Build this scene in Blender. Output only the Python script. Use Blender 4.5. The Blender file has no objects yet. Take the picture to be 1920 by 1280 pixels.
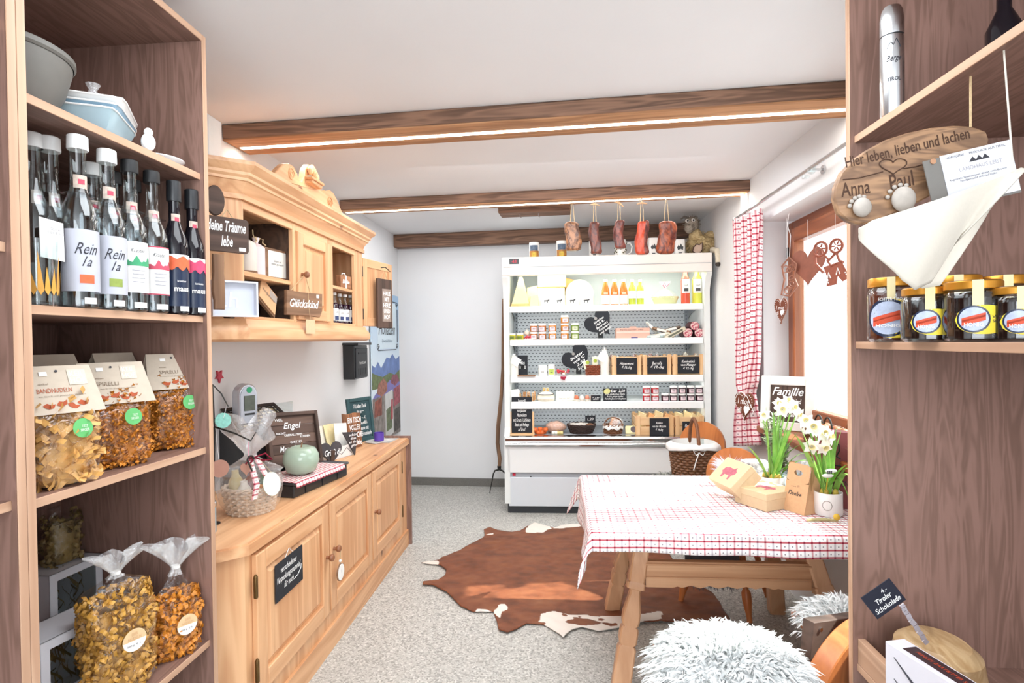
import bpy, bmesh, math, random
from mathutils import Vector, Matrix, Euler
random.seed(11)
SC = bpy.context.scene
COL = SC.collection
PI = math.pi
R = math.radians
sin, cos = math.sin, math.cos

# ------------------------------------------------------------------ camera, world, sun, lights, exposure
EYE = Vector((0, 0, 1.31))
FOC = 1067.0                                        # focal length in pixels of the 1920 px wide frame
def _cam():
    yaw, pitch, roll = R(4.5648), R(-0.7457), R(0.75)
    F = Vector((-sin(yaw)*cos(pitch), cos(yaw)*cos(pitch), sin(pitch)))
    Rt = Vector((cos(yaw), sin(yaw), 0)); U = Rt.cross(F)
    c, s = cos(roll), sin(roll)
    return Rt*c - U*s, Rt*s + U*c, F
CR, CU, CF = _cam()
cam = bpy.data.cameras.new('camera'); camo = bpy.data.objects.new('camera', cam); COL.objects.link(camo)
cam.sensor_width = 36; cam.lens = 36*FOC/1920; cam.shift_y = 12/1920; cam.clip_start = 0.02; cam.clip_end = 100
camo.matrix_world = Matrix(((CR.x, CU.x, -CF.x, EYE.x), (CR.y, CU.y, -CF.y, EYE.y), (CR.z, CU.z, -CF.z, EYE.z), (0, 0, 0, 1)))
SC.camera = camo
SC.view_settings.view_transform = 'Standard'; SC.view_settings.look = 'None'
SC.view_settings.gamma = 1; SC.view_settings.use_curve_mapping = False
SC.view_settings.exposure = 0.66
w = bpy.data.worlds.new('world'); SC.world = w; w.use_nodes = True
bg = w.node_tree.nodes['Background']; bg.inputs[0].default_value = (0.93, 0.97, 1.0, 1); bg.inputs[1].default_value = 2.6
def lamp(name, kind, loc, energy, col=(1, 1, 1), rot=None, **kw):
    l = bpy.data.lights.new(name, kind); l.energy = energy; l.color = col
    for k, v in kw.items(): setattr(l, k, v)
    o = bpy.data.objects.new(name, l); COL.objects.link(o); o.location = loc
    if rot is not None: o.rotation_euler = rot
    return o
sun = lamp('sun', 'SUN', (6, 4, 6), 11.0, (1, 0.96, 0.9), angle=R(0.8))
sun.rotation_euler = Vector((-1, -0.15, -0.99)).to_track_quat('-Z', 'Y').to_euler()
lamp('rear_fill_light', 'AREA', (0.0, -1.45, 1.5), 44, (0.89, 0.945, 1), (R(90), 0, 0), shape='RECTANGLE', size=2.2, size_y=1.5)  # unseen fill added behind the camera to brighten the room
lamp('ceiling_fill_front', 'AREA', (-0.1, 1.25, 2.24), 17, (0.90, 0.95, 1), (0, 0, 0), shape='RECTANGLE', size=1.2, size_y=0.9)  # added fill over the near floor, no fitting of the room
lamp('ceiling_fill_middle', 'AREA', (0.0, 2.95, 2.235), 18, (0.91, 0.955, 1), (R(14), 0, 0), shape='RECTANGLE', size=1.6, size_y=0.7)  # added fill, tilted to brighten the fridge front; no lamp hangs here
lamp('ceiling_fill_back', 'AREA', (-0.7, 4.35, 2.24), 3.5, (0.95, 0.975, 1), (0, 0, 0), shape='RECTANGLE', size=1.0, size_y=0.6)  # weak fill added under the ceiling to lift the far corner

# ------------------------------------------------------------------ pixels of the photograph -> points of the room at a given real depth
def ray(x, y): return CF + CR*((x-960)/FOC) - CU*((y-652)/FOC)
def atX(x, y, X): d = ray(x, y); return EYE + d*(X/d.x)
def atY(x, y, Y): d = ray(x, y); return EYE + d*(Y/d.y)
def atZ(x, y, Z): d = ray(x, y); return EYE + d*((Z-EYE.z)/d.z)
def fit(l, r, t, b, Y):
    'x centre, width, z base, height at depth Y of the pixel box l r t b'
    p, q = atY(l, (t+b)/2, Y), atY(r, (t+b)/2, Y); m = (l+r)/2
    z0, z1 = atY(m, b, Y).z, atY(m, t, Y).z
    return (p.x+q.x)/2, q.x-p.x, z0, z1-z0

# ------------------------------------------------------------------ mesh helpers
def TM(x=0, y=0, z=0, rx=0, ry=0, rz=0, s=1):
    M = Matrix.Translation((x, y, z)) @ Euler((R(rx), R(ry), R(rz))).to_matrix().to_4x4()
    if s != 1: M = M @ (Matrix.Diagonal((s, s, s, 1)) if isinstance(s, (int, float)) else Matrix.Diagonal((*s, 1)))
    return M
class MB:
    def __init__(s): s.v = []; s.f = []; s.uv = {}; s.mi = []; s.cur = 0
    def add(s, vs, fs, M=None, uvs=None):
        o = len(s.v)
        vs = [Vector(p) for p in vs]
        s.v += [M @ p for p in vs] if M is not None else vs
        s.f += [tuple(i+o for i in f) for f in fs]; s.mi += [s.cur]*len(fs)
        if uvs:
            for i, u in enumerate(uvs): s.uv[o+i] = u
        return s
    def box(s, c, d, M=None, b=0):
        x, y, z = d[0]/2, d[1]/2, d[2]/2
        b = min(b, x*.9, y*.9, z*.9)
        if b <= 0:
            vs = [(c[0]+i*x, c[1]+j*y, c[2]+k*z) for i in (-1, 1) for j in (-1, 1) for k in (-1, 1)]
            return s.add(vs, [(0, 1, 3, 2), (4, 6, 7, 5), (0, 4, 5, 1), (2, 3, 7, 6), (0, 2, 6, 4), (1, 5, 7, 3)], M)
        bm = bmesh.new(); bmesh.ops.create_cube(bm, size=1)
        for v in bm.verts: v.co = Vector((v.co.x*d[0], v.co.y*d[1], v.co.z*d[2]))
        bmesh.ops.bevel(bm, geom=bm.edges[:], offset=b, segments=1 if b < .012 else 2, affect='EDGES', profile=.5)
        bm.verts.index_update()
        vs = [v.co + Vector(c) for v in bm.verts]; fs = [[v.index for v in f.verts] for f in bm.faces]; bm.free()
        return s.add(vs, fs, M)
    def span(s, a, b_, M=None, b=0):
        return s.box([(p+q)/2 for p, q in zip(a, b_)], [abs(q-p) for p, q in zip(a, b_)], M, b)
    def prism(s, poly, d, M=None, b=0):
        'polygon in XZ, extruded along +Y by d (front face at y=0)'
        n = len(poly)
        if b:
            cx = sum(p[0] for p in poly)/n; cz = sum(p[1] for p in poly)/n
            inn = []
            for i in range(n):
                p0, p1, p2 = Vector(poly[i-1]), Vector(poly[i]), Vector(poly[(i+1) % n])
                t = (p2-p0).normalized(); nn = Vector((-t.y, t.x))
                if nn.dot(Vector((cx, cz))-p1) < 0: nn = -nn
                inn.append(p1+nn*b)
            rings = [[(p.x, 0, p.y) for p in inn], [(p[0], b, p[1]) for p in poly], [(p[0], d-b, p[1]) for p in poly], [(p.x, d, p.y) for p in inn]]
        else: rings = [[(p[0], 0, p[1]) for p in poly], [(p[0], d, p[1]) for p in poly]]
        vs = [p for r in rings for p in r]; fs = [tuple(range(n)), tuple(range((len(rings)-1)*n, len(rings)*n))[::-1]]
        for k in range(len(rings)-1):
            for i in range(n): j = (i+1) % n; fs.append((k*n+i, (k+1)*n+i, (k+1)*n+j, k*n+j))
        return s.add(vs, fs, M)
    def lathe(s, prof, seg=20, M=None, cap=True, sq=0):
        vs = []; fs = []; n = len(prof)
        for r, z in prof:
            for i in range(seg):
                a = 2*PI*i/seg; k = 1
                if sq: k = (abs(cos(a))**sq+abs(sin(a))**sq)**(-1/sq)
                vs.append((r*k*cos(a), r*k*sin(a), z))
        for k in range(n-1):
            for i in range(seg): j = (i+1) % seg; fs.append((k*seg+i, k*seg+j, (k+1)*seg+j, (k+1)*seg+i))
        if cap:
            if prof[0][0] > 1e-5: fs.append(tuple(range(seg))[::-1])
            if prof[-1][0] > 1e-5: fs.append(tuple(range((n-1)*seg, n*seg)))
        return s.add(vs, fs, M)
    def tube(s, pts, r, seg=6, M=None, closed=False, flat=1):
        pts = [Vector(p) for p in pts]; n = len(pts)
        rr = r if isinstance(r, (list, tuple)) else [r]*n
        vs = []; fs = []; up = None
        for i, p in enumerate(pts):
            if closed: t = pts[(i+1) % n]-pts[i-1]
            else: t = pts[min(i+1, n-1)]-pts[max(i-1, 0)]
            t = t.normalized() if t.length > 1e-9 else Vector((0, 0, 1))
            if up is None: up = Vector((0, 0, 1)) if abs(t.z) < .9 else Vector((1, 0, 0))
            a = t.cross(up); a = a.normalized() if a.length > 1e-6 else Vector((1, 0, 0)); up = a.cross(t).normalized()
            for k in range(seg): q = 2*PI*k/seg; vs.append(p+a*(cos(q)*rr[i])+up*(sin(q)*rr[i]*flat))
        m = n if closed else n-1
        for i in range(m):
            j = (i+1) % n
            for k in range(seg): l = (k+1) % seg; fs.append((i*seg+k, i*seg+l, j*seg+l, j*seg+k))
        if not closed: fs += [tuple(range(seg))[::-1], tuple(range((n-1)*seg, n*seg))]
        return s.add(vs, fs, M)
    def ball(s, c, r, seg=12, rings=8, M=None, fn=None):
        rx, ry, rz = r if isinstance(r, (tuple, list)) else (r, r, r)
        vs = []; fs = []
        for k in range(rings+1):
            t = PI*k/rings
            for i in range(seg):
                a = 2*PI*i/seg; p = Vector((sin(t)*cos(a), sin(t)*sin(a), -cos(t)))
                q = fn(p) if fn else 1
                vs.append((c[0]+p.x*rx*q, c[1]+p.y*ry*q, c[2]+p.z*rz*q))
        for k in range(rings):
            for i in range(seg): j = (i+1) % seg; fs.append((k*seg+i, k*seg+j, (k+1)*seg+j, (k+1)*seg+i))
        return s.add(vs, fs, M)
    def surf(s, fn, nu, nv, M=None, th=0):
        'fn(u,v)->(point, uv)'
        vs = []; uv = []; fs = []
        for j in range(nv+1):
            for i in range(nu+1): p, t = fn(i/nu, j/nv); vs.append(p); uv.append(t)
        for j in range(nv):
            for i in range(nu): a = j*(nu+1)+i; fs.append((a, a+1, a+nu+2, a+nu+1))
        return s.add(vs, fs, M, uv)
    def build(s, name, mat, parent=None, smooth=35, world=False, solid=0, merge=False):
        m = bpy.data.meshes.new(name)
        off = Vector((0, 0, 0))
        if world and parent is not None: off = wloc(parent)
        m.from_pydata([p-off for p in s.v] if world else s.v, [], s.f)
        mats = mat if isinstance(mat, (list, tuple)) else [mat]
        for k in mats: m.materials.append(k)
        if len(mats) > 1: m.polygons.foreach_set('material_index', s.mi)
        if s.uv:
            l = m.uv_layers.new(name='uv')
            vi = [0]*len(m.loops); m.loops.foreach_get('vertex_index', vi)
            l.data.foreach_set('uv', [c for i in vi for c in s.uv.get(i, (0, 0))])
        bm = bmesh.new(); bm.from_mesh(m)
        if merge: bmesh.ops.remove_doubles(bm, verts=bm.verts, dist=1e-5)
        if not s.uv or solid == 0: bmesh.ops.recalc_face_normals(bm, faces=bm.faces)
        bm.to_mesh(m); bm.free()
        if smooth:
            m.polygons.foreach_set('use_smooth', [True]*len(m.polygons)); m.set_sharp_from_angle(angle=R(smooth))
        o = bpy.data.objects.new(name, m); COL.objects.link(o)
        if solid:
            md = o.modifiers.new('solid', 'SOLIDIFY'); md.thickness = solid; md.offset = 0
        if parent is not None: o.parent = parent
        return o
def wloc(o):
    p = Vector((0, 0, 0))
    while o is not None: p = o.location + p; o = o.parent
    return p
def tag(o, label=None, cat=None, group=None, kind=None):
    if label: o['label'] = label
    if cat: o['category'] = cat
    if group: o['group'] = group
    if kind: o['kind'] = kind
    return o
def thing(name, label, cat, loc=(0, 0, 0), rz=0, group=None, rx=0, ry=0):
    o = bpy.data.objects.new(name, None); COL.objects.link(o); o.empty_display_size = .05
    o.location = loc; o.rotation_euler = (R(rx), R(ry), R(rz))
    return tag(o, label, cat, group)
def kids(o): return [c for c in bpy.data.objects if c.parent == o]
def dup(o, loc=None, rz=None, label=None, parent=None, deep=True):
    c = o.copy(); COL.objects.link(c)
    if parent is not None: c.parent = parent
    if loc is not None: c.location = loc
    if rz is not None: c.rotation_euler.z = R(rz)
    if label: c['label'] = label
    for ch in list(o.children): dup(ch, parent=c)
    return c
def struct(name, mb, mat, parent=None, **kw):
    o = mb.build(name, mat, parent, **kw)
    o['kind'] = 'structure'
    return o

def stroke_len(a): return max(len(l) for l in a.split('\n'))
def text(body, size, mat, parent, M, name='lettering', width=None, shear=.25, align='CENTER', bold=.0, line=1.0, depth=.0006, height=None):
    'lettering lying in the local XZ plane facing -Y, centred on M, scaled to the given width'
    c = bpy.data.curves.new('t', 'FONT'); c.body = body; c.size = 1; c.shear = shear; c.align_x = align; c.space_line = line
    c.offset = bold; c.resolution_u = 2; c.extrude = 0
    t = bpy.data.objects.new('t', c); COL.objects.link(t)
    dg = bpy.context.evaluated_depsgraph_get()
    m = bpy.data.meshes.new_from_object(t.evaluated_get(dg))
    bpy.data.objects.remove(t); bpy.data.curves.remove(c)
    if not len(m.vertices): return None
    xs = [v.co.x for v in m.vertices]; ys = [v.co.y for v in m.vertices]
    x0, x1, y0, y1 = min(xs), max(xs), min(ys), max(ys)
    sx = size; sy = size
    if width: sx = width/(x1-x0); sy = min(size, sx*1.5) if not height else sx
    if height: sy = height/(y1-y0)
    cx, cy = (x0+x1)/2, (y0+y1)/2
    for v in m.vertices:
        v.co = M @ Vector(((v.co.x-cx)*sx, 0, (v.co.y-cy)*sy))
    m.materials.clear(); m.materials.append(mat); m.name = name
    o = bpy.data.objects.new(name, m); COL.objects.link(o); o.parent = parent
    return o
def heart(w, h, n=28):
    pts = []
    for i in range(n):
        t = 2*PI*i/n
        x = 16*sin(t)**3; y = 13*cos(t)-5*cos(2*t)-2*cos(3*t)-cos(4*t)
        pts.append((x/32*w, (y+2.5)/29*h))
    return pts
def ell(a, b, n=32, c=(0, 0)): return [(c[0]+a*cos(2*PI*i/n), c[1]+b*sin(2*PI*i/n)) for i in range(n)]
def rrect(w, h, r, n=4):
    o = []
    for cx, cz, a0 in ((w/2-r, h/2-r, 0), (-w/2+r, h/2-r, 90), (-w/2+r, -h/2+r, 180), (w/2-r, -h/2+r, 270)):
        for k in range(n+1): a = R(a0+90*k/n); o.append((cx+r*cos(a), cz+r*sin(a)))
    return o
# ------------------------------------------------------------------ materials
def lin(c):
    if isinstance(c, str): c = [int(c[i:i+2], 16)/255 for i in (0, 2, 4)]
    return tuple((x/12.92 if x <= .04045 else ((x+.055)/1.055)**2.4) for x in c) + (1,)
class NT:
    def __init__(s, name):
        s.m = bpy.data.materials.new(name); s.m.use_nodes = True; s.t = s.m.node_tree
        s.b = s.t.nodes['Principled BSDF']; s.out = s.t.nodes['Material Output']; s.co = None
    def n(s, ty, **kw):
        x = s.t.nodes.new(ty)
        for k, v in kw.items():
            if k.startswith('i_'): x.inputs[int(k[2:]) if k[2:].isdigit() else k[2:].replace('_', ' ')].default_value = v
            else: setattr(x, k, v)
        return x
    def l(s, a, b): s.t.links.new(a, b); return b.node
    def coord(s, kind='Object', scale=(1, 1, 1), rot=(0, 0, 0)):
        c = s.n('ShaderNodeTexCoord'); mp = s.n('ShaderNodeMapping'); s.l(c.outputs[kind], mp.inputs[0])
        mp.inputs['Scale'].default_value = scale; mp.inputs['Rotation'].default_value = rot
        return mp.outputs[0]
    def noise(s, vec, scale, detail=3, rough=.55, dist=0):
        x = s.n('ShaderNodeTexNoise'); s.l(vec, x.inputs['Vector']); x.inputs['Scale'].default_value = scale
        x.inputs['Detail'].default_value = detail; x.inputs['Roughness'].default_value = rough; x.inputs['Distortion'].default_value = dist
        return x.outputs[0]
    def ramp(s, fac, stops, interp='LINEAR'):
        x = s.n('ShaderNodeValToRGB'); x.color_ramp.interpolation = interp
        e = x.color_ramp.elements
        while len(e) < len(stops): e.new(.5)
        for el, (p, c) in zip(e, stops): el.position = p; el.color = lin(c) if not isinstance(c, float) else (c, c, c, 1)
        s.l(fac, x.inputs[0]); return x.outputs[0]
    def mix(s, fac, a, b, mode='MIX'):
        x = s.n('ShaderNodeMix', data_type='RGBA', blend_type=mode)
        for v, i in ((fac, 0), (a, 6), (b, 7)):
            if hasattr(v, 'links'): s.l(v, x.inputs[i])
            else: x.inputs[i].default_value = v
        return x.outputs[2]
    def math(s, op, a, b=0.0, c=None):
        x = s.n('ShaderNodeMath', operation=op)
        for i, v in enumerate((a, b) if c is None else (a, b, c)):
            if hasattr(v, 'links'): s.l(v, x.inputs[i])
            else: x.inputs[i].default_value = v
        return x.outputs[0]
    def bump(s, h, st=.3, d=.002):
        x = s.n('ShaderNodeBump'); x.inputs['Strength'].default_value = st; x.inputs['Distance'].default_value = d
        s.l(h, x.inputs['Height']); s.l(x.outputs[0], s.b.inputs['Normal'])
    def fin(s, col=None, rough=None, metal=None, spec=None):
        if col is not None:
            if hasattr(col, 'links'): s.l(col, s.b.inputs['Base Color'])
            else: s.b.inputs['Base Color'].default_value = lin(col)
        if rough is not None: s.b.inputs['Roughness'].default_value = rough
        if metal is not None: s.b.inputs['Metallic'].default_value = metal
        if spec is not None: s.b.inputs['Specular IOR Level'].default_value = spec
        return s.m
_pc = {}
def plain(col, rough=.5, metal=0, var=.05, scale=30, bump=0, spec=.5):
    k = (col, rough, metal, var, scale, bump, spec)
    if k in _pc: return _pc[k]
    t = NT('m_'+col)
    c = lin(col)
    if var:
        f = t.noise(t.coord(), scale, 3)
        a = tuple(max(0, x*(1-var*2)) for x in c[:3])+(1,); b = tuple(min(1, x*(1+var*1.2)) for x in c[:3])+(1,)
        x = t.mix(f, a, b)
        t.l(x, t.b.inputs['Base Color'])
        if bump: t.bump(f, bump, .002)
    else: t.b.inputs['Base Color'].default_value = c
    _pc[k] = t.fin(None, rough, metal, spec)
    return _pc[k]
def wood(name, c1, c2, axis='x', ring=14, grain=70, rough=.5, knot=None, stretch=14, dist=4, bump=.15):
    t = NT(name)
    i = 'xyz'.index(axis)
    sc = [1, 1, 1]; sc[i] = 1/stretch
    v = t.coord('Object', tuple(sc))
    n1 = t.noise(v, ring, 2, .5, dist/4)
    bands = t.math('SINE', t.math('MULTIPLY', n1, 26.0)); bands = t.math('MULTIPLY_ADD', bands, .5, .5)
    sc2 = [1, 1, 1]; sc2[i] = 1/40
    n2 = t.noise(t.coord('Object', tuple(sc2)), grain, 4, .65)
    n3 = t.noise(v, 2.2, 2)
    f = t.math('ADD', t.math('MULTIPLY', bands, .38), t.math('MULTIPLY', n2, .45)); f = t.math('ADD', f, t.math('MULTIPLY_ADD', n3, .5, -.12))
    col = t.ramp(f, [(.15, c2), (.75, c1)])
    if knot:
        sk = [3.1, 3.1, 3.1]; sk[i] = 1.7
        vo = t.n('ShaderNodeTexVoronoi'); t.l(t.coord('Object', tuple(sk)), vo.inputs['Vector']); vo.inputs['Scale'].default_value = 1.6
        kf = t.ramp(vo.outputs['Distance'], [(.03, 1.0), (.075, 0.0)])
        col = t.mix(kf, col, lin(knot))
    if bump: t.bump(n2, bump, .001)
    return t.fin(col, rough)
def thin(name, tint=(1, 1, 1), gloss=.12, rough=.05, alpha=.0, acol='FFFFFF', wrinkle=0, wscale=25):
    'thin clear film or glass: transparent with a fresnel gloss, optional milky share'
    t = NT(name); t.t.nodes.remove(t.b)
    tr = t.n('ShaderNodeBsdfTransparent'); tr.inputs[0].default_value = (*tint, 1)
    gl = t.n('ShaderNodeBsdfGlossy'); gl.inputs['Roughness'].default_value = rough; gl.inputs[0].default_value = (1, 1, 1, 1)
    lw = t.n('ShaderNodeLayerWeight'); lw.inputs[0].default_value = .35
    f = t.math('MULTIPLY_ADD', t.math('POWER', lw.outputs['Facing'], 2.5), .6, gloss)
    if wrinkle:
        h = t.noise(t.coord(), wscale, 4, .6, 1.5)
        b = t.n('ShaderNodeBump'); b.inputs['Strength'].default_value = wrinkle; b.inputs['Distance'].default_value = .01
        t.l(h, b.inputs['Height']); t.l(b.outputs[0], gl.inputs['Normal'])
    mx = t.n('ShaderNodeMixShader'); t.l(f, mx.inputs[0]); t.l(tr.outputs[0], mx.inputs[1]); t.l(gl.outputs[0], mx.inputs[2])
    o = mx.outputs[0]
    if alpha:
        df = t.n('ShaderNodeBsdfDiffuse'); df.inputs[0].default_value = lin(acol)
        m2 = t.n('ShaderNodeMixShader'); m2.inputs[0].default_value = alpha; t.l(o, m2.inputs[1]); t.l(df.outputs[0], m2.inputs[2]); o = m2.outputs[0]
    t.l(o, t.out.inputs[0])
    return t.m
def emit(name, col, st):
    t = NT(name); t.t.nodes.remove(t.b)
    e = t.n('ShaderNodeEmission'); e.inputs[0].default_value = lin(col); e.inputs[1].default_value = st
    t.l(e.outputs[0], t.out.inputs[0]); return t.m

def check_mat(name, cell, kind='UV', white='F6F3F2', red='B5253F', grey='A89AA6', bold=.16):
    t = NT(name); c = t.n('ShaderNodeTexCoord'); sp = t.n('ShaderNodeSeparateXYZ'); t.l(c.outputs[kind], sp.inputs[0])
    def cellf(o, off=0.0): return t.math('FRACT', t.math('ADD', t.math('MULTIPLY', o, 1/cell), off))
    fx, fy = cellf(sp.outputs[0]), cellf(sp.outputs[1])
    lx = t.math('LESS_THAN', fx, bold); ly = t.math('LESS_THAN', fy, bold)
    hx = cellf(t.math('MULTIPLY', sp.outputs[0], .5)); gx = t.math('LESS_THAN', hx, .5)
    col = t.mix(t.math('MULTIPLY', lx, .62), lin(white), t.mix(gx, lin(red), lin(grey)))
    col = t.mix(t.math('MULTIPLY', ly, .88), col, lin(red))
    col = t.mix(t.math('MULTIPLY', t.math('MULTIPLY', lx, ly), .8), col, lin('7E1730'))
    dx = t.math('SUBTRACT', fx, .58); dy = t.math('SUBTRACT', fy, .58)
    d = t.math('SQRT', t.math('ADD', t.math('MULTIPLY', dx, dx), t.math('MULTIPLY', dy, dy)))
    dot = t.math('LESS_THAN', d, .1)
    col = t.mix(t.math('MULTIPLY', dot, .75), col, lin('6A5A66'))
    t.bump(t.noise(c.outputs['Object'], 600, 2), .1, .0005)
    return t.fin(col, .9, spec=.15)

WHITEWALL = NT('white_plaster'); _v = WHITEWALL.coord(); _n = WHITEWALL.noise(_v, 60, 4)
WHITEWALL.bump(_n, .12, .003)
WHITEWALL = WHITEWALL.fin(WHITEWALL.ramp(WHITEWALL.noise(_v, 1.3, 3), [(.2, 'E2E2E3'), (.8, 'EAEAEB')]), .9, spec=.2)
def _floor():
    t = NT('speckled_terrazzo'); v = t.coord()
    vo = t.n('ShaderNodeTexVoronoi'); t.l(v, vo.inputs['Vector']); vo.inputs['Scale'].default_value = 150
    sep = t.n('ShaderNodeSeparateColor'); t.l(vo.outputs['Color'], sep.inputs[0])
    chip = t.ramp(sep.outputs[0], [(0, '5C5A56'), (.16, '86837D'), (.3, 'B3B1AB'), (.62, 'C6C4BE'), (.86, 'E4E2DC')], 'CONSTANT')
    n = t.noise(v, 420, 2, .6)
    sp = t.ramp(n, [(.36, 1.0), (.41, 0.0)])
    col = t.mix(t.math('MULTIPLY', sp, .75), chip, lin('4A4742'))
    col = t.mix(.42, col, lin('C4C2BC'))
    col = t.mix(t.ramp(t.noise(v, 1.7, 4), [(.35, 0.0), (.75, .35)]), col, lin('A6A39C'))
    return t.fin(col, .45, spec=.35)
FLOOR = _floor()
SKIRT = plain('77746E', .6, 0, .25, 160)
BEAM = wood('old_beam_wood', '94705A', '4E382B', 'x', 14, 60, .7, '2B1A12', 16, 8)
BEAMUNDER = wood('lit_beam_wood', 'C08E63', '8D5F3D', 'x', 9, 60, .7, None, 16, 8)  # beam wood with the glow of the light strip put into its colour
PINE_X = wood('pine_along_x', 'E4B487', 'C3895D', 'x', 9, 60, .42, '7A4A2A')
PINE_Y = wood('pine_along_y', 'E4B487', 'C3895D', 'y', 9, 60, .42, '7A4A2A')
PINE_Z = wood('pine_along_z', 'E4B487', 'C3895D', 'z', 9, 60, .42, '7A4A2A')
PALE_X = wood('pale_pine_x', 'E8C294', 'CF9F6B', 'x', 9, 60, .5)
PALE_Z = wood('pale_pine_z', 'E8C294', 'CF9F6B', 'z', 9, 60, .5)
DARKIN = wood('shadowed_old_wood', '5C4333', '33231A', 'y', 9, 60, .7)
UNIT_Z = wood('brown_board_z', '937266', '705549', 'z', 16, 40, .45, None, 9, 9, .05)
UNIT_Y = wood('brown_board_y', '937266', '705549', 'y', 16, 40, .45, None, 9, 9, .05)
UNIT_E = wood('brown_edge_z', 'C9A387', 'AE866A', 'z', 9, 60, .5, None, 20, 4, .05)
UNIT_EY = wood('brown_edge_y', 'C9A387', 'AE866A', 'y', 9, 60, .5, None, 20, 4, .05)
WINWOOD = wood('reddish_window_wood', '9C5A34', '6E3A20', 'z', 9, 60, .4)
WINWOOD_Y = wood('reddish_window_wood_y', '9C5A34', '6E3A20', 'y', 9, 60, .4)
ORANGE = wood('orange_chair_wood', 'C97C45', 'A2582B', 'z', 8, 50, .35)
TABLEW = wood('table_leg_wood', 'D4A680', 'B5845E', 'z', 8, 60, .4, '5A3420')
TABLEWX = wood('table_rail_wood', 'D4A680', 'B5845E', 'x', 8, 60, .4)
DARKW = wood('dark_barn_wood', '5B463C', '33261F', 'x', 9, 60, .75)
DARKWZ = wood('dark_barn_wood_z', '5B463C', '33261F', 'z', 9, 60, .75)
BARN = wood('weathered_plank', '9A7558', '5F4330', 'x', 9, 60, .75)
BARNZ = wood('weathered_plank_z', '9A7558', '5F4330', 'z', 9, 60, .75)
OLIVE = wood('olive_wood', 'A5805F', '5F4535', 'x', 16, 60, .45, '3E2618', 5, 10)
KRAFT = plain('D2A67C', .85, 0, .06, 80)
KRAFTL = plain('D3B994', .85, 0, .06, 80)
SLATE = plain('22242A', .85, 0, .25, 50)
CHALK = plain('F4F4F2', .9, 0, 0)
PAPER = plain('F0EEEA', .8, 0, .02, 60)
CREAM = plain('EFE6D2', .7, 0, .04, 40)
FRWHITE = plain('E9ECEA', .35, 0, .02, 8)
FRPANEL = plain('D5DADF', .4, 0, .02, 5)
FRGREY = plain('A9AEB4', .45, 0, .03, 8)
BLACK = plain('17181A', .5, 0, .1, 30)
BLACKP = plain('232528', .35, 0, .08, 40)
STEEL = plain('D4D6D8', .22, 1, .04, 20)
IRON = plain('3A3836', .55, .7, .2, 60)
BRASS = plain('6C5230', .4, .8, .15, 60)
GLASS = thin('clear_glass', (.88, .92, .92), .06, .02)
GLASSB = thin('bottle_glass', (.75, .8, .82), .07, .02)
FILM = thin('cellophane_film', (1, 1, 1), .055, .1, 0, 'FFFFFF', .9, 18)
FILMF = thin('bunched_cellophane', (1, 1, 1), .2, .18, .22, 'FFFFFF', 1, 40)
ROPE = plain('C9AE86', .9, 0, .15, 200)
WHITEC = plain('F3F2EF', .25, 0, .02, 20)
CHECK = check_mat('red_check_cloth', .0258, bold=.24)
CHECKC = check_mat('red_check_curtain', .036, 'UV', 'F0DADA', 'B02A44', 'B02A44', .25)
CHECKS = check_mat('small_red_check', .02, 'UV', 'F3E9E4', 'B8324A', 'B8324A', .3)
LED = emit('led_strip_glow', 'FFF3DE', 10)
# ------------------------------------------------------------------ room shell
XL, XR, ZC = -1.45, 1.18, 2.27
SK = 3.4                                            # the beams and the back wall stand a little askew
TSK = math.tan(R(SK))
def ybk(x): return 5.13 - (x-XL)*TSK
struct('floor', MB().span((XL-.3, -1.8, -.1), (XR+.3, 5.6, 0)), FLOOR)
struct('ceiling', MB().span((XL-.3, -1.8, ZC), (XR+.3, 5.6, ZC+.12)), WHITEWALL)
struct('wall_left', MB().span((XL-.2, -1.8, 0), (XL, 5.6, ZC)), WHITEWALL)
struct('wall_rear', MB().span((XL-.3, -1.8, 0), (XR+.3, -1.65, ZC)), WHITEWALL)
struct('wall_back', MB().box((1.5, .1, ZC/2), (3.6, .2, ZC), TM(XL, 5.13, 0, rz=-SK) @ TM(-.15)), WHITEWALL)
struct('baseboard_back', MB().box((1.25, -.008, .035), (3.0, .016, .07), TM(XL, 5.13, 0, rz=-SK)), SKIRT)
WY0, WY1, WZ0, WZ1 = 1.36, 3.371, .80, 1.968
XO = 1.40
m = MB()
m.span((XR, -1.8, 0), (XO, 5.6, WZ0)).span((XR, -1.8, WZ1), (XO, 5.6, ZC)).span((XR, -1.8, WZ0), (XO, WY0, WZ1)).span((XR, WY1, WZ0), (XO, 5.6, WZ1))
struct('wall_right', m, WHITEWALL)
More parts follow.
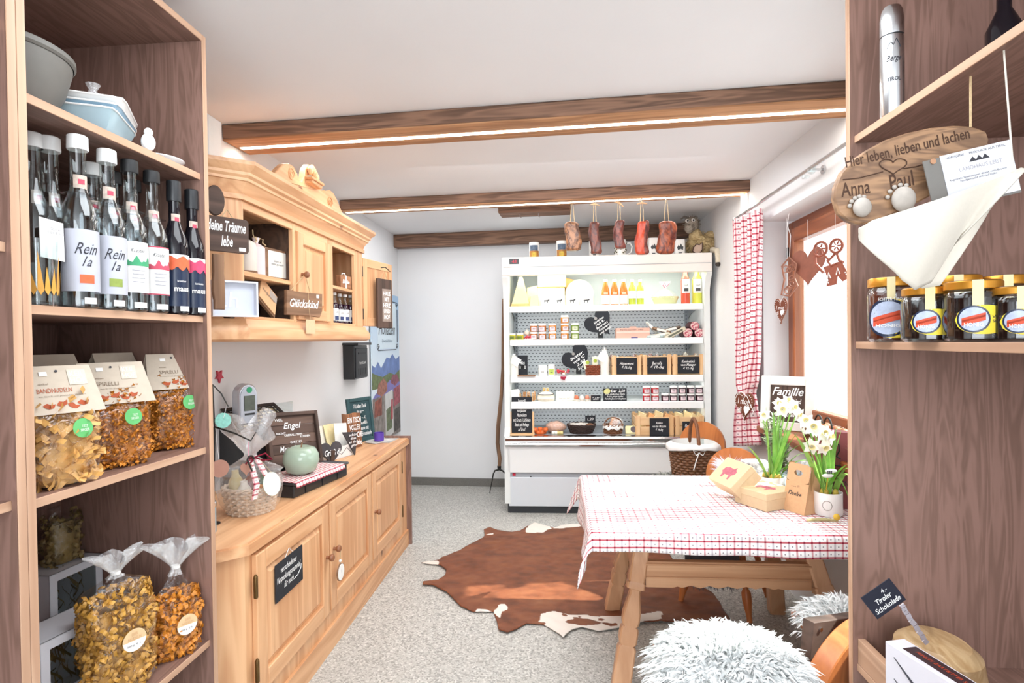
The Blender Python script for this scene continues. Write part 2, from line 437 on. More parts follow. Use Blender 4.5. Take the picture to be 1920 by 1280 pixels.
# window: fixed frame, two sashes, panes, handle, sill
XF = 1.307
win = tag(thing('window_1', 'wooden window with two sashes in the plastered reveal', None, (XF, (WY0+WY1)/2, WZ0)), kind='structure')
def frame_mb(y0, y1, z0, z1, x0, x1, t, b=.006):
    return [MB().span((x0, y0, z0), (x1, y0+t, z1), b=b), MB().span((x0, y1-t, z0), (x1, y1, z1), b=b)], [MB().span((x0, y0+t, z0), (x1, y1-t, z0+t), b=b), MB().span((x0, y0+t, z1-t), (x1, y1-t, z1), b=b)]
a, b_ = frame_mb(WY0+.005, WY1-.003, WZ0+.01, WZ1-.014, XF+.012, XF+.07, .055)
[struct('frame_post', q, WINWOOD, win, world=True) for q in a]; [struct('frame_rail', q, WINWOOD_Y, win, world=True) for q in b_]
ymid = 2.40
for k, (y0, y1) in enumerate(((WY0+.05, ymid-.005), (ymid+.005, WY1-.05))):
    a, b_ = frame_mb(y0, y1, WZ0+.06, WZ1-.062, XF-.01, XF+.05, .075)
    sash = tag(bpy.data.objects.new('sash', None), kind='structure'); COL.objects.link(sash); sash.parent = win
    for q in a: struct('sash_stile', q, WINWOOD, sash, world=True)
    for q in b_: struct('sash_rail', q, WINWOOD_Y, sash, world=True)
    p = MB().span((XF+.016, y0+.07, WZ0+.13), (XF+.022, y1-.07, WZ1-.13)).build('pane', GLASS, sash, world=True); p['kind'] = 'structure'
for z in (1.02, 1.78):
    struct('hinge', MB().lathe([(.009, -.03), (.009, .03)], 8, TM(XF-.014, WY1-.062, z)), IRON, win, world=True)
struct('sill', MB().span((XR-.07, 1.56, WZ0-.022), (XF+.02, WY1+.10, WZ0+.016), b=.006), WINWOOD_Y, win, world=True)
# ------------------------------------------------------------------ ceiling beams with light strips
def beam(name, yl, h, dep, strip, label, x1=XR):
    L = (x1-XL)/cos(R(SK))
    t = tag(thing(name, label, None, (XL, yl, ZC-h), -SK), kind='structure')
    m = MB(); c = .008
    m.prism([(0, c), (c, 0), (L, 0), (L, h), (0, h)], dep, b=.006)
    o = struct('beam', m, BEAM, t)
    if strip:
        a, b_ = strip
        struct('soffit', MB().span((.004, .003, -.004), (L-.004, dep-.003, .002)), BEAMUNDER, t)
        MB().span((.02, a, -.0065), (L-.03, b_, -.0035)).build('led_strip', LED, t)
        q = lamp(name+'_strip_light', 'AREA', (L/2, (a+b_)/2, -.012), 4.5, (1, .975, .95), (0, 0, 0), shape='RECTANGLE', size=L-.1, size_y=.03); q.parent = t
    return t, L
B1 = atX(417, 262, XL); B1u = atX(455, 287, XL)
h1 = ZC-B1.z
t1, L1 = beam('trim_1', 2.39, h1, .20, (.098, .122), 'nearest of three old brown ceiling beams, glowing light strip beneath')
B2 = atX(637, 394, XL)
t2, L2 = beam('trim_2', 3.735, ZC-B2.z, .13, (.055, .079), 'middle old brown ceiling beam with light strip and hanging smoked meat')
MB().span((L2-.035, .055, -.16), (L2-.026, .079, -.004)).build('led_strip', LED, t2)
MB().span((L2-.012, .03, -.16), (L2-.002, .10, -.0)).build('strip_channel', PAPER, t2)
t3, L3 = beam('trim_3', 5.0, .115, .10, None, 'rearmost old brown beam along the back wall')
# short board under the ceiling
p0, p1 = atY(937, 392, 4.12), atY(1070, 385, 4.05)
cb = tag(thing('trim_4', 'short dark board fixed below the ceiling behind the middle beam', None, ((p0.x+p1.x)/2, 4.1, ZC-.055), -SK), kind='structure')
struct('board', MB().box((0, 0, .027), (p1.x-p0.x, .16, .055), b=.006), BEAM, cb)
for k in (-.1, .03): MB().tube([(k, -.06, 0), (k, -.06, -.03), (k+.012, -.06, -.036)], .002, 5).build('hook', STEEL, cb)

# ------------------------------------------------------------------ curtain rod, curtain, gingerbread hearts
ra, rb = atX(1379, 409, XR-.07), atX(1600, 263, XR-.07)
rz = (ra.z+rb.z)/2
rod = thing('curtain_rod', 'slim silver curtain rod above the window', 'curtain rod', (XR-.07, ra.y, rz))
MB().tube([(0, 0, 0), (0, rb.y-ra.y-.9, 0)], .009, 10).build('rod', STEEL, rod)
for yy in (-.15, -1.02): MB().tube([(0, yy, 0), (.068, yy, 0)], .007, 8).lathe([(.02, 0), (.02, .006)], 12, TM(.062, yy, 0, ry=90)).build('bracket', STEEL, rod)
MB().ball((0, .015, 0), .014, 12, 8).build('finial', STEEL, rod)
MB().ball((0, -1.06, -.012), .018, 12, 8).build('glider', GLASS, rod); MB().lathe([(.016, 0), (.016, .01)], 12, TM(0, -1.0, -.03)).build('glider', GLASS, rod)
prof = [(405, 1377, 1428), (440, 1377, 1429), (560, 1380, 1426), (660, 1382, 1423), (715, 1386, 1418), (742, 1392, 1412), (765, 1386, 1416), (800, 1384, 1421), (836, 1384, 1424)]
def cur(u, v):
    y = 405+(836-405)*v
    for k in range(len(prof)-1):
        if y <= prof[k+1][0]: break
    (ya, la, ra_), (yb, lb, rb_) = prof[k], prof[k+1]; t = (y-ya)/(yb-ya); t = t*t*(3-2*t)
    l, r = la+(lb-la)*t, ra_+(rb_-ra_)*t
    P, Q = atX(l, y+8*(1-v), XR-.07), atX(r, y-14*(1-v)+(-2)*v, XR-.07)
    p = P.lerp(Q, u); wd = abs(Q.y-P.y)
    am = .012+.028*min(1, .33/max(wd, .05))*.6
    p.x += am*sin(u*2*PI*4.5+.6*sin(v*5))-.012+.02*sin(PI*u)
    p.y += .006*sin(u*30+v*3)
    return p, (u*.62, -v*1.42)
m = MB(); m.surf(cur, 54, 60)
tag(m.build('curtain', CHECKC, None, 80, solid=.002), 'red and white checked curtain tied back beside the window', 'curtain')
GINGER = plain('6E3A24', .7, 0, .1, 60); GINGER2 = plain('8F5B3E', .6, 0, .12, 30)
def ginger_heart(name, label, loc, rz, wd, hg, txt, ts, group=None, string=None, col=None):
    t = thing(name, label, 'heart', loc, rz, group)
    hp = heart(wd, hg)
    MB().prism(hp, .012, b=.003).build('heart', col or GINGER, t)
    if txt:
        text(txt, ts, CHALK, t, TM(0, -.0008, .002), 'lettering', wd*.62)
        m = MB(); hb = heart(wd*.86, hg*.86, 40)
        for i in range(0, 40): m.box((hb[i][0], -.0008, hb[i][1]), (wd*.028, .0016, wd*.028))
        tag(m.build('icing_dots', CHALK, t, 0), kind='stuff')
    if string: MB().tube(string, .0016, 5).build('string', CHALK, t)
    return t
p = atX(1398, 762, XR-.125)
s_ = .145
ginger_heart('gingerbread_heart', 'brown gingerbread heart with white icing tied around the curtain', (p.x-.01, p.y, p.z), -66, .15, .16, 'I mog\ndi ♥', .05,
             string=[(-.07, -.004, .03), (-.03, -.012, .075), (0, -.012, .085), (.04, -.012, .06), (.078, -.004, -.02), (.06, -.004, -.05)])
# ------------------------------------------------------------------ open shelf unit on the left wall
UF, UB, UT = -.982, -1.437, .018                     # front edge X, back X, board thickness
LY0, LY1 = .994, 1.531                                # inner faces of its two side panels
LS = {1: 1.79, 2: 1.39, 3: 1.02, 4: .472, 0: .08}    # shelf top heights
LTOP = 2.16
def shelf_unit(name, label, y0, y1, xf, xb, tops, ztop, near=True, far=True, inset=.012):
    sgn = 1 if xf > xb else -1
    base = Vector((xb, (y0+y1)/2, 0))
    t = thing(name, label, 'shelf unit', base)
    e = .0025
    def board(nm, a, b, mat, edge, axis):
        o = MB().span(a, b).build(nm, mat, t, world=True)
        return o
    for on, ya, yb in ((near, y0-UT, y0), (far, y1, y1+UT)):
        if on:
            o = board('side_panel', (xb, ya, 0), (xf-sgn*e, yb, ztop+UT), UNIT_Z, None, 'z')
            MB().span((xf-sgn*e, ya, 0), (xf, yb, ztop+UT), b=.0008).build('edge_band', UNIT_E, o, world=True)
    board('back_panel', (xb-sgn*.006, y0, 0), (xb, y1, ztop), UNIT_Z, None, 'z')
    o = board('top_board', (xb, y0, ztop), (xf-sgn*e, y1, ztop+UT), UNIT_Y, None, 'y')
    MB().span((xf-sgn*e, y0, ztop), (xf, y1, ztop+UT), b=.0008).build('edge_band', UNIT_EY, o, world=True)
    for z in tops:
        o = board('shelf', (xb, y0, z-UT), (xf-sgn*(inset+e), y1, z), UNIT_Y, None, 'y')
        MB().span((xf-sgn*(inset+e), y0, z-UT), (xf-sgn*inset, y1, z), b=.0008).build('edge_band', UNIT_EY, o, world=True)
    return t
shelf_unit('shelf_unit', 'tall brown open shelf unit with bottles and bagged pasta by the sideboard', LY0, LY1, UF, UB, LS.values(), LTOP)
shelf_unit('shelf_unit.001', 'second tall brown shelf unit adjoining the one with bottles, mostly out of frame', LY0-UT*2-.54, LY0-UT*2-.001, UF, UB, (1.9, 1.5, 1.03, .6, .08), LTOP)

# --- top shelf: bowl, stacked dishes, crystal ornament, spoon
GREYCER = plain('6F6C66', .6, 0, .12, 12)
BLUECER = plain('AFC9D2', .18, 0, .05, 15); BLUECER2 = plain('8FAFC4', .18, 0, .05, 15)
t = thing('bowl', 'large grey stoneware bowl on the top shelf', 'bowl', (-1.13, 1.075, LS[1]))
MB().lathe([(.065, 0), (.09, .01), (.112, .05), (.125, .10), (.127, .118), (.120, .119), (.115, .1), (.1, .05), (.06, .015), (0, .012)], 40).build('body', GREYCER, t)
MB().lathe([(.128, .110), (.132, .115), (.132, .124), (.126, .128), (.119, .125), (.119, .112)], 40, cap=False).build('rim', GREYCER, t)
zz = LS[1]
for k, (mat, lab, wd, hh) in enumerate(((BLUECER, 'pale blue square dish at the bottom of the stack', .185, .052), (BLUECER2, 'deeper blue square dish in the middle of the stack', .19, .034), (WHITEC, 'white square dish on top of the blue dishes', .195, .03))):
    d = thing('square_dish', lab, 'dish', (-1.105, 1.262+.004*k, zz), 24+3*k, 'stacked square dishes on the top shelf')
    MB().lathe([(wd*.36, 0), (wd*.38, .002), (wd*.5, hh), (wd*.515, hh+.003), (wd*.50, hh+.004), (wd*.37, .008), (0, .007)], 40, TM(s=(.92, 1.0, 1)), sq=16).build('body', mat, d)
    MB().tube([(wd*.507*(abs(cos(a))**16+abs(sin(a))**16)**(-1/16)*cos(a)*.92, wd*.507*(abs(cos(a))**16+abs(sin(a))**16)**(-1/16)*sin(a), hh+.003) for a in [2*PI*i/40 for i in range(40)]], .0022, 6, closed=True).build('rim', WHITEC, d)
    zz += .02 if k else .03
zz = LS[1]+.022+.0135+.0385
t = thing('crystal_ornament', 'clear cellophane wrapped ornament standing on the white square dish', 'ornament', (-1.125, 1.315, LS[1]+.03+.02+.0095))
m = MB(); random.seed(3)
m.lathe([(.03, 0), (.036, .012), (.03, .035), (.016, .07), (.008, .085), (.016, .1)], 9, TM(s=(1, 1, 1))); 
m.build('wrapper', FILMF, t, 10)
MB().lathe([(.022, .002), (.024, .012), (.018, .03), (.006, .05)], 7).build('filling', plain('B9BCC8', .2, .5, .3, 40), t, 10)
t = thing('ceramic_spoon', 'white ceramic rest with striped handle near the shelf edge', 'spoon rest', (-1.045, 1.455, LS[1]), -20)
MB().lathe([(.02, 0), (.03, .003), (.047, .018), (.045, .021), (.028, .009), (0, .007)], 24, TM(s=(.8, 1.15, 1))).build('bowl', WHITEC, t)
MB().tube([(0, -.045, .017), (0, -.075, .019), (-.004, -.10, .018), (0, -.125, .012)], [.007, .01, .013, .009], 10).build('handle', plain('E6DED6', .3, 0, .3, 70), t)
t = thing('ceramic_heart', 'small white ceramic figure leaning by the blue dishes', 'figurine', (-1.0, 1.335, LS[1]), 60)
MB().ball((0, 0, .02), (.016, .014, .022), 14, 10).ball((0, -.002, .044), (.01, .01, .011), 12, 8).build('body', WHITEC, t)
# --- bottle shelf
LABELG = plain('B9BBC6', .5, 0, .05, 20)
def bottle(name, label, loc, rz, h, r, neck_r, liq, cap, capmat, front, group=None, caph=.028, glass=GLASS, sq=0, shoulder=.58, fill=.66):
    t = thing(name, label, 'bottle', loc, rz, group)
    nz = h-caph*.6
    pr = [(r*.80, 0), (r*.96, .004), (r, .014), (r, h*shoulder-.03), (r*.96, h*shoulder-.012), (r*.8, h*shoulder+.006), (neck_r*1.35, h*shoulder+.026), (neck_r, h*shoulder+.045), (neck_r*.96, nz-.012), (neck_r*1.15, nz-.008), (neck_r*1.15, nz)]
    MB().lathe(pr, 24, sq=sq).build('body', glass, t, 40)
    if liq is not None:
        zf = h*fill
        q = []
        for rr, z in pr:
            if z > zf: break
            q.append((rr*.93, max(z, .006)))
        q[0] = (r*.78, .007)
        q.append((q[-1][0] if zf > h*shoulder+.05 else r*.9, zf))
        MB().lathe(q, 24, sq=sq).build('contents', liq, t, 40)
    MB().lathe([(neck_r*1.28, nz-caph*.5), (neck_r*1.32, nz-caph*.4), (neck_r*1.28, h-.002), (neck_r*1.1, h)], 20).build('cap', capmat, t)
    if front: front(t, r, h, nz, neck_r)
    return t
def wrap_label(t, r, z0, z1, half, mat, name='label', a0=-90, sq=0, n=12, off=.0008):
    m = MB()
    def f(u, v):
        a = R(a0-half+2*half*u); k = 1
        if sq: k = (abs(cos(a))**sq+abs(sin(a))**sq)**(-1/sq)
        return Vector(((r+off)*k*cos(a), (r+off)*k*sin(a), z0+(z1-z0)*v)), (u, v)
    m.surf(f, n, 1)
    return m.build(name, mat, t, 60)
def wrap_text(t, txt, size, mat, r, z, width, a0=-90, **kw):
    o = text(txt, size, mat, t, Matrix.Identity(4), width=width, **kw)
    if o:
        for v in o.data.vertices:
            a = R(a0)+v.co.x/r; v.co = Vector(((r+.0014)*cos(a), (r+.0014)*sin(a), z+v.co.z))
    return o
WATER = thin('clear_spirit', (.93, .95, .97), .05, .02)
DARKL = plain('17141A', .08, 0, .05, 10); AMBERL = plain('8A5A24', .15, 0, .1, 10)
STOPW = plain('E8E8E6', .4, 0, .02); SEALM = plain('C9B6A8', .5, 0, .2, 120); INK = plain('33333A', .7, 0, 0)
GREENP = plain('3E9B6B', .6, 0, .15, 60); REDP = plain('C2485E', .6, 0, .15, 60); ORP = plain('E8663C', .6, 0, .2, 60); PINKP = plain('D9446A', .6, 0, .2, 60)
NAVY = plain('1D2A44', .3, 0, .1, 20)
def seal(t, nr, z, mat=None):
    wrap_label(t, nr, z-.012, z+.016, 55, SEALM, 'neck_seal', n=6)
    wrap_label(t, nr, z-.003, z+.007, 22, REDP, 'seal_mark', n=4, off=.0014)
def script_lab(fruit, col):
    def f(t, r, h, nz, nr):
        wrap_label(t, r, .035, .165, 88, LABELG)
        wrap_text(t, 'Rein', .05, INK, r, .125, .042, shear=.5)
        wrap_text(t, '1a', .03, INK, r, .098, .018, shear=.5)
        m = wrap_label(t, r, .052, .07, 22, col, 'fruit_print', off=.0013)
        wrap_label(t, r, .009, .022, 20, PAPER, 'price_sticker', n=5, a0=-80)
        seal(t, nr, nz-.085)
    return f
def hill_lab(col, edge):
    def f(t, r, h, nz, nr):
        wrap_label(t, r, .045, .165, 74, edge, 'label_border'); wrap_label(t, r, .048, .162, 68, PAPER, off=.0012)
        m = MB()
        def hl(u, v):
            a = R(-90-66+132*u); top = .122+.006*sin(u*17)+.004*sin(u*31)
            return Vector(((r+.0018)*cos(a), (r+.0018)*sin(a), .108+(top-.108)*v)), (u, v)
        m.surf(hl, 20, 1); m.build('hill_print', col, t, 60)
        wrap_text(t, 'Kräuter', .016, INK, r+.0006, .144, .03, shear=.4); 
        m = MB()
        for k in range(4): m.box((0, -r-.0016, .097-k*.009), (.028-.004*(k % 2), .0006, .0022))
        tag(m.build('small_print', plain('9A9A9E', .7, 0, 0), t, 0), kind='stuff')
        wrap_label(t, r, .009, .022, 26, PAPER, 'price_sticker', n=5, a0=-80)
        seal(t, nr, nz-.10)
    return f
def maus_lab(col, extra):
    def f(t, r, h, nz, nr):
        wrap_label(t, r, .022, .158, 80, NAVY, off=.0006)
        wrap_label(t, r, .145, .158, 62, PAPER, 'label_top', off=.0012)
        m = MB()
        def bl(u, v):
            a = R(-90-62+124*u); lo = .128-.012*abs(sin(u*9)); hi = .150+.004*sin(u*14)
            return Vector(((r+.0018)*cos(a), (r+.0018)*sin(a), lo+(hi-lo)*v)), (u, v)
        m.surf(bl, 16, 1); m.build('petal_print', col, t, 60)
        wrap_text(t, extra, .01, PAPER, r+.001, .088, .022, shear=0); wrap_text(t, 'maus', .02, PAPER, r+.001, .066, .036, shear=0, bold=.02)
        wrap_label(t, r, .009, .022, 24, PAPER, 'price_sticker', n=5, a0=-75, off=.0014)
        seal(t, nr, nz-.075)
    return f
G1 = 'bottles on the second shelf of the brown unit'
zb = LS[2]
def bY(px, X): return atX(px, 480, X).y
bx = -1.015
spec = [(150, .368, .034, .0148, 'clear schnapps bottle with grey label and apple print', WATER, STOPW, script_lab('apple', ORP), GLASS),
        (204, .364, .034, .0148, 'clear schnapps bottle with grey label and pear print', WATER, STOPW, script_lab('pear', plain('8FA04A', .6, 0, .2, 60)), GLASS),
        (246, .362, .0335, .0142, 'clear slim bottle with green hill print on its label', WATER, BLACK, hill_lab(GREENP, PAPER), GLASS),
        (287, .358, .0335, .0142, 'clear slim bottle with red hill print on its label', WATER, BLACK, hill_lab(REDP, REDP), GLASS),
        (328, .356, .032, .0135, 'dark bottle with orange petals on a navy label', None, BLACKP, maus_lab(ORP, 'brombeer'), DARKL),
        (361, .352, .031, .0135, 'dark bottle with pink petals on a navy label', None, BLACKP, maus_lab(PINKP, 'himbeere'), DARKL)]
for px, h, r, nr, lab, liq, cm, fr, gl in spec:
    y = bY(px, bx)
    bottle('liqueur_bottle', lab, (bx, y, zb), 62, h, r, nr, liq, None, cm, fr, G1, .05 if cm is BLACKP else .028, gl)
for px, X, lab, cm in ((97, -1.075, 'clear bottle with white stopper behind the decorated drinking glass', STOPW), (64, -1.09, 'clear bottle with white stopper half hidden by the side panel', STOPW)):
    bottle('liqueur_bottle', lab, (X, bY(px, X), zb), 90, .366, .036, .0155, WATER, None, cm, lambda t, r, h, nz, nr: seal(t, nr, nz-.12), G1)
for px, X, cm in ((176, -1.10, STOPW), (215, -1.105, BLACK), (252, -1.11, BLACK)):
    bottle('liqueur_bottle', {176: 'back row bottle with white stopper behind the apple label bottle', 215: 'black capped back row bottle behind the pear label bottle', 252: 'black capped back row bottle behind the green hill label'}[px], (X, min(bY(px, X), 1.488), zb), 62, .355, .034, .0145, DARKL if cm is not STOPW else WATER, None, cm, lambda t, r, h, nz, nr: seal(t, nr, nz-.09), 'back row of bottles', .028, GLASSB)
# decorated tumbler with a card in it
gy = atX(88, 500, -1.0).y
t = thing('drinking_glass', 'straight drinking glass with orange leaf decoration', 'glass', (-1.02, gy, zb), 90)
MB().lathe([(.028, 0), (.031, .002), (.034, .13), (.0325, .13), (.0295, .008), (0, .008)], 28).build('body', GLASS, t)
m = MB()
for k in range(-3, 4):
    a = R(-90+k*19); rr = .0335
    for j in range(1):
        b0 = Vector((rr*cos(a-.16), rr*sin(a-.16), .03)); b1 = Vector((rr*cos(a+.16), rr*sin(a+.16), .03)); tip = Vector(((rr+.002)*cos(a*1.0+k*.06), (rr+.002)*sin(a+k*.06), .075+.03*((k*k+k) % 3)/2))
        lo = Vector((rr*cos(a), rr*sin(a), .02))
        m.add([b0, lo, b1, tip], [(0, 1, 2, 3)])
m.build('leaf_print', plain('D39A3F', .5, 0, .1, 40), t, 0)
t = thing('price_card', 'white price card standing between the glass and the bottles', 'card', (-1.008, atX(105, 440, -1.0).y, zb+.09), 90)
MB().box((0, 0, .045), (.055, .0012, .08), TM(rx=-4, ry=3)).build('card', PAPER, t); text('Obstler\n0,5 l  € 14,-', .008, INK, t, TM(0, -.0075, .06), width=.036, shear=0)
tag(MB().tube([(0, .002, -.09), (0, .002, .012)], .0016, 5).build('stand', STEEL, t))

# --- pasta
def spiral_pasta(m, c, ax, L=.03, r=.0048, turns=3, n=10):
    ax = ax.normalized(); u = ax.orthogonal().normalized(); v_ = ax.cross(u)
    vs = []; fs = []
    for i in range(n+1):
        t = i/n; a = 2*PI*turns*t/2; p = c+ax*(L*(t-.5)); d = (u*cos(a)+v_*sin(a))*r
        vs += [p-d, p+d]
        if i: k = 2*i-2; fs.append((k, k+1, k+3, k+2))
    m.add(vs, fs)
def curl_pasta(m, c, ax, r=.0115, w=.0085):
    ax = ax.normalized(); u = ax.orthogonal().normalized(); v_ = ax.cross(u)
    vs = []; fs = []; n = 12; ph = random.random()*6
    for i in range(n+1):
        a = ph+4.6*i/n; rr = r*(1-.35*i/n); d = (u*cos(a)+v_*sin(a))*rr; e = ax*w/2; z = ax*(.006*i/n)
        k = .0018*(1 if i % 2 else -1)
        vs += [c+d-e+z+u*k, c+d+e+z-u*k]
        if i: k = 2*i-2; fs.append((k, k+1, k+3, k+2))
    m.add(vs, fs)
def flat_pasta(m, c, ax, L=.06, w=.011):
    ax = ax.normalized(); u = ax.orthogonal().normalized(); v_ = ax.cross(u); vs = []; fs = []
    ph = random.random()*6
    for i in range(7):
        t = i/6; p = c+ax*(L*(t-.5))+v_*(.008*sin(ph+t*5)); d = u*w/2
        vs += [p-d, p+d]
        if i: k = 2*i-2; fs.append((k, k+1, k+3, k+2))
    m.add(vs, fs)
PASTA = plain('DB8B2C', .45, 0, .22, 70); PASTA2 = plain('D9A760', .45, 0, .2, 70); PASTA3 = plain('D8A146', .45, 0, .25, 70); PASTAD = plain('8A7440', .5, 0, .25, 70)
def bag_hull(wd, dp, h, pin=.25, seg=28, nz=16, wob=.05):
    'rounded bag standing on z=0; fn(z01)->(half width, half depth)'
    vs = []
    def f(u, v):
        a = 2*PI*u; z = v; k = (abs(cos(a))**3.2+abs(sin(a))**3.2)**(-1/3.2)
        bot = min(1, .72+.28*min(1, z/.08)); top = 1-pin*max(0, (z-.72)/.28)**1.5
        flat = 1-.75*max(0, (z-.55)/.45)**1.3
        q = 1+wob*sin(a*5+z*9)*.5+wob*.6*sin(a*3-z*14)
        return Vector((wd/2*k*cos(a)*bot*top*q, dp/2*k*sin(a)*bot*flat*q, h*z)), (u, v)
    return f
def fill_bag(t, f, h, top, fn, n, mat, shrink=.9, name='pasta'):
    m = MB(); random.seed(n)
    for i in range(n):
        u, v = random.random(), random.uniform(.03, top)
        p, _ = f(u, v); c = Vector((0, 0, p.z)); q = c.lerp(p, shrink*random.uniform(.86, 1))
        fn(m, q, Vector((random.uniform(-1, 1), random.uniform(-1, 1), random.uniform(-1, 1))))
    tag(m.build(name, mat, t, 50), kind='stuff')
    core = MB(); core.surf(lambda u, v: (f(u, v*top)[0]*.8*1.0+Vector((0, 0, .004)), (0, 0)), 20, 8); core.build('pasta_core', mat, t)
CARD = plain('C4B6A4', .8, 0, .06, 60); CARDINK = plain('7C6A58', .8, 0, 0); REDINK = plain('B0532F', .8, 0, .2, 80); GREENST = plain('62B56A', .5, 0, .1, 30)
def pasta_bag(name, label, loc, rz, kind, mat, title, wd=.125, dp=.085, h=.205):
    t = thing(name, label, 'pasta bag', loc, rz, 'pasta bags with card headers')
    f = bag_hull(wd, dp, h)
    fill_bag(t, f, h, .93, kind, 900 if kind is spiral_pasta else 330, mat, .97 if kind is spiral_pasta else .8)
    m = MB(); m.surf(lambda u, v: (Vector((f(u, v)[0].x*1.04, f(u, v)[0].y*1.06, f(u, v)[0].z)), (u, v)), 30, 16); m.build('film', FILM, t, 80)
    # folded card header, front flap leaning outwards
    M = TM(0, 0, h-.035)
    hw = wd*.5
    hd = MB()
    hd.add([(-hw*.93, 0, .085), (hw*.93, 0, .085), (hw*1.1, -.042, -.012), (-hw*1.1, -.042, -.012), (hw*1.1, -.0405, -.012), (-hw*1.1, -.0405, -.012), (hw*.93, .002, .083), (-hw*.93, .002, .083)], [(0, 1, 2, 3), (3, 2, 4, 5), (5, 4, 6, 7), (0, 3, 5, 7), (1, 6, 4, 2)], M)
    hd.add([(-hw*.93, 0, .085), (hw*.93, 0, .085), (hw*1.02, .04, -.012), (-hw*1.02, .04, -.012)], [(0, 3, 2, 1)], M)
    ho = hd.build('card_header', CARD, t, 0)
    tilt = math.degrees(math.atan2(.042, .097))
    def on(x, s): return M @ Matrix.Translation((0, 0, .085)) @ Euler((R(-tilt), 0, 0)).to_matrix().to_4x4() @ Matrix.Translation((x, -.0012, -s*.1057))
    text(title, .014, REDINK if 'NUDEL' in title else CARDINK, ho, on(-.012 if 'NUDEL' in title else -.016, .52), width=.062 if len(title) > 8 else .048, shear=0)
    text('weizen' if 'SPIR' in title else 'dinkel', .006, CARDINK, ho, on(-.03, .38), width=.018, shear=0)
    text('aus dem Ei von glücklichen Hühnern', .004, CARDINK, ho, on(0, .64), width=.085, shear=0)
    q = MB().box((0, 0, 0), (.034, .0006, .034), on(.034, .26)); q.build('logo_patch', plain('CFC4B4', .8, 0, 0), ho, 0)
    text('KEIL\nHOF', .014, PAPER, ho, on(.034, .26) @ Matrix.Translation((0, -.0006, 0)), width=.028, shear=0, line=.85, height=.027)
    m = MB()
    for x, s_, r_ in ((-.028, .84, 10), (-.004, .80, -12), (.015, .86, 30), (.034, .81, 6)):
        m.prism([(-.011, 0), (-.004, .006), (.003, .003), (.011, .006), (.008, -.003), (0, -.006), (-.007, -.004)], .0005, on(x, s_) @ TM(ry=r_))
    tag(m.build('hen_prints', REDINK, ho, 0), kind='stuff')
    MB().box((0, 0, 0), (.014, .0006, .009), on(-.026, .17)).build('price_sticker', PAPER, ho, 0)
    MB().lathe([(.0028, 0), (.0028, .0006)], 10, on(-.002, .12) @ TM(rx=90)).build('punch_hole', INK, ho, 0)
    p, _ = f(.80, .60)
    MB().lathe([(.02, 0), (.02, .0008)], 28, TM(p.x*1.06, p.y*1.09-.002, p.z, rx=82, rz=8)).build('green_sticker', GREENST, t, 0)
    text('TEST\nSIEGER', .008, PAPER, t, TM(p.x*1.06+.003, p.y*1.09-.0042, p.z, rz=8), width=.018, shear=0)
    return t
zp = LS[3]
for px, X, kind, mat, lab, title, wd, rz in ((208, -1.075, spiral_pasta, PASTA, 'bag of orange spiral noodles in the middle of three headed bags', 'SPIRELLI', .150, 62), (322, -1.09, spiral_pasta, PASTA, 'bag of orange spiral noodles beside the end panel of the unit', 'SPIRELLI', .140, 60), (105, -1.045, flat_pasta, PASTA2, 'bag of pale ribbon noodles half hidden by the side panel', 'BANDNUDELN', .135, 68)):
    pasta_bag('pasta_bag', lab, (X, atX(px, 760, X).y, zp), rz, kind, mat, title, wd, .1, .2 if px < 300 else .215)
for px, X in ((255, -1.20), (150, -1.23)):
    t = thing('pasta_bag', 'grey card topped bag in the back row '+('nearest the end panel' if px > 200 else 'behind the ribbon noodle bag'), 'pasta bag', (X, 1.45 if px > 200 else 1.29, zp), 80, 'back row of pasta bags')
    f = bag_hull(.12, .08, .21); fill_bag(t, f, .21, .9, spiral_pasta, 120, PASTA)
    MB().add([(-.058, 0, .27), (.058, 0, .27), (.066, -.04, .18), (-.066, -.04, .18), (.066, .04, .18), (-.066, .04, .18)], [(0, 1, 2, 3), (0, 5, 4, 1)]).build('card_header', CARD, t, 0, solid=.001)
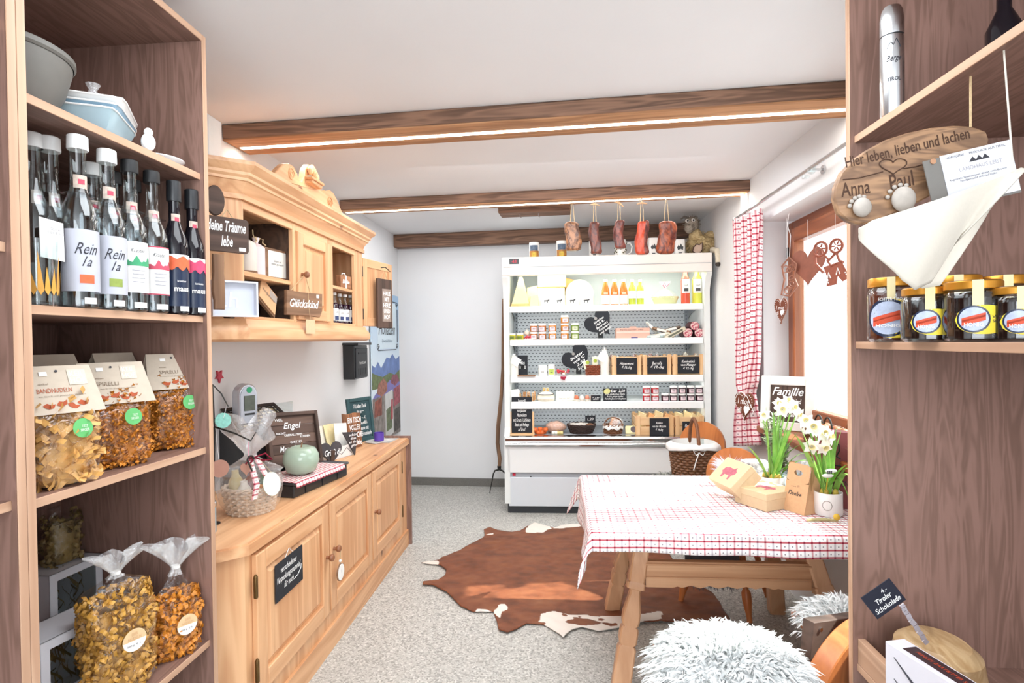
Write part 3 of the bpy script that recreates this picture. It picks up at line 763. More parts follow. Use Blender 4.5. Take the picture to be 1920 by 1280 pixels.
# --- tied cellophane bags of curly noodles on the low shelf
def tied_bag(label, loc, rz, wd, dp, h, mat, neck, flare, lean=0):
    t = thing('noodle_bag', label, 'pasta bag', loc, rz, 'tied cellophane noodle bags', ry=lean)
    f = bag_hull(wd, dp, h, .2, wob=.08)
    fill_bag(t, f, h, .9, curl_pasta, 680, mat, .97)
    m = MB()
    def g(u, v):
        if v < .72: p = f(u, v/.72*.93)[0]; return Vector((p.x*1.05, p.y*1.07, p.z)), (u, v)
        s = (v-.72)/.28; p = f(u, .93)[0]; a = 2*PI*u
        if s < .55:
            k = s/.55; kk = (1-k)**1.6; rr = .009*(1+.3*sin(a*6)); q = Vector((rr*cos(a), rr*sin(a), 0))
            z = p.z+neck*k; return Vector((p.x*1.04*kk+q.x*(1-kk), p.y*1.05*kk+q.y*(1-kk), z)), (u, v)
        k = (s-.55)/.45; rr = .009+flare*k; ww = 1+.45*k*sin(a*7)
        return Vector((rr*cos(a)*ww*1.1, rr*sin(a)*ww*.6, p.z+neck+flare*1.25*k+.012*k*sin(a*5))), (u, v)
    m.surf(g, 42, 30); m.build('film', FILM, t, 80)
    MB().surf(lambda u, v: g(u, .72+.28*(.35+.65*v)), 42, 9).build('gathered_film', FILMF, t, 80)
    MB().lathe([(.0105, -.004), (.0115, 0), (.0105, .004)], 12, TM(0, 0, h*.93+neck)).build('tie', PAPER, t)
    p = f(.77, .48)[0]
    M = TM(p.x*1.08, p.y*1.1-.003, p.z, rx=90, rz=4)
    MB().lathe([(.027, 0), (.027, .0008)], 30, M).build('round_label', plain('E3C295', .6, 0, .05, 30), t, 0)
    MB().prism([(.026*cos(a), .026*sin(a)) for a in [R(182+176*i/14) for i in range(15)]], .0005, TM(p.x*1.08, p.y*1.1-.0046, p.z, rz=4)).build('label_base', PAPER, t, 0)
    text('EIER\nNUDELN', .01, KRAFT, t, TM(p.x*1.08, p.y*1.1-.0052, p.z+.01, rz=4), width=.03, shear=0)
    text('500 g  € 5,-', .006, INK, t, TM(p.x*1.08, p.y*1.1-.0054, p.z-.011, rz=4), width=.034, shear=0)
    return t
zq = LS[4]
tied_bag('big tied clear bag of curly egg noodles in front of the white boxes', (-1.085, atX(218, 1150, -1.085).y, zq), 62, .15, .11, .272, PASTA3, .03, .035)
tied_bag('slimmer tied clear bag of twisted noodles by the end panel', (-1.055, atX(322, 1150, -1.055).y, zq), 60, .118, .095, .185, PASTA, .06, .052, 3)
# --- white boxes with windows behind
def window_box(label, loc, rz, w_, d_, h_, word, sub):
    t = thing('gift_box', label, 'box', loc, rz, 'white window boxes on the low shelf')
    m = MB(); k = .022
    m.box((0, 0, h_/2), (w_, d_, h_)); m.v = []; m.f = []; m.mi = []
    m.span((-w_/2, -d_/2, 0), (w_/2, -d_/2+.002, k*1.8)).span((-w_/2, -d_/2, h_-k), (w_/2, -d_/2+.002, h_)).span((-w_/2, -d_/2, k*1.8), (-w_/2+k, -d_/2+.002, h_-k)).span((w_/2-k, -d_/2, k*1.8), (w_/2, -d_/2+.002, h_-k))
    m.span((-w_/2, -d_/2, h_-.002), (w_/2, d_/2, h_)).span((-w_/2, -d_/2, 0), (w_/2, d_/2, .002)).span((-w_/2, d_/2-.002, 0), (w_/2, d_/2, h_)).span((-w_/2, -d_/2, 0), (-w_/2+.002, d_/2, h_)).span((w_/2-.002, -d_/2, 0), (w_/2, d_/2, h_))
    m.build('carton', plain('D9D9DE', .6, 0, .02, 20), t, 0)
    MB().span((-w_/2+k, -d_/2+.0025, k*1.8), (w_/2-k, -d_/2+.0035, h_-k)).build('window_film', GLASS, t, 0)
    m = MB(); random.seed(len(label))
    for i in range(60): flat_pasta(m, Vector((random.uniform(-w_/2+.03, w_/2-.03), random.uniform(-d_/2+.015, d_/2-.03), random.uniform(.02, h_-.03))), Vector((random.uniform(-.4, .4), random.uniform(-.3, .3), 1)), .06, .012)
    tag(m.build('dried_contents', PASTAD, t, 40), kind='stuff')
    text(word, .016, INK, t, TM(.015, -d_/2-.0006, k*.95+.004), width=.075, shear=0, bold=.02); text(sub, .006, INK, t, TM(.02, -d_/2-.0006, k*.3), width=.03, shear=0)
    return t
xw = -1.20
window_box('white window box lying behind the big noodle bag', (xw, atX(130, 1120, xw).y, zq), 80, .22, .11, .17, 'HEXENKÜCHE', 'LAND')
window_box('white window box standing at the back beneath a dark bag', (-1.36, 1.445, zq), 86, .16, .1, .245, 'KRÄUTER', 'TEE')
t = thing('herb_bag', 'dark clear bag of olive green noodles on the rear white box', 'pasta bag', (-1.36, 1.45, zq+.2455), 86)
f = bag_hull(.1, .07, .15); fill_bag(t, f, .15, .9, curl_pasta, 90, PASTAD)
m = MB(); m.surf(lambda u, v: (f(u, v)[0]*1.05, (u, v)), 24, 12); m.build('film', FILM, t, 80)
# ------------------------------------------------------------------ open shelf unit on the right wall
RF, RB = .745, 1.165
RY1 = 1.515
RS = {1: None}
zr1 = atY(1615, 247, RY1-.03).z; zr2 = atY(1625, 640, RY1-.03).z; zr3 = atY(1690, 1268, RY1-.1).z
shelf_unit('shelf_unit.002', 'tall brown shelf unit with honey jars and a thermos flask', .93, RY1, RF, RB, (zr1, zr2, .47, .08), 2.2, near=False)
unit_r = bpy.data.objects['shelf_unit.002']
# low front board making the bottom shelf a tray
zt = atY(1617, 1208, RY1-.03).z
MB().span((RF+.014, .93, .47), (RF+.032, RY1, zt), b=.001).build('front_board', UNIT_EY, unit_r, world=True)
MB().box((0, 0, 0), (.004, .46, .55), TM(RB-.012, 1.2, 1.0)).build('panel_joint', UNIT_Z, unit_r, world=True)
# --- thermos flask
x, wd, z0, h = fit(1648, 1690, 15, 222, 1.40)
t = thing('thermos_flask', 'slim polished steel thermos flask with a black drawing on it', 'flask', (x+.004, 1.40, zr1), -20)
rr = wd/2; hh = atY(1668, 15, 1.40).z-zr1
MB().lathe([(rr*.95, 0), (rr, .004), (rr, hh-.075), (rr*.98, hh-.07)], 32).build('body', STEEL, t)
MB().lathe([(rr*.98, hh-.067), (rr, hh-.063), (rr, hh-.03), (rr*.9, hh-.01), (rr*.7, hh)], 32).build('cap', STEEL, t)
MB().lathe([(rr*.97, hh-.071), (rr*.97, hh-.066)], 32, cap=False).build('seam', BLACK, t)
wrap_text(t, 'Berge', .02, INK, rr, hh*.50, .03, shear=.4); wrap_text(t, 'TIROL', .012, INK, rr, hh*.32, .028, shear=0)
m = MB()
pk = [(-.014, 0), (-.006, .014), (-.001, .006), (.005, .02), (.014, 0)]
for a, b_ in zip(pk, pk[1:]): m.tube([((rr+.0008)*sin(a[0]/rr), -(rr+.0008)*cos(a[0]/rr), hh*.6+a[1]), ((rr+.0008)*sin(b_[0]/rr), -(rr+.0008)*cos(b_[0]/rr), hh*.6+b_[1])], .0007, 4)
m.build('mountain_drawing', INK, t)
t = thing('dark_bottle', 'dark bottle in the shadow behind the thermos flask', 'bottle', (1.0, 1.36, zr1), 0)
MB().lathe([(.032, 0), (.034, .01), (.034, .17), (.014, .215), (.013, .28), (.016, .282), (.016, .3)], 20).build('body', DARKL, t)
MB().lathe([(.0345, .06), (.0345, .14)], 20, cap=False).build('label', plain('4A3A34', .6), t)
# --- olive wood key board, hanging askew from the shelf above
Yk = 1.14
def K(px, py): return atY(px, py, Yk)
outl = [(1564, 372), (1566, 350), (1578, 322), (1600, 298), (1625, 281), (1660, 262), (1700, 249), (1745, 239), (1790, 235), (1825, 237), (1850, 246), (1856, 262), (1850, 290), (1800, 330), (1740, 370), (1690, 395), (1650, 412), (1630, 418), (1610, 420), (1590, 414), (1572, 398)]
ctr = K(1700, 330)
t = thing('key_board', 'oval olive wood board engraved with names and two stone knobs', 'wall board', ctr)
P = [K(*q)-ctr for q in outl]
MB().prism([(p.x, p.z) for p in P], .016, b=.003).build('board', OLIVE, t)
BURN = plain('4A3122', .8, 0, .1)
def kt(s, px, py, w, rot, sz=.05, **kw):
    q = K(px, py)-ctr; s_ = 1067/Yk
    text(s, sz, BURN, t, TM(q.x, -.0008, q.z, ry=-rot), width=w/s_, **kw)
kt('Hier leben, lieben und lachen', 1700, 279, 214, 12, shear=.05, bold=.01)
kt('Anna', 1603, 353, 50, 7, shear=.1, bold=.01); kt('Paul', 1690, 338, 42, 12, shear=.1, bold=.01)
hp = heart(.05, .03, 26); q = K(1674, 313)-ctr
MB().tube([(q.x+a, -.001, q.z+b_) for a, b_ in hp], .0011, 5, closed=True).tube([(K(a, b_)-ctr)+Vector((0, -.001, 0)) for a, b_ in ((1580, 337), (1610, 334), (1640, 326), (1655, 322))], .0011, 5).tube([(K(a, b_)-ctr)+Vector((0, -.001, 0)) for a, b_ in ((1694, 316), (1715, 313), (1735, 307), (1755, 305))], .0011, 5).build('engraved_heart', BURN, t)
STONE = plain('B5ADA4', .75, 0, .12, 60)
for px, py, r_ in ((1611, 391, .0165), (1688, 376, .0215)):
    q = K(px, py)-ctr
    k = MB().ball((q.x, -.011, q.z), (r_, .012, r_*1.12), 18, 10).build('stone_knob', STONE, t)
    m = MB()
    for j in range(5): a = R(72+j*24); m.ball((q.x+cos(a)*r_*1.22, -.005, q.z+sin(a)*r_*1.32), (.0042, .004, .0042), 8, 6)
    tag(m.build('stone_toes', STONE, k), kind='stuff')
MB().tube([(ctr*0)+Vector((.12, .008, .07)), Vector((.12, .008, zr1-UT-ctr.z-.001))], .002, 5).build('hanging_cord', ROPE, t)
# --- price card in a clear holder
q = K(1800, 340); 
t = thing('price_holder', 'clear holder with a white printed card clipped over the key board', 'card holder', (q.x, Yk-.03, q.z), 0)
s_ = 1067/(Yk-.03)
MB().box((0, 0, 0), (148/s_, .002, 92/s_), TM(ry=-12)).build('backing', plain('77746F', .4, 0, .05), t, 0)
MB().box((.014, -.002, .003), (118/s_, .001, 90/s_), TM(ry=-12)).build('card', plain('DADBE2', .5, 0, .03), t, 0)
M = TM(ry=-12) @ Matrix.Translation((.014, -.0028, .003))
text('HOFEIGENE  ·  PRODUKTE AUS TIROL', .006, INK, t, M @ Matrix.Translation((0, 0, .040)), width=.105, shear=0)
m = MB(); 
for dx in (-.011, 0, .011): m.prism([(dx-.007, 0), (dx, .009), (dx+.007, 0)], .0004, M @ Matrix.Translation((.004, 0, .024)))
m.build('peak_emblem', INK, t, 0)
text('LANDHAUS LEIST', .01, plain('9C9AA2', .7, 0, 0), t, M @ Matrix.Translation((.004, 0, .014)), width=.075, shear=0)
text('Regionale Spezialitäten direkt vom Bauern\nhandgemacht mit viel Liebe', .005, INK, t, M @ Matrix.Translation((-.004, 0, -.004)), width=.1, shear=0)
MB().lathe([(.005, 0), (.005, .002)], 12, TM(-.068, -.0015, .03, rx=90)).build('rivet', plain('B78A6A', .4, .3), t)
MB().box((0, .022, .03), (.02, .04, .004)).build('clip', BLACKP, t)
# --- cream felt cloth hanging over the honey
Yc = 1.03
c0 = atY(1700, 440, Yc)
t = thing('felt_cloth', 'cream felt cloth hanging in a fold above the honey jars', 'cloth', c0)
A = [atY(*q, Yc)-c0 for q in ((1611, 428), (1640, 412), (1700, 394), (1760, 374), (1820, 352), (1880, 330), (1918, 314))]
B = [atY(*q, Yc)-c0 for q in ((1616, 450), (1640, 490), (1672, 530), (1700, 545), (1740, 530), (1792, 455), (1916, 322))]
def lerp(L, u): k = min(int(u*(len(L)-1)), len(L)-2); return L[k].lerp(L[k+1], u*(len(L)-1)-k)
def cl(u, v):
    p = lerp(A, u).lerp(lerp(B, u), v)
    p = p + Vector((0, -.03*sin(PI*min(1, u*1.2))*sin(v*2.2) + .008*sin(u*9+v*2), 0))
    return p, (u, v)
FELT = plain('CBC4B7', .95, 0, .03, 200)
m = MB(); m.surf(cl, 30, 20); m.build('front_fold', FELT, t, 80, solid=.003)
B2_ = [atY(*q, Yc+.05)-c0 for q in ((1640, 470), (1700, 500), (1735, 540), (1760, 535), (1800, 470), (1850, 395), (1917, 320))]
A2_ = [atY(*q, Yc+.05)-c0 for q in ((1650, 430), (1700, 420), (1760, 400), (1800, 385), (1840, 365), (1880, 342), (1916, 316))]
m = MB(); m.surf(lambda u, v: (lerp(A2_, u).lerp(lerp(B2_, u), v)+Vector((0, .012*sin(u*7), 0)), (u, v)), 30, 14); m.build('rear_fold', FELT, t, 80, solid=.003)
p = atY(1900, 322, Yc)-c0
MB().tube([p, Vector((p.x, p.y+.02, zr1-UT-c0.z-.001))], .0015, 6).build('hanging_loop', FELT, t)
# --- honey jars
HONEY = plain('1E0E0B', .1, 0, .2, 10); HONEY2 = plain('5A2412', .1, 0, .2, 10); GOLD = plain('C98B2E', .3, .6, .1, 30)
YEL = plain('EDD33C', .5, 0, .05, 40); BLUEM = plain('4B6DB0', .6, 0, .1, 40); REDM = plain('D4502F', .6, 0, .15, 40)
def honey_jar(label, loc, rz, r, h, liq, big=False):
    t = thing('honey_jar', label, 'jar', loc, rz, 'dark honey jars with gold lids')
    MB().lathe([(r*.9, 0), (r, .006), (r, h*.72), (r*.97, h*.80), (r*.86, h*.85), (r*.86, h*.88)], 28).build('body', GLASS, t)
    MB().lathe([(r*.9, .004), (r*.985, .008), (r*.985, h*.72), (r*.85, h*.8)], 28).build('honey', liq, t)
    MB().lathe([(r*.93, h*.86), (r*.96, h*.87), (r*.96, h*.98), (r*.92, h)], 28).build('lid', GOLD, t)
    MB().lathe([(r*.9, h*.995), (r*.88, h+.001)], 28).build('lid_print', plain('2C2420', .4), t)
    wrap_label(t, r, h*.48, h*1.0, 10, plain('E6D9A8', .6), 'seal_strip', a0=-120, n=3)
    # eye shaped label
    def lab(u, v):
        x = 2*u-1; a = R(-110+x*52); hh = h*.235*(1-abs(x)**2.2)**.5 if not big else h*.30*(1-abs(x)**3)**.5
        return Vector(((r+.0008)*cos(a), (r+.0008)*sin(a), h*.36+hh*(2*v-1))), (u, v)
    m = MB(); m.surf(lab, 18, 4); m.build('label', YEL, t, 60)
    def disc(rad, c, a0, off, e=1.0):
        m = MB()
        m.surf(lambda u, v: (Vector(((r+off)*cos(R(a0)+rad*v*cos(2*PI*u)/r), (r+off)*sin(R(a0)+rad*v*cos(2*PI*u)/r), h*.37+rad*e*v*sin(2*PI*u))), (u, v)), 24, 3); return m
    k = h*.2 if not big else h*.27
    disc(k*1.1, 0, -128, .0012).build('emblem_ring', NAVY, t, 60); disc(k*.95, 0, -128, .0016).build('emblem', plain('B8C4DC', .5, 0, .2, 90), t, 60)
    m = MB()
    for j, (dz, th) in enumerate(((-.10, .09), (.12, .07))):
        m.surf(lambda u, v: (Vector(((r+.0022)*cos(R(-128)+(u-.5)*k*1.5/r), (r+.0022)*sin(R(-128)+(u-.5)*k*1.5/r), h*.37+k*(dz+(u-.5)*.45)+h*th*(v-.5))), (u, v)), 8, 1)
    m.build('emblem_bands', REDM, t, 60)
    wrap_text(t, 'HONIG', .01, CHALK, r+.0014, h*.37-k*.45, k*1.2, a0=-128, shear=0, bold=.02)
    wrap_text(t, 'Wald\n500 g', .008, INK, r+.0004, h*.36, h*.16, a0=-84, shear=0)
    if big: wrap_text(t, 'ECHTER TIROLER', .01, CHALK, r+.0004, h*.66, h*.4, a0=-115, shear=0)
    return t
yj = 1.33
for px, Y, r, hpx, lab, liq in ((1668, 1.39, .046, (522, 637), 'honey jar with mountain emblem beside the end panel', HONEY2), (1738, 1.24, .046, (540, 640), 'honey jar with yellow label under the tip of the cloth', HONEY), (1824, 1.17, .0485, (528, 640), 'large honey jar with yellow eye shaped label', HONEY), (1905, 1.13, .044, (556, 638), 'shorter honey jar with yellow label cut by the frame edge', HONEY)):
    p = atY(px, 600, Y); hh = atY(px, hpx[0], Y).z-zr2
    honey_jar(lab, (p.x, Y, zr2), 5, r, max(hh, .1), liq, px == 1668)
for px, Y, lab in ((1795, 1.34, 'honey jar in the back row behind the large jar'), (1885, 1.32, 'honey jar in the back row near the rear panel')):
    p = atY(px, 600, Y); honey_jar(lab, (min(p.x, 1.11), Y, zr2), 0, .046, atY(px, 518, Y).z-zr2, HONEY)
# --- tray: chocolate, wooden bowl, price flag, wallet
zb3 = .47
def tray(px, py, Y): return atY(px, py, Y)
p = atY(1768, 1207, 1.36); 
t = thing('wooden_bowl', 'smooth pale wooden bowl turned upside down in the tray', 'bowl', (min(p.x, 1.05), 1.38, zb3))
hb = p.z-zb3
MB().lathe([(.088, 0), (.087, hb*.5), (.08, hb*.85), (.06, hb*.98), (0, hb)], 36, TM(s=(1, 1.2, 1))).build('body', wood('bowl_wood', 'C9AC83', 'A98558', 'y', 14, 60, .45, None, 3, 8), t)
q = atY(1672, 1203, 1.32)
hb2 = q.z-zb3
t = thing('chocolate_box', 'long white and dark chocolate box lying along the tray front', 'box', (q.x+.045, 1.2, zb3), 14)
MB().box((0, 0, hb2/2), (.05, .27, hb2), None, .002).build('carton', plain('E4E2EA', .5, 0, .02, 20), t, 0)
MB().box((.003, -.01, hb2), (.034, .22, .001)).build('dark_window', plain('3B2A2E', .4, 0, .15, 40), t, 0)
text('FEINSTE ZARTBITTER SCHOKOLADE', .012, REDM, t, TM(.003, -.01, hb2+.0012, rz=-90) @ TM(rx=-90), width=.18, shear=0)
m = MB()
for k in range(2): m.tube([(-.0255, .11, hb2*(.85-.3*k)), (-.0257, .02, hb2*(.5-.25*k)), (-.0255, -.1, hb2*(.35-.2*k))], [.001, .005, .001], 5)
m.build('swoosh_print', INK, t)
pf = atY(1656, 1122, 1.33)
base = atY(1738, 1206, 1.33)
t = thing('price_flag', 'black diamond tag reading Tiroler Schokolade on a silver ribbon clip', 'price tag', (base.x, base.y, base.z))
q = pf-base
M = Matrix.Translation(q) @ TM(ry=-37)
MB().box((0, 0, 0), (.077, .002, .059), M).build('tag', plain('15182A', .6, 0, .1), t, 0)
text('4.-', .014, CHALK, t, M @ Matrix.Translation((.012, -.0014, .016)), width=.014, shear=.1)
text('Tiroler\nSchokolade', .017, CHALK, t, M @ Matrix.Translation((0, -.0014, -.007)), width=.064, shear=.2, bold=.012)
pts = [Vector((0, 0, 0)), (atY(1722, 1182, 1.33)-base), (atY(1700, 1150, 1.33)-base), (atY(1690, 1132, 1.33)-base)]
m = MB()
RIB = plain('C9C4CC', .25, .7, .15, 60)
for k in range(9):
    a = k/9; P0 = lerp(pts, a); P1 = lerp(pts, a+.10)
    m.box((0, 0, 0), (.011, .003, (P1-P0).length), Matrix.Translation((P0+P1)/2) @ TM(ry=math.degrees(math.atan2((P1-P0).x, (P1-P0).z))+(9 if k % 2 else -9)))
tag(m.build('twisted_ribbon', RIB, t, 0), kind='stuff')
# --- black jacket hanging at the rear end of the tray
BAG = plain('2A2630', .55, 0, .3, 30)
pj = atY(1905, 1150, .99)
t = thing('handbag', 'black quilted bag with a studded strap lying at the tray end', 'bag', (pj.x+.055, 1.0, zb3))
m = MB(); m.ball((0, 0, .125), (.085, .06, .125), 24, 16, fn=lambda p: 1+.05*sin(p.z*18)+.03*sin(p.x*14)); m.build('body', BAG, t, 60)
s0 = atY(1868, 1180, .96)-wloc(t)
loop = [(-.03, -.02, .23), (-.075, -.04, .2), (-.105, -.045, .165), (-.118, -.045, .155), (-.112, -.05, .147), (-.095, -.05, .155), (-.06, -.06, .19)]
MB().tube(loop, .006, 8).build('strap', BLACK, t)
m = MB()
for k in range(14): p = lerp([Vector(q) for q in loop], k/13.01); m.ball((p.x, p.y-.006, p.z+.002), .0028, 6, 4)
tag(m.build('strap_studs', STEEL, t), kind='stuff')
t = thing('grey_box', 'grey flat box at the near end of the tray', 'box', (atY(1893, 1275, 1.03).x, 1.06, zb3), 12)
MB().box((0, 0, .03), (.1, .1, .06), None, .002).build('carton', plain('565B5E', .5, 0, .08), t); MB().box((0, 0, .062), (.103, .103, .004), None, .001).build('lid', plain('62686B', .5, 0, .08), t)
# ------------------------------------------------------------------ pine sideboard along the left wall
SX, SY0, SY1, SZ = -.985, 1.70, 3.60, .69
def fitX(l, r, t, b, X):
    'centre Y, width along Y, base z, height of the pixel box on the plane x = X'
    p, q = atX(l, (t+b)/2, X), atX(r, (t+b)/2, X); m = (l+r)/2
    z1, z0 = atX(m, t, X).z, atX(m, b, X).z
    return (p.y+q.y)/2, q.y-p.y, z0, z1-z0
sb = thing('sideboard', 'long low pine sideboard with three panelled doors and a canted end', 'sideboard', (XL+.23, (SY0+SY1)/2, 0))
def plan(m, pts, z0, z1):
    n = len(pts); vs = [(x, y, z0) for x, y in pts]+[(x, y, z1) for x, y in pts]
    return m.add(vs, [tuple(range(n))[::-1], tuple(range(n, 2*n))]+[(i, (i+1) % n, n+(i+1) % n, n+i) for i in range(n)])
cant = .138
def outline(off, y1=SY1): return [(XL+.005, y1), (XL+.005, SY0-cant), (SX-cant+.02, SY0-cant-off*.4), (SX+off, SY0-off*.4), (SX+off, y1)]
plan(MB(), outline(0), .05, SZ-.04).build('carcass', PINE_Z, sb, world=True)
plan(MB(), outline(.012), 0, .10).build('plinth', PINE_Y, sb, world=True)
plan(plan(MB(), outline(.022), SZ-.038, SZ-.006), outline(.016), SZ-.006, SZ).build('worktop', PINE_Y, sb, world=True)
MB().span((XL+.005, SY1+.001, 0), (SX+.03, SY1+.022, SZ+.012), b=.001).build('end_panel', UNIT_Z, sb, world=True)
dpx = [(468, 606), (610, 689), (692, 747)]
def panel_door(parent, y0, y1, z0, z1, X, th=.02, fr=.062, name='door', knob=None, hinge=None):
    o = bpy.data.objects.new(name, None); COL.objects.link(o); o.parent = parent; o.location = Vector((X, y0, z0))-wloc(parent)
    def kid(mb, nm, mt, **k): return mb.build(nm, mt, o, world=True, **k)
    for ya, yb in ((y0, y0+fr), (y1-fr, y1)): kid(MB().span((X, ya, z0), (X+th, yb, z1), b=.003), 'stile', PINE_Z)
    for za, zb_ in ((z0, z0+fr), (z1-fr, z1)): kid(MB().span((X, y0+fr, za), (X+th, y1-fr, zb_), b=.003), 'rail', PINE_Y)
    m = MB(); a = (y0+fr-.002, z0+fr-.002); b_ = (y1-fr+.002, z1-fr+.002); g = .028
    xb, xt = X+.004, X+th-.003
    pts = [(xb, a[0], a[1]), (xb, b_[0], a[1]), (xb, b_[0], b_[1]), (xb, a[0], b_[1]), (xb, a[0]+.012, a[1]+.012), (xb, b_[0]-.012, a[1]+.012), (xb, b_[0]-.012, b_[1]-.012), (xb, a[0]+.012, b_[1]-.012), (xt, a[0]+g, a[1]+g), (xt, b_[0]-g, a[1]+g), (xt, b_[0]-g, b_[1]-g), (xt, a[0]+g, b_[1]-g)]
    m.add(pts, [(0, 1, 5, 4), (1, 2, 6, 5), (2, 3, 7, 6), (3, 0, 4, 7), (4, 5, 9, 8), (5, 6, 10, 9), (6, 7, 11, 10), (7, 4, 8, 11), (8, 9, 10, 11)])
    kid(m, 'raised_panel', PINE_Z, smooth=0)
    if knob: kid(MB().lathe([(.008, 0), (.007, .01), (.012, .016), (.015, .022), (.013, .03), (.006, .034), (0, .035)], 16, TM(X+th, knob[0], knob[1], ry=90)), 'knob', plain('8C5A3C', .4, 0, .1))
    if hinge is not None:
        for z in (z0+.09, z1-.10): kid(MB().lathe([(.006, -.035), (.007, -.033), (.007, .033), (.006, .035), (.003, .04)], 10, TM(X+th-.002, hinge, z)), 'hinge', BRASS)
    return o
doors = []
for k, (l, r) in enumerate(dpx):
    y0, y1 = atX(l, 930, SX).y, atX(r, 870, SX).y
    kn = [(y1-.03, .42), (y0+.03, .43), (y0+.03, .42)][k]
    doors.append((y0, y1)); panel_door(sb, y0, y1, .175, .635, SX, knob=kn, hinge=[y0-.006, None, y1+.006][k])
# chalk notice hanging on the first door
yc, wd, z0, h = fitX(515, 570, 1040, 1098, SX+.025)
yc += -.0
t = thing('chalk_notice', 'black notice hanging on the first sideboard door from a string', 'sign', (SX+.0225, yc, .492), 90)
MB().box((0, 0, 0), (.205, .003, .13), TM(ry=0)).build('board', SLATE, t, 0)
text('verschiedenes\nVerpackungsmaterial\nfür euch', .03, CHALK, t, TM(-.005, -.0022, .006), width=.175, shear=.35, bold=.006)
MB().tube([(.03, -.002, -.034), (.06, -.002, -.03), (.085, -.002, -.015), (.088, -.002, .0)], .0012, 4).build('arrow', CHALK, t)
MB().tube([(-.03, 0, .065), (0, .0, .09), (.03, 0, .065)], .001, 4).build('string', CHALK, t)
# white wooden slice on the second door knob
kx, kz = SX+.045, .43; ky = doors[1][0]+.03
t = thing('tree_slice_tag', 'white round tree slice tag hanging from the second door knob', 'tag', (kx, ky, kz-.10), 90)
MB().lathe([(.036, 0), (.036, .006)], 24, TM(0, 0, 0, rx=90)).build('bark_rim', BARN, t); MB().lathe([(.0335, 0), (.0335, .0075)], 24, TM(0, .0006, 0, rx=90)).build('face', PAPER, t)
text('1', .018, INK, t, TM(0, -.0085, .004), shear=0); MB().tube([(0, -.003, .03), (.002, -.003, .065), (0, -.006, .095), (.006, 0, .116), (.012, -.004, .1)], .0014, 5).build('string', ROPE, t); MB().ball((0, -.003, .048), .006, 10, 8).build('bead', WHITEC, t)

# ------------------------------------------------------------------ wall cabinet above it
CX, CY0, CY1, CZ0, CZ1 = -1.13, 1.975, 3.25, 1.335, 1.86
wc = thing('wall_cabinet', 'carved pine wall cabinet with a cornice and scrolled crest', 'cabinet', (XL+.16, (CY0+CY1)/2, CZ0))
ca = .22
def coutl(off, y1=CY1): return [(XL+.002, y1+off*.6), (XL+.002, CY0-ca), (CX-ca*.9, CY0-ca-off*.4), (CX+off, CY0-off*.4), (CX+off, y1+off*.6)]
# cornice and base mouldings as stacked profiles
def stack(name, prof, mat):
    m = MB(); rings = []
    n = 5; vs = []
    for off, z in prof: vs += [(x, y, z) for x, y in coutl(off)]
    fs = [tuple(range(n))[::-1], tuple(range((len(prof)-1)*n, len(prof)*n))]
    for k in range(len(prof)-1):
        for i in range(n): j = (i+1) % n; fs.append((k*n+i, k*n+j, (k+1)*n+j, (k+1)*n+i))
    return m.add(vs, fs).build(name, mat, wc, 25, world=True)
stack('cornice', [(.0, CZ1-.03), (.012, CZ1-.03), (.012, CZ1-.012), (.006, CZ1-.008), (.012, CZ1+.01), (.028, CZ1+.03), (.034, CZ1+.032), (.034, CZ1+.042), (.045, CZ1+.05), (.045, CZ1+.06), (.062, CZ1+.072), (.070, CZ1+.082), (.070, CZ1+.095)], PINE_Y)
stack('base_moulding', [(.012, CZ0-.015), (.03, CZ0-.008), (.034, CZ0+.012), (.03, CZ0+.03), (.014, CZ0+.05), (.01, CZ0+.066), (.0, CZ0+.066)], PINE_Y)
# carcass: back, ends, frame
def W(a, b_, nm, mt, par=wc, b=.002):
    o = MB().span(a, b_, b=b).build(nm, mt, par, world=True)
    if par is not wc:
        O = wloc(par)
    return o
zi0, zi1 = CZ0+.066, CZ1-.03
def Yc_(px, py=500): return atX(px, py, CX).y
yb1a, yb1b = CY0+.012, Yc_(551, 560)
yd0, yd1 = Yc_(556, 560), Yc_(616, 560)
yb2a, yb2b = Yc_(625, 560), Yc_(666, 560)
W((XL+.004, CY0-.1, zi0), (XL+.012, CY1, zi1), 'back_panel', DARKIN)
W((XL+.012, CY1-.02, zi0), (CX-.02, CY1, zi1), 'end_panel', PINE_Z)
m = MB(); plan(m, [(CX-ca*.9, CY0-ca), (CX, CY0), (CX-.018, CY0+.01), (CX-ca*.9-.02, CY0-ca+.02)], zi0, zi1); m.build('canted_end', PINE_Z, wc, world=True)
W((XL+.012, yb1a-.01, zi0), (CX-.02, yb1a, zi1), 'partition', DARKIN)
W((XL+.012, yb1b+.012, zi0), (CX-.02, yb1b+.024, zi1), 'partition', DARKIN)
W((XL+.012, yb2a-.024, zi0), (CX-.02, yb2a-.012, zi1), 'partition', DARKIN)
for ya, yb in ((CY0, yb1a), (yb1b, yd0), (yd1, yb2a), (yb2b, CY1)):
    W((CX-.02, ya, zi0), (CX, yb, zi1), 'stile', PINE_Z)
for za, zb_ in ((zi0, zi0+.012), (zi1-.03, zi1)):
    for ya, yb in ((yb1a, yb1b), (yd0, yd1), (yb2a, yb2b)): W((CX-.02, ya, za), (CX-.001, yb, zb_), 'rail', PINE_Y)
zsh = atX(500, 515, CX).z
W((XL+.012, yb1a, zsh-.018), (CX-.012, yb1b+.01, zsh), 'shelf', PINE_Y); zsh2 = atX(645, 538, CX).z
W((XL+.012, yb2a-.01, zsh2-.016), (CX-.012, yb2b+.03, zsh2), 'shelf', PINE_Y)
W((XL+.012, CY0-.05, zi0), (CX-.02, CY1-.02, zi0+.008), 'floor_board', DARKIN)
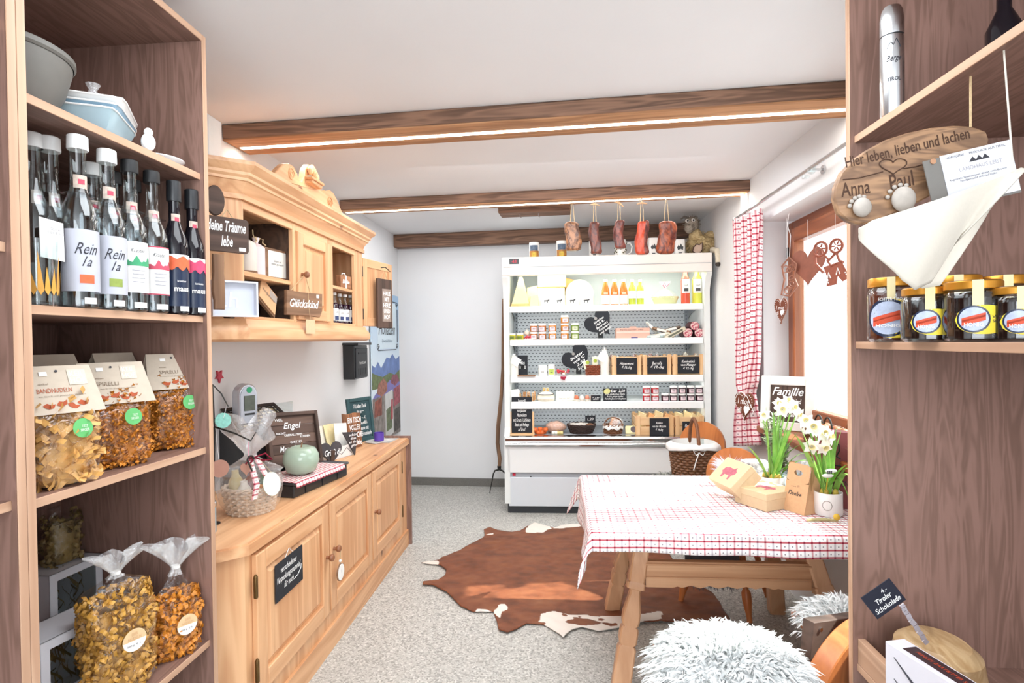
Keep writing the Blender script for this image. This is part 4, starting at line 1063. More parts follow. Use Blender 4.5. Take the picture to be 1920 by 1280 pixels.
panel_door(wc, yd0+.003, yd1-.003, zi0+.012, zi1-.032, CX-.006, .018, .05, knob=(yd0+.03, atX(573, 518, CX).z))
# canted end's own moulded panel
# opened door on the far side, swung right round
od = MB(); dw = yb2b-yb2a+.03; dh = zi1-zi0-.03
hx, hy = CX+.004, CY1+.004
dj = tag(bpy.data.objects.new('open_door', None)); COL.objects.link(dj); dj.parent = wc
dj.location = Vector((hx, hy, zi0+.005))-wloc(wc); dj.rotation_euler = (0, 0, R(90-12))
[MB().span((q, 0, 0), (q+.045, .018, dh), b=.002).build('stile', PINE_Z, dj) for q in (0, dw-.045)]
[MB().span((.045, 0, q), (dw-.045, .018, q+.05), b=.002).build('rail', PINE_X, dj) for q in (0, dh-.05)]
MB().span((.043, .006, .045), (dw-.043, .013, dh-.045)).build('door_panel', PINE_Z, dj)
for z in (.06, dh-.09): MB().lathe([(.006, 0), (.006, .06)], 8, TM(-.004, .006, z-.02)).build('hinge', IRON, dj)
# crest
cr = [(500, 337), (512, 328), (524, 315), (533, 307), (542, 306), (550, 313), (557, 327), (560, 340), (566, 341), (570, 330), (572, 316), (578, 308), (586, 312), (590, 328), (597, 340), (600, 352), (606, 362), (612, 358), (618, 357), (626, 362), (633, 376), (641, 396), (648, 408)]
Xc = CX+.02
pts = [atX(a, b_, Xc) for a, b_ in cr]
zt_ = CZ1+.095
pts = [(p.y, max(p.z, zt_+.003)) for p in pts]
poly = [(pts[0][0], zt_)]+pts+[(pts[-1][0], zt_)]
m = MB()
n = len(poly)
m.prism([(q[0]-0, q[1]) for q in poly], .026, Matrix.Translation((Xc, 0, 0)) @ TM(rz=90), b=.003)
crest = m.build('crest', PINE_Y, wc, world=True)
P_ = atX(583, 340, Xc)
k = MB().box((Xc+.012, P_.y, P_.z), (.05, .13, .014), None, .003).box((Xc+.012, P_.y, P_.z-.014), (.038, .11, .016), None, .003); crown = k.build('crest_block', PINE_Y, wc, world=True)
m = MB(); P2 = atX(580, 322, Xc)
for q in range(5): m.ball((Xc+.014, P2.y-.02+.016*q, P2.z+.012-.01*abs(q-1.2)), (.014, .013, .02), 10, 8)
m.build('shell_carving', PINE_Z, wc, world=True)
for px, py in ((547, 327), (619, 380)):
    q = atX(px, py, Xc+.002)
    sp = [(q.x, q.y+.03*(1-i/34)*cos(i*.42), q.z+.03*(1-i/34)*sin(i*.42)) for i in range(30)]
    MB().tube(sp, .003, 5).build('carved_scroll', PINE_Z, wc, world=True)

# --- things in and on the cabinet
PINK = plain('E3CFCF', .6, 0, .05, 20)
def place(px, py, X): return atX(px, py, X)
t = thing('vase', 'off white stone bottle vase on the upper cabinet shelf', 'vase', (CX-.07, atX(463, 480, CX-.07).y, zsh), 90)
MB().lathe([(.03, 0), (.036, .01), (.037, .10), (.03, .125), (.012, .135)], 20).build('body', plain('DCD3C8', .6, 0, .05, 30), t)
MB().lathe([(.037, 0), (.038, .012), (.036, .014)], 20).build('cork_foot', BARN, t)
t = thing('wrapped_candle', 'pale pink parcel tied with twine on the upper cabinet shelf', 'parcel', (CX-.055, atX(480, 480, CX-.055).y, zsh), 90)
MB().lathe([(.03, 0), (.034, .004), (.034, .11), (.02, .122), (.008, .128), (.014, .15)], 14).build('body', PINK, t)
for a in (-1, 1): MB().tube([(0, 0, .128), (a*.015, -.01, .15), (a*.03, -.014, .148), (a*.022, -.016, .133), (a*.04, -.02, .125)], .0025, 6).build('twine', ROPE, t)
MB().tube([(0, 0, .13), (-.02, 0, .16), (-.03, -.005, .175)], .002, 5).build('twine', ROPE, t)
p = atX(518, 500, CX-.05)
t = thing('photo_block', 'wooden block frame with a pale printed card on the upper cabinet shelf', 'frame', (CX-.07, p.y, zsh), 80)
MB().box((0, 0, .065), (.15, .035, .13), None, .003).build('block', BARN, t); MB().box((.012, -.0185, .065), (.115, .002, .108)).build('card', plain('E4E3DC', .5, 0, .06, 12), t, 0)
text('Glück ist\nselbst gemacht', .012, INK, t, TM(.012, -.02, .07), width=.08, shear=.3)
# lower bay: tilted card, grass baskets
zl = zi0+.008
t = thing('kraft_card_set', 'tilted stack of brown kraft cards in the lower cabinet bay', 'cards', (CX-.03, atX(507, 590, CX-.03).y, zl), 84)
M = TM(0, .01, .088, rx=-14, ry=35)
MB().box((0, .006, 0), (.135, .012, .11), M, .001).build('stack', BARN, t, 0); MB().box((-.004, -.003, .002), (.125, .004, .098), M).build('card', KRAFT, t, 0)
text('handgemacht', .02, INK, t, M @ Matrix.Translation((-.004, -.0056, .006)), width=.095, shear=.4); MB().box((.03, -.0055, .028), (.055, .0006, .035), M).build('grey_patch', plain('A79C93', .7, 0, .1, 60), t, 0)
m = MB(); random.seed(5)
def basket(name, label, loc, rz, a, b_, h, mat, rows=8, flare=1.25, group=None, lean=0, tubes=.0042, stakes=18):
    t = thing(name, label, 'basket', loc, rz, group, ry=lean)
    weave(t, a, b_, h, mat, rows, flare, tubes, stakes); return t
def weave(t, a, b_, h, mat, rows, flare, tr=.0042, stakes=18, rim=True):
    m = MB(); N = stakes*2
    for k in range(rows):
        s = k/(rows-1); f = 1+(flare-1)*s; z = tr+(h-tr*2)*s
        pts = []
        for i in range(N):
            an = 2*PI*i/N; o = tr*1.15*(1 if (i//1+k) % 2 else -1)
            pts.append(((a*f+o)*cos(an), (b_*f+o)*sin(an), z))
        m.tube(pts, tr, 4, closed=True, flat=(h/rows)/(tr*2)*1.02)
    tag(m.build('weave', mat, t, 60), kind='stuff')
    m = MB()
    for i in range(stakes):
        an = 2*PI*(i+.5)/stakes*1; m.tube([(a*cos(an), b_*sin(an), 0), (a*flare*cos(an), b_*flare*sin(an), h)], tr*.7, 4)
    tag(m.build('stakes', mat, t, 60), kind='stuff')
    MB().lathe([(1, 0), (1, tr*1.5)], 24, TM(s=(a*.98, b_*.98, 1))).build('basket_floor', mat, t)
    if rim:
        m = MB()
        for ph in (0, 1):
            m.tube([((a*flare+tr*.9*cos(9*q+ph*PI))*cos(q), (b_*flare+tr*.9*cos(9*q+ph*PI))*sin(q), h+tr*.9*sin(9*q+ph*PI)) for q in [2*PI*i/72 for i in range(72)]], tr*.95, 5, closed=True)
        m.build('rim', mat, t)
WICKD = plain('3C2A24', .6, 0, .25, 90); WICKR = plain('7A4B2C', .6, 0, .25, 90); WICK = plain('DCC8B2', .6, 0, .22, 90); WICKB = plain('7F5638', .55, 0, .25, 90)
y1_ = atX(470, 600, CX-.15).y
basket('twig_basket', 'dark twig basket at the back of the lower cabinet bay', (CX-.16, (yb1a+yb1b)/2, zl), 0, .085, .11, .13, WICKD, 9, 1.15)
# white box frame on the canted end
cd = Vector((ca*.9, ca, 0)).normalized()
def cpt(px, py):
    d = ray(px, py); nrm = Vector((cd.y, -cd.x, 0)); c0_ = Vector((CX, CY0, 0))
    return EYE + d*((c0_-EYE).dot(nrm)/d.dot(nrm))
ang = math.degrees(math.atan2(cd.y, cd.x))
q = cpt(447, 565); q0 = cpt(480, 565)
t = thing('box_frame', 'white shallow box frame with raised white lettering on the cabinet corner', 'frame', (CX-.005, CY0-.055, atX(455, 595, CX).z), ang)
m = MB(); w_, h_ = .15, .125
m.span((-w_/2, -.03, 0), (w_/2, .0, .006)).span((-w_/2, -.03, h_-.006), (w_/2, 0, h_)).span((-w_/2, -.03, .006), (-w_/2+.006, 0, h_-.006)).span((w_/2-.006, -.03, .006), (w_/2, 0, h_-.006))
m.build('frame', plain('DFE2EA', .5, 0, .02), t, 0); MB().span((-w_/2+.004, -.004, .004), (w_/2-.004, -.001, h_-.004)).build('back_board', plain('D3D8E4', .6, 0, .02), t, 0)
text('Lh', .08, CHALK, t, TM(-.02, -.0055, .06), width=.07, shear=.1)
# slate sign and long driftwood sign beside it
q = atX(426, 445, CX+.05)
t = thing('dream_sign', 'dark plank sign with white script hanging on the cabinet corner', 'sign', (CX+.045, atX(428, 440, CX+.045).y, atX(428, 440, CX+.045).z), 52)
MB().prism([(x*1.0, z) for x, z in rrect(.135, .115, .012)], .012, b=.002).build('plank', DARKW, t)
text('deine Träume\nlebe', .05, CHALK, t, TM(-.004, -.0008, .003), width=.122, shear=.25, bold=.02, height=.085)
MB().box((.045, -.001, -.045), (.022, .001, .012)).build('price_sticker', PAPER, t, 0); MB().tube([(-.02, .006, .055), (0, .006, .085), (.02, .006, .055)], .002, 5).build('string', ROPE, t)
t = thing('driftwood_plank', 'narrow bark edged plank hanging under the dream sign', 'plank', (CX+.038, atX(411, 525, CX+.038).y, atX(411, 580, CX+.038).z), 52)
random.seed(2)
MB().prism([(-.018+random.uniform(-.002, .002), .03*i) for i in range(7)][::-1]+[(.018+random.uniform(-.003, .003), .03*i) for i in range(7)], .014, b=.003).build('plank', BARNZ, t)
t = thing('round_board', 'round dark board edge hanging above the dream sign', 'board', (CX+.015, atX(404, 375, CX+.015).y, atX(404, 375, CX+.015).z), 52)
MB().prism(ell(.03, .05, 30), .012, b=.003).build('board', DARKW, t)
# lucky child sign on the knob
kz = atX(573, 518, CX).z; ky = yd0+.03
c = atX(573, 569, CX+.05)
t = thing('lucky_sign', 'weathered plank sign reading Glückskind hanging from the cabinet knob', 'sign', (CX+.026, ky, c.z+.005), 78)
lw = .25
MB().prism([(-lw/2, -.055), (-lw/2+.004, .05), (-.02, .047), (lw/2, .05), (lw/2-.003, -.03), (lw/2-.02, -.058), (.02, -.054)], .015, b=.002).build('plank', BARN, t)
text('Glückskind', .05, CHALK, t, TM(-.004, -.0008, -.002), width=.2, shear=.35, bold=.015)
MB().box((.088, -.001, .036), (.018, .001, .016)).build('price_sticker', PAPER, t, 0); MB().tube([(-.09, .004, .05), (0, .0, kz-c.z-.003), (.04, .004, .05)], .002, 5).build('string', ROPE, t)
c2 = atX(571, 612, CX+.035)
t = thing('paper_tag', 'plain beige paper tag hanging below the lucky child sign', 'tag', (CX+.043, ky+.01, c2.z), 84)
MB().box((0, 0, 0), (.075, .0015, .062)).build('card', KRAFTL, t, 0); MB().tube([(0, 0, .03), (0, .008, .1), (.004, .012, kz-c2.z)], .001, 4).build('string', ROPE, t)
# right bay: clasp box sign and four small bottles
p = Vector((0, 3.03, 0))
t = thing('greeting_crate', 'small wooden crate wrapped with a white ribbon and greeting', 'crate', (CX-.03, p.y, zsh2), 80)
MB().box((0, 0, .034), (.105, .03, .068), None, .002).build('crate', wood('warm_crate', 'B07A54', '7A5036', 'x', 12, 60, .7), t); text('Danke', .03, CHALK, t, TM(0, -.0158, .036), width=.07, shear=.3, bold=.02)
MB().box((.0, 0, .034), (.012, .032, .07)).build('ribbon', PAPER, t, 0); MB().tube([(-.02, 0, .066), (-.012, 0, .082), (.012, 0, .082), (.02, 0, .066)], .003, 6).build('handle', PAPER, t)
t = thing('wine_glass', 'clear stemmed glass behind the greeting crate', 'glass', (CX-.14, atX(640, 480, CX-.14).y, zsh2), 0)
MB().lathe([(.028, 0), (.004, .006), (.004, .06), (.026, .085), (.03, .13), (.028, .15)], 20, cap=False).build('body', GLASS, t)
VIO = plain('3A1730', .12, 0, .1)
def berry_lab(t, r, h, nz, nr):
    wrap_label(t, r, .02, .085, 80, PAPER); m = wrap_label(t, r, .024, .045, 40, plain('3E4A7A', .6, 0, .3, 90), 'berry_print', off=.0013); wrap_text(t, 'Likör', .016, INK, r, .066, .02, shear=.4)
zz = zl
for px, X in ((627, CX-.06), (637, CX-.07), (647, CX-.055), (657, CX-.045)):
    bottle('small_bottle', {627: 'small violet bottle half hidden by the middle cabinet door', 637: 'small violet bottle second from the middle cabinet door', 647: 'small violet bottle third from the middle cabinet door', 657: 'small violet bottle nearest the opened cabinet door'}[px], (X, min(atX(px, 580, X).y, 3.19), zz), 70, .172, .0205, .009, VIO, None, STOPW, berry_lab, 'small bottles in the cabinet', .014, GLASS)
# sign on the open door
c = atX(700, 568, CX+.03)
t = thing('door_sign', 'brown barn wood sign with stencilled lettering hanging on the opened cabinet door', 'sign', (CX+.075, CY1+.17, c.z), 70)
MB().box((0, 0, 0), (.14, .016, .30), None, .003).build('plank', DARKWZ, t); MB().box((.012, -.009, -.01), (.085, .002, .2)).build('stencil_panel', plain('9C8B80', .8, 0, .2, 60), t, 0)
text('HAUS\nMIT\nHERZ\nUND\nHOF', .035, CHALK, t, TM(.012, -.0105, -.01), width=.07, shear=0, bold=.02, height=.17)
MB().tube([(-.03, 0, .15), (.0, -.004, .2), (.03, 0, .15)], .0018, 5).build('string', ROPE, t)
MB().tube([(-.04, -.01, .215), (.0, -.012, .222), (.045, -.014, .20)], .003, 5).build('twig', IRON, t)

# --- letterbox, poster
yb_ = atX(642, 680, XL).y
t = thing('letterbox', 'black metal letterbox on the white wall below the cabinet', 'letterbox', (XL, yb_+.14, 1.06), 90)
MB().box((0, -.04, .115), (.26, .08, .23), None, .003).build('body', BLACKP, t)
MB().prism([(-.14, 0), (.14, 0), (.14, .012), (.13, .018), (-.13, .018), (-.14, .012)], .115, TM(0, -.11, .232)).build('lid', BLACKP, t)
MB().box((0, -.083, .11), (.235, .008, .2), None, .002).build('front_flap', plain('2B2D31', .45, .3, .1, 90), t)
text('Herz & Land', .03, CHALK, t, TM(.01, -.088, .11), width=.13, shear=.2); MB().box((0, -.0885, .175), (.15, .003, .012)).build('slot', BLACK, t)
m = MB(); 
for k in range(5): m.box((-.07+.035*k, -.0875, .05), (.006, .002, .045))
tag(m.build('grille', IRON, t, 0), kind='stuff')
py0, py1, pz0, pz1 = 4.29, 5.06, .50, 1.72
t = thing('shop_banner', 'tall printed shop banner with mountains and delicacies by the room corner', 'banner', (XL+.012, (py0+py1)/2, pz0), 90)
bw, bh = py1-py0, pz1-pz0
g = NT('banner_sky'); v_ = g.coord('Object'); sp_ = g.n('ShaderNodeSeparateXYZ'); g.l(v_, sp_.inputs[0])
sky_m = g.fin(g.ramp(g.math('MULTIPLY', sp_.outputs[2], 1/bh), [(.5, 'D9E8F2'), (.95, '9DBEDD')]), .5)
MB().prism(rrect(bw, bh, .012), .008, TM(0, -.008, bh/2)).build('sheet', sky_m, t, 0)
def art(poly, mt, d, nm):
    return MB().prism([(x*bw-bw/2, z*bh) for x, z in poly], .0006, TM(0, -.0086-d*.0004, 0)).build(nm, mt, t, 0)
art([(0, .40), (.0, .52), (.1, .50), (.2, .535), (.3, .49), (.42, .53), (.5, .56), (.62, .55), (.72, .58), (.85, .54), (1, .56), (1, .40)], plain('6C86BE', .6, 0, .25, 14), 0, 'mountain_print')
art([(0, .36), (0, .47), (.15, .45), (.35, .43), (.6, .45), (.8, .43), (1, .46), (1, .36)], plain('6E7D55', .7, 0, .35, 30), 1, 'meadow_print')
VIOD = plain('7E78B8', .6, 0, .15, 12)
art([(0, .30), (.1, .33), (.4, .36), (.6, .40), (1, .37), (1, .32), (0, .30)], VIOD, 2, 'dish_print'); 
MEATM = plain('A8705F', .6, 0, .55, 40); MEATM2 = plain('8E5060', .6, 0, .6, 45)
art([(.14, .33), (.2, .39), (.38, .42), (.5, .38), (.5, .33), (.3, .30)], MEATM, 3, 'delicacy_print'); art([(.62, .38), (.7, .43), (.88, .43), (.98, .38), (.8, .35)], MEATM2, 3, 'delicacy_print')
art([(0, 0), (0, .30), (1, .36), (1, 0)], plain('8C847F', .7, 0, .7, 18), 1.5, 'collage_print')
art([(.42, .0), (.42, .31), (.7, .33), (.72, .02)], plain('D2D2D0', .7, 0, .15, 15), 3, 'collage_print'); art([(.05, .18), (.07, .28), (.3, .3), (.3, .18)], plain('9A5A4C', .7, 0, .5, 25), 3, 'collage_print')
art([(.45, .05), (.45, .2), (.66, .22), (.66, .06)], plain('6E7A5C', .7, 0, .6, 35), 4, 'collage_print'); art([(.62, .12), (.64, .26), (.7, .26), (.69, .12)], plain('B03A48', .6, 0, .2, 30), 5, 'collage_print'); art([(.74, .2), (.74, .33), (1, .35), (1, .22)], plain('A85C66', .7, 0, .6, 30), 3, 'collage_print')
art([(.74, .02), (.76, .18), (.98, .19), (1, .03)], plain('55504C', .7, 0, .7, 25), 3, 'collage_print')
art([(.2, .62), (.2, .94), (.86, .94), (.9, .90), (.9, .64), (.86, .62)], plain('D5E6F0', .5, 0, .02), 1, 'name_plate')
m = MB()
for a, b_ in (((.2, .95), (.86, .95)), ((.2, .61), (.86, .61)), ((.92, .66), (.92, .90))):
    m.tube([((a[0]-.5)*bw, -.011, a[1]*bh), ((b_[0]-.5)*bw, -.011, b_[1]*bh)], .003, 5)
for cx_, cz_ in ((.9, .93), (.9, .63), (.2, .63)):
    m.tube([((cx_-.5)*bw+.03*cos(i*.6)*(1-i/16), -.011, cz_*bh+.03*sin(i*.6)*(1-i/16)) for i in range(14)], .0025, 5)
tag(m.build('ornament_border', INK, t, 60), kind='stuff')
text('unser', .05, INK, t, TM(0, -.0105, .82*bh), width=.2, shear=.4); text('Hofladen', .14, INK, t, TM(.02, -.0105, .755*bh), width=.46, shear=.4, height=.1); text('Spezialitäten', .04, plain('6A7F92', .6, 0, 0), t, TM(.02, -.0105, .67*bh), width=.3, shear=.4)
m = MB(); m.tube([((a-.5)*bw, -.011, b_*bh) for a, b_ in ((.3, .845), (.4, .875), (.5, .85), (.6, .88), (.72, .85))], .0022, 5); m.build('ridge_line', INK, t)
# ------------------------------------------------------------------ goods on the sideboard
def onS(px, py): return atZ(px, py, SZ)
# wicker gift basket wrapped in cellophane
g0 = onS(480, 945); g0 = Vector((-1.14, 2.02, SZ))
t = thing('gift_basket', 'pale wicker gift basket wrapped in bunched cellophane', 'basket', g0, 60)
weave(t, .075, .075, .095, WICK, 9, 1.22, .0048, 18)
random.seed(8)
for k, (cx_, cy_, cc, hh) in enumerate(((-.04, -.03, 'E8E2D6', .12), (.0, -.045, 'D98A3A', .10), (.04, -.03, '4E6A4A', .13), (.02, .03, '8A3A2A', .14), (-.035, .03, 'C8B98A', .15))):
    MB().lathe([(.02, .01), (.024, .02), (.024, hh*.75), (.012, hh*.9), (.012, hh)], 14, TM(cx_, cy_, .004, rx=random.uniform(-6, 6))).build('packed_jar', plain(cc, .5, 0, .1), t)
def cel(u, v):
    a = 2*PI*u
    if v < .5: k = v/.5; rr = .078+.034*sin(k*2.6); z = -.0+.15*k
    elif v < .72: k = (v-.5)/.22; rr = (.078+.034*sin(2.6))*(1-k)**1.3+.016; z = .15+.06*k
    else: k = (v-.72)/.28; rr = .016+.07*k; z = .21+.11*k*(1+.5*sin(a*2+1))
    q = 1+(.03 if v < .5 else .16*min(1, (v-.5)*4))*sin(a*7+v*9)+.02*sin(a*13-v*20)
    return Vector((rr*q*cos(a), rr*q*sin(a), z+.001)), (u, v)
m = MB(); m.surf(cel, 44, 30); m.build('cellophane', thin('gift_cellophane', (1, 1, 1), .1, .1, .05, 'FFFFFF', 1, 30), t, 80)
MB().surf(lambda u, v: cel(u, .66+.34*v), 44, 10).build('gathered_cellophane', FILMF, t, 80)
m = MB()
for a, s_ in ((-1, 1), (1, 1)): m.tube([(0, -.02, .2), (a*.03, -.05, .215), (a*.05, -.06, .19), (a*.02, -.04, .19), (0, -.02, .2)], .008, 6, flat=.4)
for a in (-1, .3): m.surf(lambda u, v: (Vector((a*.02+a*.03*v+(u-.5)*.022, -.03-.075*min(1, v*1.6), .2-.13*v)), (u*.02, v*.14)), 2, 8)
m.build('check_bow', CHECKS, t, 60)
MB().lathe([(.034, 0), (.034, .002)], 30, TM(.01, -.118, .115, rx=78, s=(1, 1.25, 1))).build('round_tag', plain('D9E2D2', .6, 0, .04), t); MB().tube([(.01, -.118, .156), (0, -.06, .2)], .001, 4).build('tag_string', ROPE, t)
# metal branch with hanging ornaments
b0 = Vector((-1.19, 1.87, SZ))
t = thing('ornament_branch', 'thin iron branch stand hung with mint and copper ornaments', 'ornament stand', b0, 60)
def bp(px, py): p = ray(px, py); return EYE+p*((1.87+.0)/p.y)-b0
Rz = Matrix.Rotation(R(-60), 4, 'Z')
def bq(px, py): return Rz @ bp(px, py)
br = MB().tube([(0, 0, 0), (0, 0, .12), bq(402, 800)], .004, 6).tube([bq(402, 800), bq(440, 812), bq(470, 826), bq(480, 810)], [.003, .003, .0025, .0015], 6).tube([bq(402, 800), bq(398, 720), bq(415, 738), bq(428, 762)], [.003, .003, .0025, .0015], 6)
br.lathe([(.02, 0), (.02, .004), (.008, .008)], 20); br.build('branch', IRON, t)
for px, py, r_, mt, st in ((418, 788, .026, plain('8FD0C2', .5, 0, .25, 90), (425, 760)), (412, 878, .03, plain('B98A78', .4, .3, .1), (404, 802))):
    q = bq(px, py); MB().lathe([(r_, -.003), (r_, .003)], 24, Matrix.Translation(q) @ TM(rx=85, rz=-10)).build('disc_ornament', mt, t); MB().tube([q, bq(*st)], .0008, 4).build('ornament_string', CHALK, t)
for px, py in ((462, 880), (470, 862)):
    q = bq(px, py); hp = heart(.04, .045, 20)
    if py == 880: MB().prism(hp, .004, Matrix.Translation(q) @ TM(rz=-10)).build('heart_ornament', plain('B98A78', .4, .3, .1), t)
    else: MB().tube([q+Vector((.012*cos(i*.5)-.0, 0, .014*sin(i*.5))) for i in range(7)]+[q+Vector((.005, 0, -.04))], .003, 6).build('hook_ornament', IRON, t)
MB().tube([bq(466, 828), bq(466, 870)], .0012, 4).build('ornament_string', plain('D58FA0', .6), t)
t = thing('tea_tin', 'pale blue round tin at the near end of the sideboard', 'tin', (-1.165, 1.775, SZ), 30)
MB().lathe([(.036, 0), (.037, .003), (.037, .085)], 24).build('body', plain('8FB0BE', .4, .1, .15, 50), t); MB().lathe([(.038, .085), (.039, .088), (.039, .1), (.036, .103)], 24).build('lid', STEEL, t)
# kitchen scale
p = onS(462, 822)
t = thing('kitchen_scale', 'silver arched digital scale with a green dot above its display', 'scale', (-1.33, 2.35, SZ), 62)
s_ = 1067/2.35
prf = [(-.046, .0), (-.046, .4)]+[(-.046*cos(R(a)), .4+.05*sin(R(a))) for a in range(0, 181, 15)]+[(.046, .4), (.046, 0)]
MB().prism(prf, .05, b=.006).build('body', plain('C2C6CE', .3, .6, .04), t)
MB().prism([(x*.8, z*.97+.003) for x, z in prf], .002, TM(0, -.0022, 0)).build('face', plain('B4B9C4', .35, .4, .05), t)
MB().box((.004, -.004, .365), (.05, .003, .065), None, .001).build('display', plain('5E665E', .2, 0, .2, 40), t); MB().lathe([(.013, 0), (.013, .002)], 20, TM(.004, -.0022, .422, rx=90)).build('green_dot', plain('2E9E6E', .5), t); MB().box((.004, -.0035, .318), (.045, .002, .008)).build('button_row', BLACKP, t)
# black crate and grid
t = thing('black_crate', 'black plastic crate with an open grid leaning behind the framed sign', 'crate', (-1.27, 2.40, SZ), 66)
MB().span((-.14, -.004, 0), (.14, .004, .24)).span((-.14, 0, 0), (-.132, .15, .26)).span((.132, 0, 0), (.14, .15, .26)).span((-.14, .142, 0), (.14, .15, .28)).build('sides', BLACKP, t)
M = TM(0, .06, .295, rx=-58)
m = MB(); m.box((0, -.002, .075), (.27, .006, .02), M).box((0, -.002, -.075), (.27, .006, .02), M).box((-.128, -.002, 0), (.016, .006, .15), M).box((.128, -.002, 0), (.016, .006, .15), M); m.build('tray_rim', BLACKP, t)
m = MB()
for k in range(9): m.box((-.108+.027*k, 0, 0), (.004, .004, .14), M)
for k in range(6): m.box((0, 0, -.055+.022*k), (.25, .004, .004), M)
tag(m.build('grid', BLACKP, t, 0), kind='stuff'); MB().box((0, .008, 0), (.25, .003, .14), M).build('tray_liner', plain('D8C9A4', .6, 0, .06), t)
t = thing('glass_pane', 'small clear acrylic pane standing behind the framed sign', 'pane', (-1.375, 2.72, SZ), 78)
MB().box((0, 0, .165), (.13, .003, .33), TM(rx=4)).build('pane', GLASS, t, 0)
# framed sign: angels
c = (-1.215, 2.53, SZ+.07)
t = thing('angel_sign', 'dark framed plank sign with white verse about angels behind the ceramic apple', 'sign', (-1.17, 2.455, SZ+.074), 60)
w_, h_ = .265, .24
M = TM(0, 0, 0, rx=-14, ry=3)
for a, b_ in (((-w_/2, -.018, 0), (-w_/2+.016, .012, h_)), ((w_/2-.016, -.018, 0), (w_/2, .012, h_))): MB().span(a, b_, M, .002).build('frame_side', DARKWZ, t)
for a, b_ in (((-w_/2+.016, -.018, h_-.016), (w_/2-.016, .012, h_)), ((-w_/2+.016, -.018, 0), (w_/2-.016, .012, .016))): MB().span(a, b_, M, .002).build('frame_side', DARKW, t)
for k in range(5): MB().span((-w_/2+.014, -.002+.001*(k % 2), .014+k*.0425), (w_/2-.014, .008, .014+k*.0425+.041), M, .001).build('plank', DARKW if k % 2 else wood('brown_plank', '6E564A', '40312A', 'x', 9, 60, .75), t)
for tx, z, wd, sz, sh, x in (('WEIL', .208, .04, .016, 0, -.065), ('Engel', .176, .09, .04, .3, 0), ('NICHT', .147, .045, .014, 0, -.06), ('ÜBERALL SEIN', .139, .09, .014, 0, .0), ('KÖNNEN', .128, .05, .013, 0, .06), ('GIBT ES', .105, .06, .014, 0, .01), ('Menschen', .078, .11, .036, .3, -.02), ('WIE', .053, .02, .012, 0, .0), ('dich', .033, .06, .036, .3, -.01)):
    text(tx, sz, CHALK, t, M @ Matrix.Translation((x, -.0032, z)), width=wd, shear=sh, bold=.01)
# black tray box with cloth and apple
t0 = (-1.105, 2.40, SZ)
t = thing('tray_box', 'black plastic box with a lid carrying a red checked cloth', 'box', t0, 80)
M = None
MB().box((0, 0, .026), (.40, .17, .052), None, .004).build('body', BLACKP, t); MB().box((0, 0, .058), (.415, .185, .012), None, .004).build('lid', plain('3A3D42', .3, 0, .05), t)
for k in (-.12, -.0, .12): MB().box((k, -.086, .027), (.008, .005, .045), None, .001).build('rib', BLACKP, t)
t = thing('check_napkin', 'small red checked napkin spread under the ceramic apple', 'cloth', (t0[0], t0[1]-.03, SZ+.0645), 80)
def nap(u, v):
    x, y = (u-.5)*.36, (v-.5)*.24; p = Vector((x, y, .0015+.0008*sin(x*40)*sin(y*37)))
    ov = max(0, abs(y+.0)-.094)
    if ov > 0: p.y = math.copysign(.094+ov*.3, y); p.z -= ov*.85
    return p, (x, y)
m = MB(); m.surf(nap, 24, 20); m.build('napkin', CHECKS, t, 80, solid=.0012)
t = thing('ceramic_apple', 'glossy sage green ceramic apple with a small stem', 'ornament', (-1.09, 2.33, SZ+.067), 0)
r_ = .074
MB().lathe([(.0, .004), (r_*.45, 0), (r_*.8, .014), (r_, .055), (r_*.97, .082), (r_*.78, .108), (r_*.45, .117), (r_*.15, .107), (0, .098)], 32).build('body', plain('A3B5A2', .1, 0, .08, 14), t, 60); MB().tube([(0, 0, .1), (.003, 0, .122), (.007, -.002, .135)], [.003, .003, .004], 6).build('stem', BARN, t)
# greetings: heart, pennant, paper box, wooden sign, slate, cup
t = thing('greeting_heart', 'dark heart sign with the white greeting Griaß di', 'sign', (-1.12, 2.74, SZ+.02), 55)
MB().prism([(x, z+.05) for x, z in heart(.125, .115)], .008, TM(rx=-8), b=.002).build('heart', plain('4A4547', .8, 0, .15, 60), t); text('Griaß di', .045, CHALK, t, TM(0, -.0015, .056, rx=-8), width=.09, shear=.2, bold=.015)
MB().box((0, .022, .02), (.02, .04, .09), TM(rx=10)).build('prop', DARKW, t)
t = thing('paper_tray', 'white printed cardboard tray holding folded greeting cards', 'tray', (-1.24, 3.0, SZ), 70)
w_, d_, h_ = .2, .16, .09
MB().span((-w_/2, -d_/2, 0), (w_/2, d_/2, .003)).span((-w_/2, -d_/2, 0), (w_/2, -d_/2+.003, h_*.7)).span((-w_/2, d_/2-.003, 0), (w_/2, d_/2, h_*1.5)).span((-w_/2, -d_/2, 0), (-w_/2+.003, d_/2, h_)).span((w_/2-.003, -d_/2, 0), (w_/2, d_/2, h_)).build('tray', plain('E6E4E2', .7, 0, .05, 30), t, 0)
MB().tube([(-.08, -d_/2-.001, .02), (-.04, -d_/2-.001, .045), (0, -d_/2-.001, .02), (.04, -d_/2-.001, .05), (.08, -d_/2-.001, .015)], .0016, 4).build('line_print', INK, t)
for k, (x, y, cc, tl) in enumerate(((-.05, .02, '7A5A44', -8), (-.02, .0, 'EFE8D8', -14), (.03, -.02, 'E9D9A8', -18), (.05, -.045, 'F1EEE8', -10))): MB().box((x, y, .1+.0*k), (.1, .003, .15), TM(rx=tl, ry=3*k-4)).build('greeting_card', plain(cc, .7, 0, .15, 25), t, 0)
t = thing('pennant_sign', 'small dark pointed pennant sign with white lettering', 'sign', (-1.13, 3.03, SZ), 58)
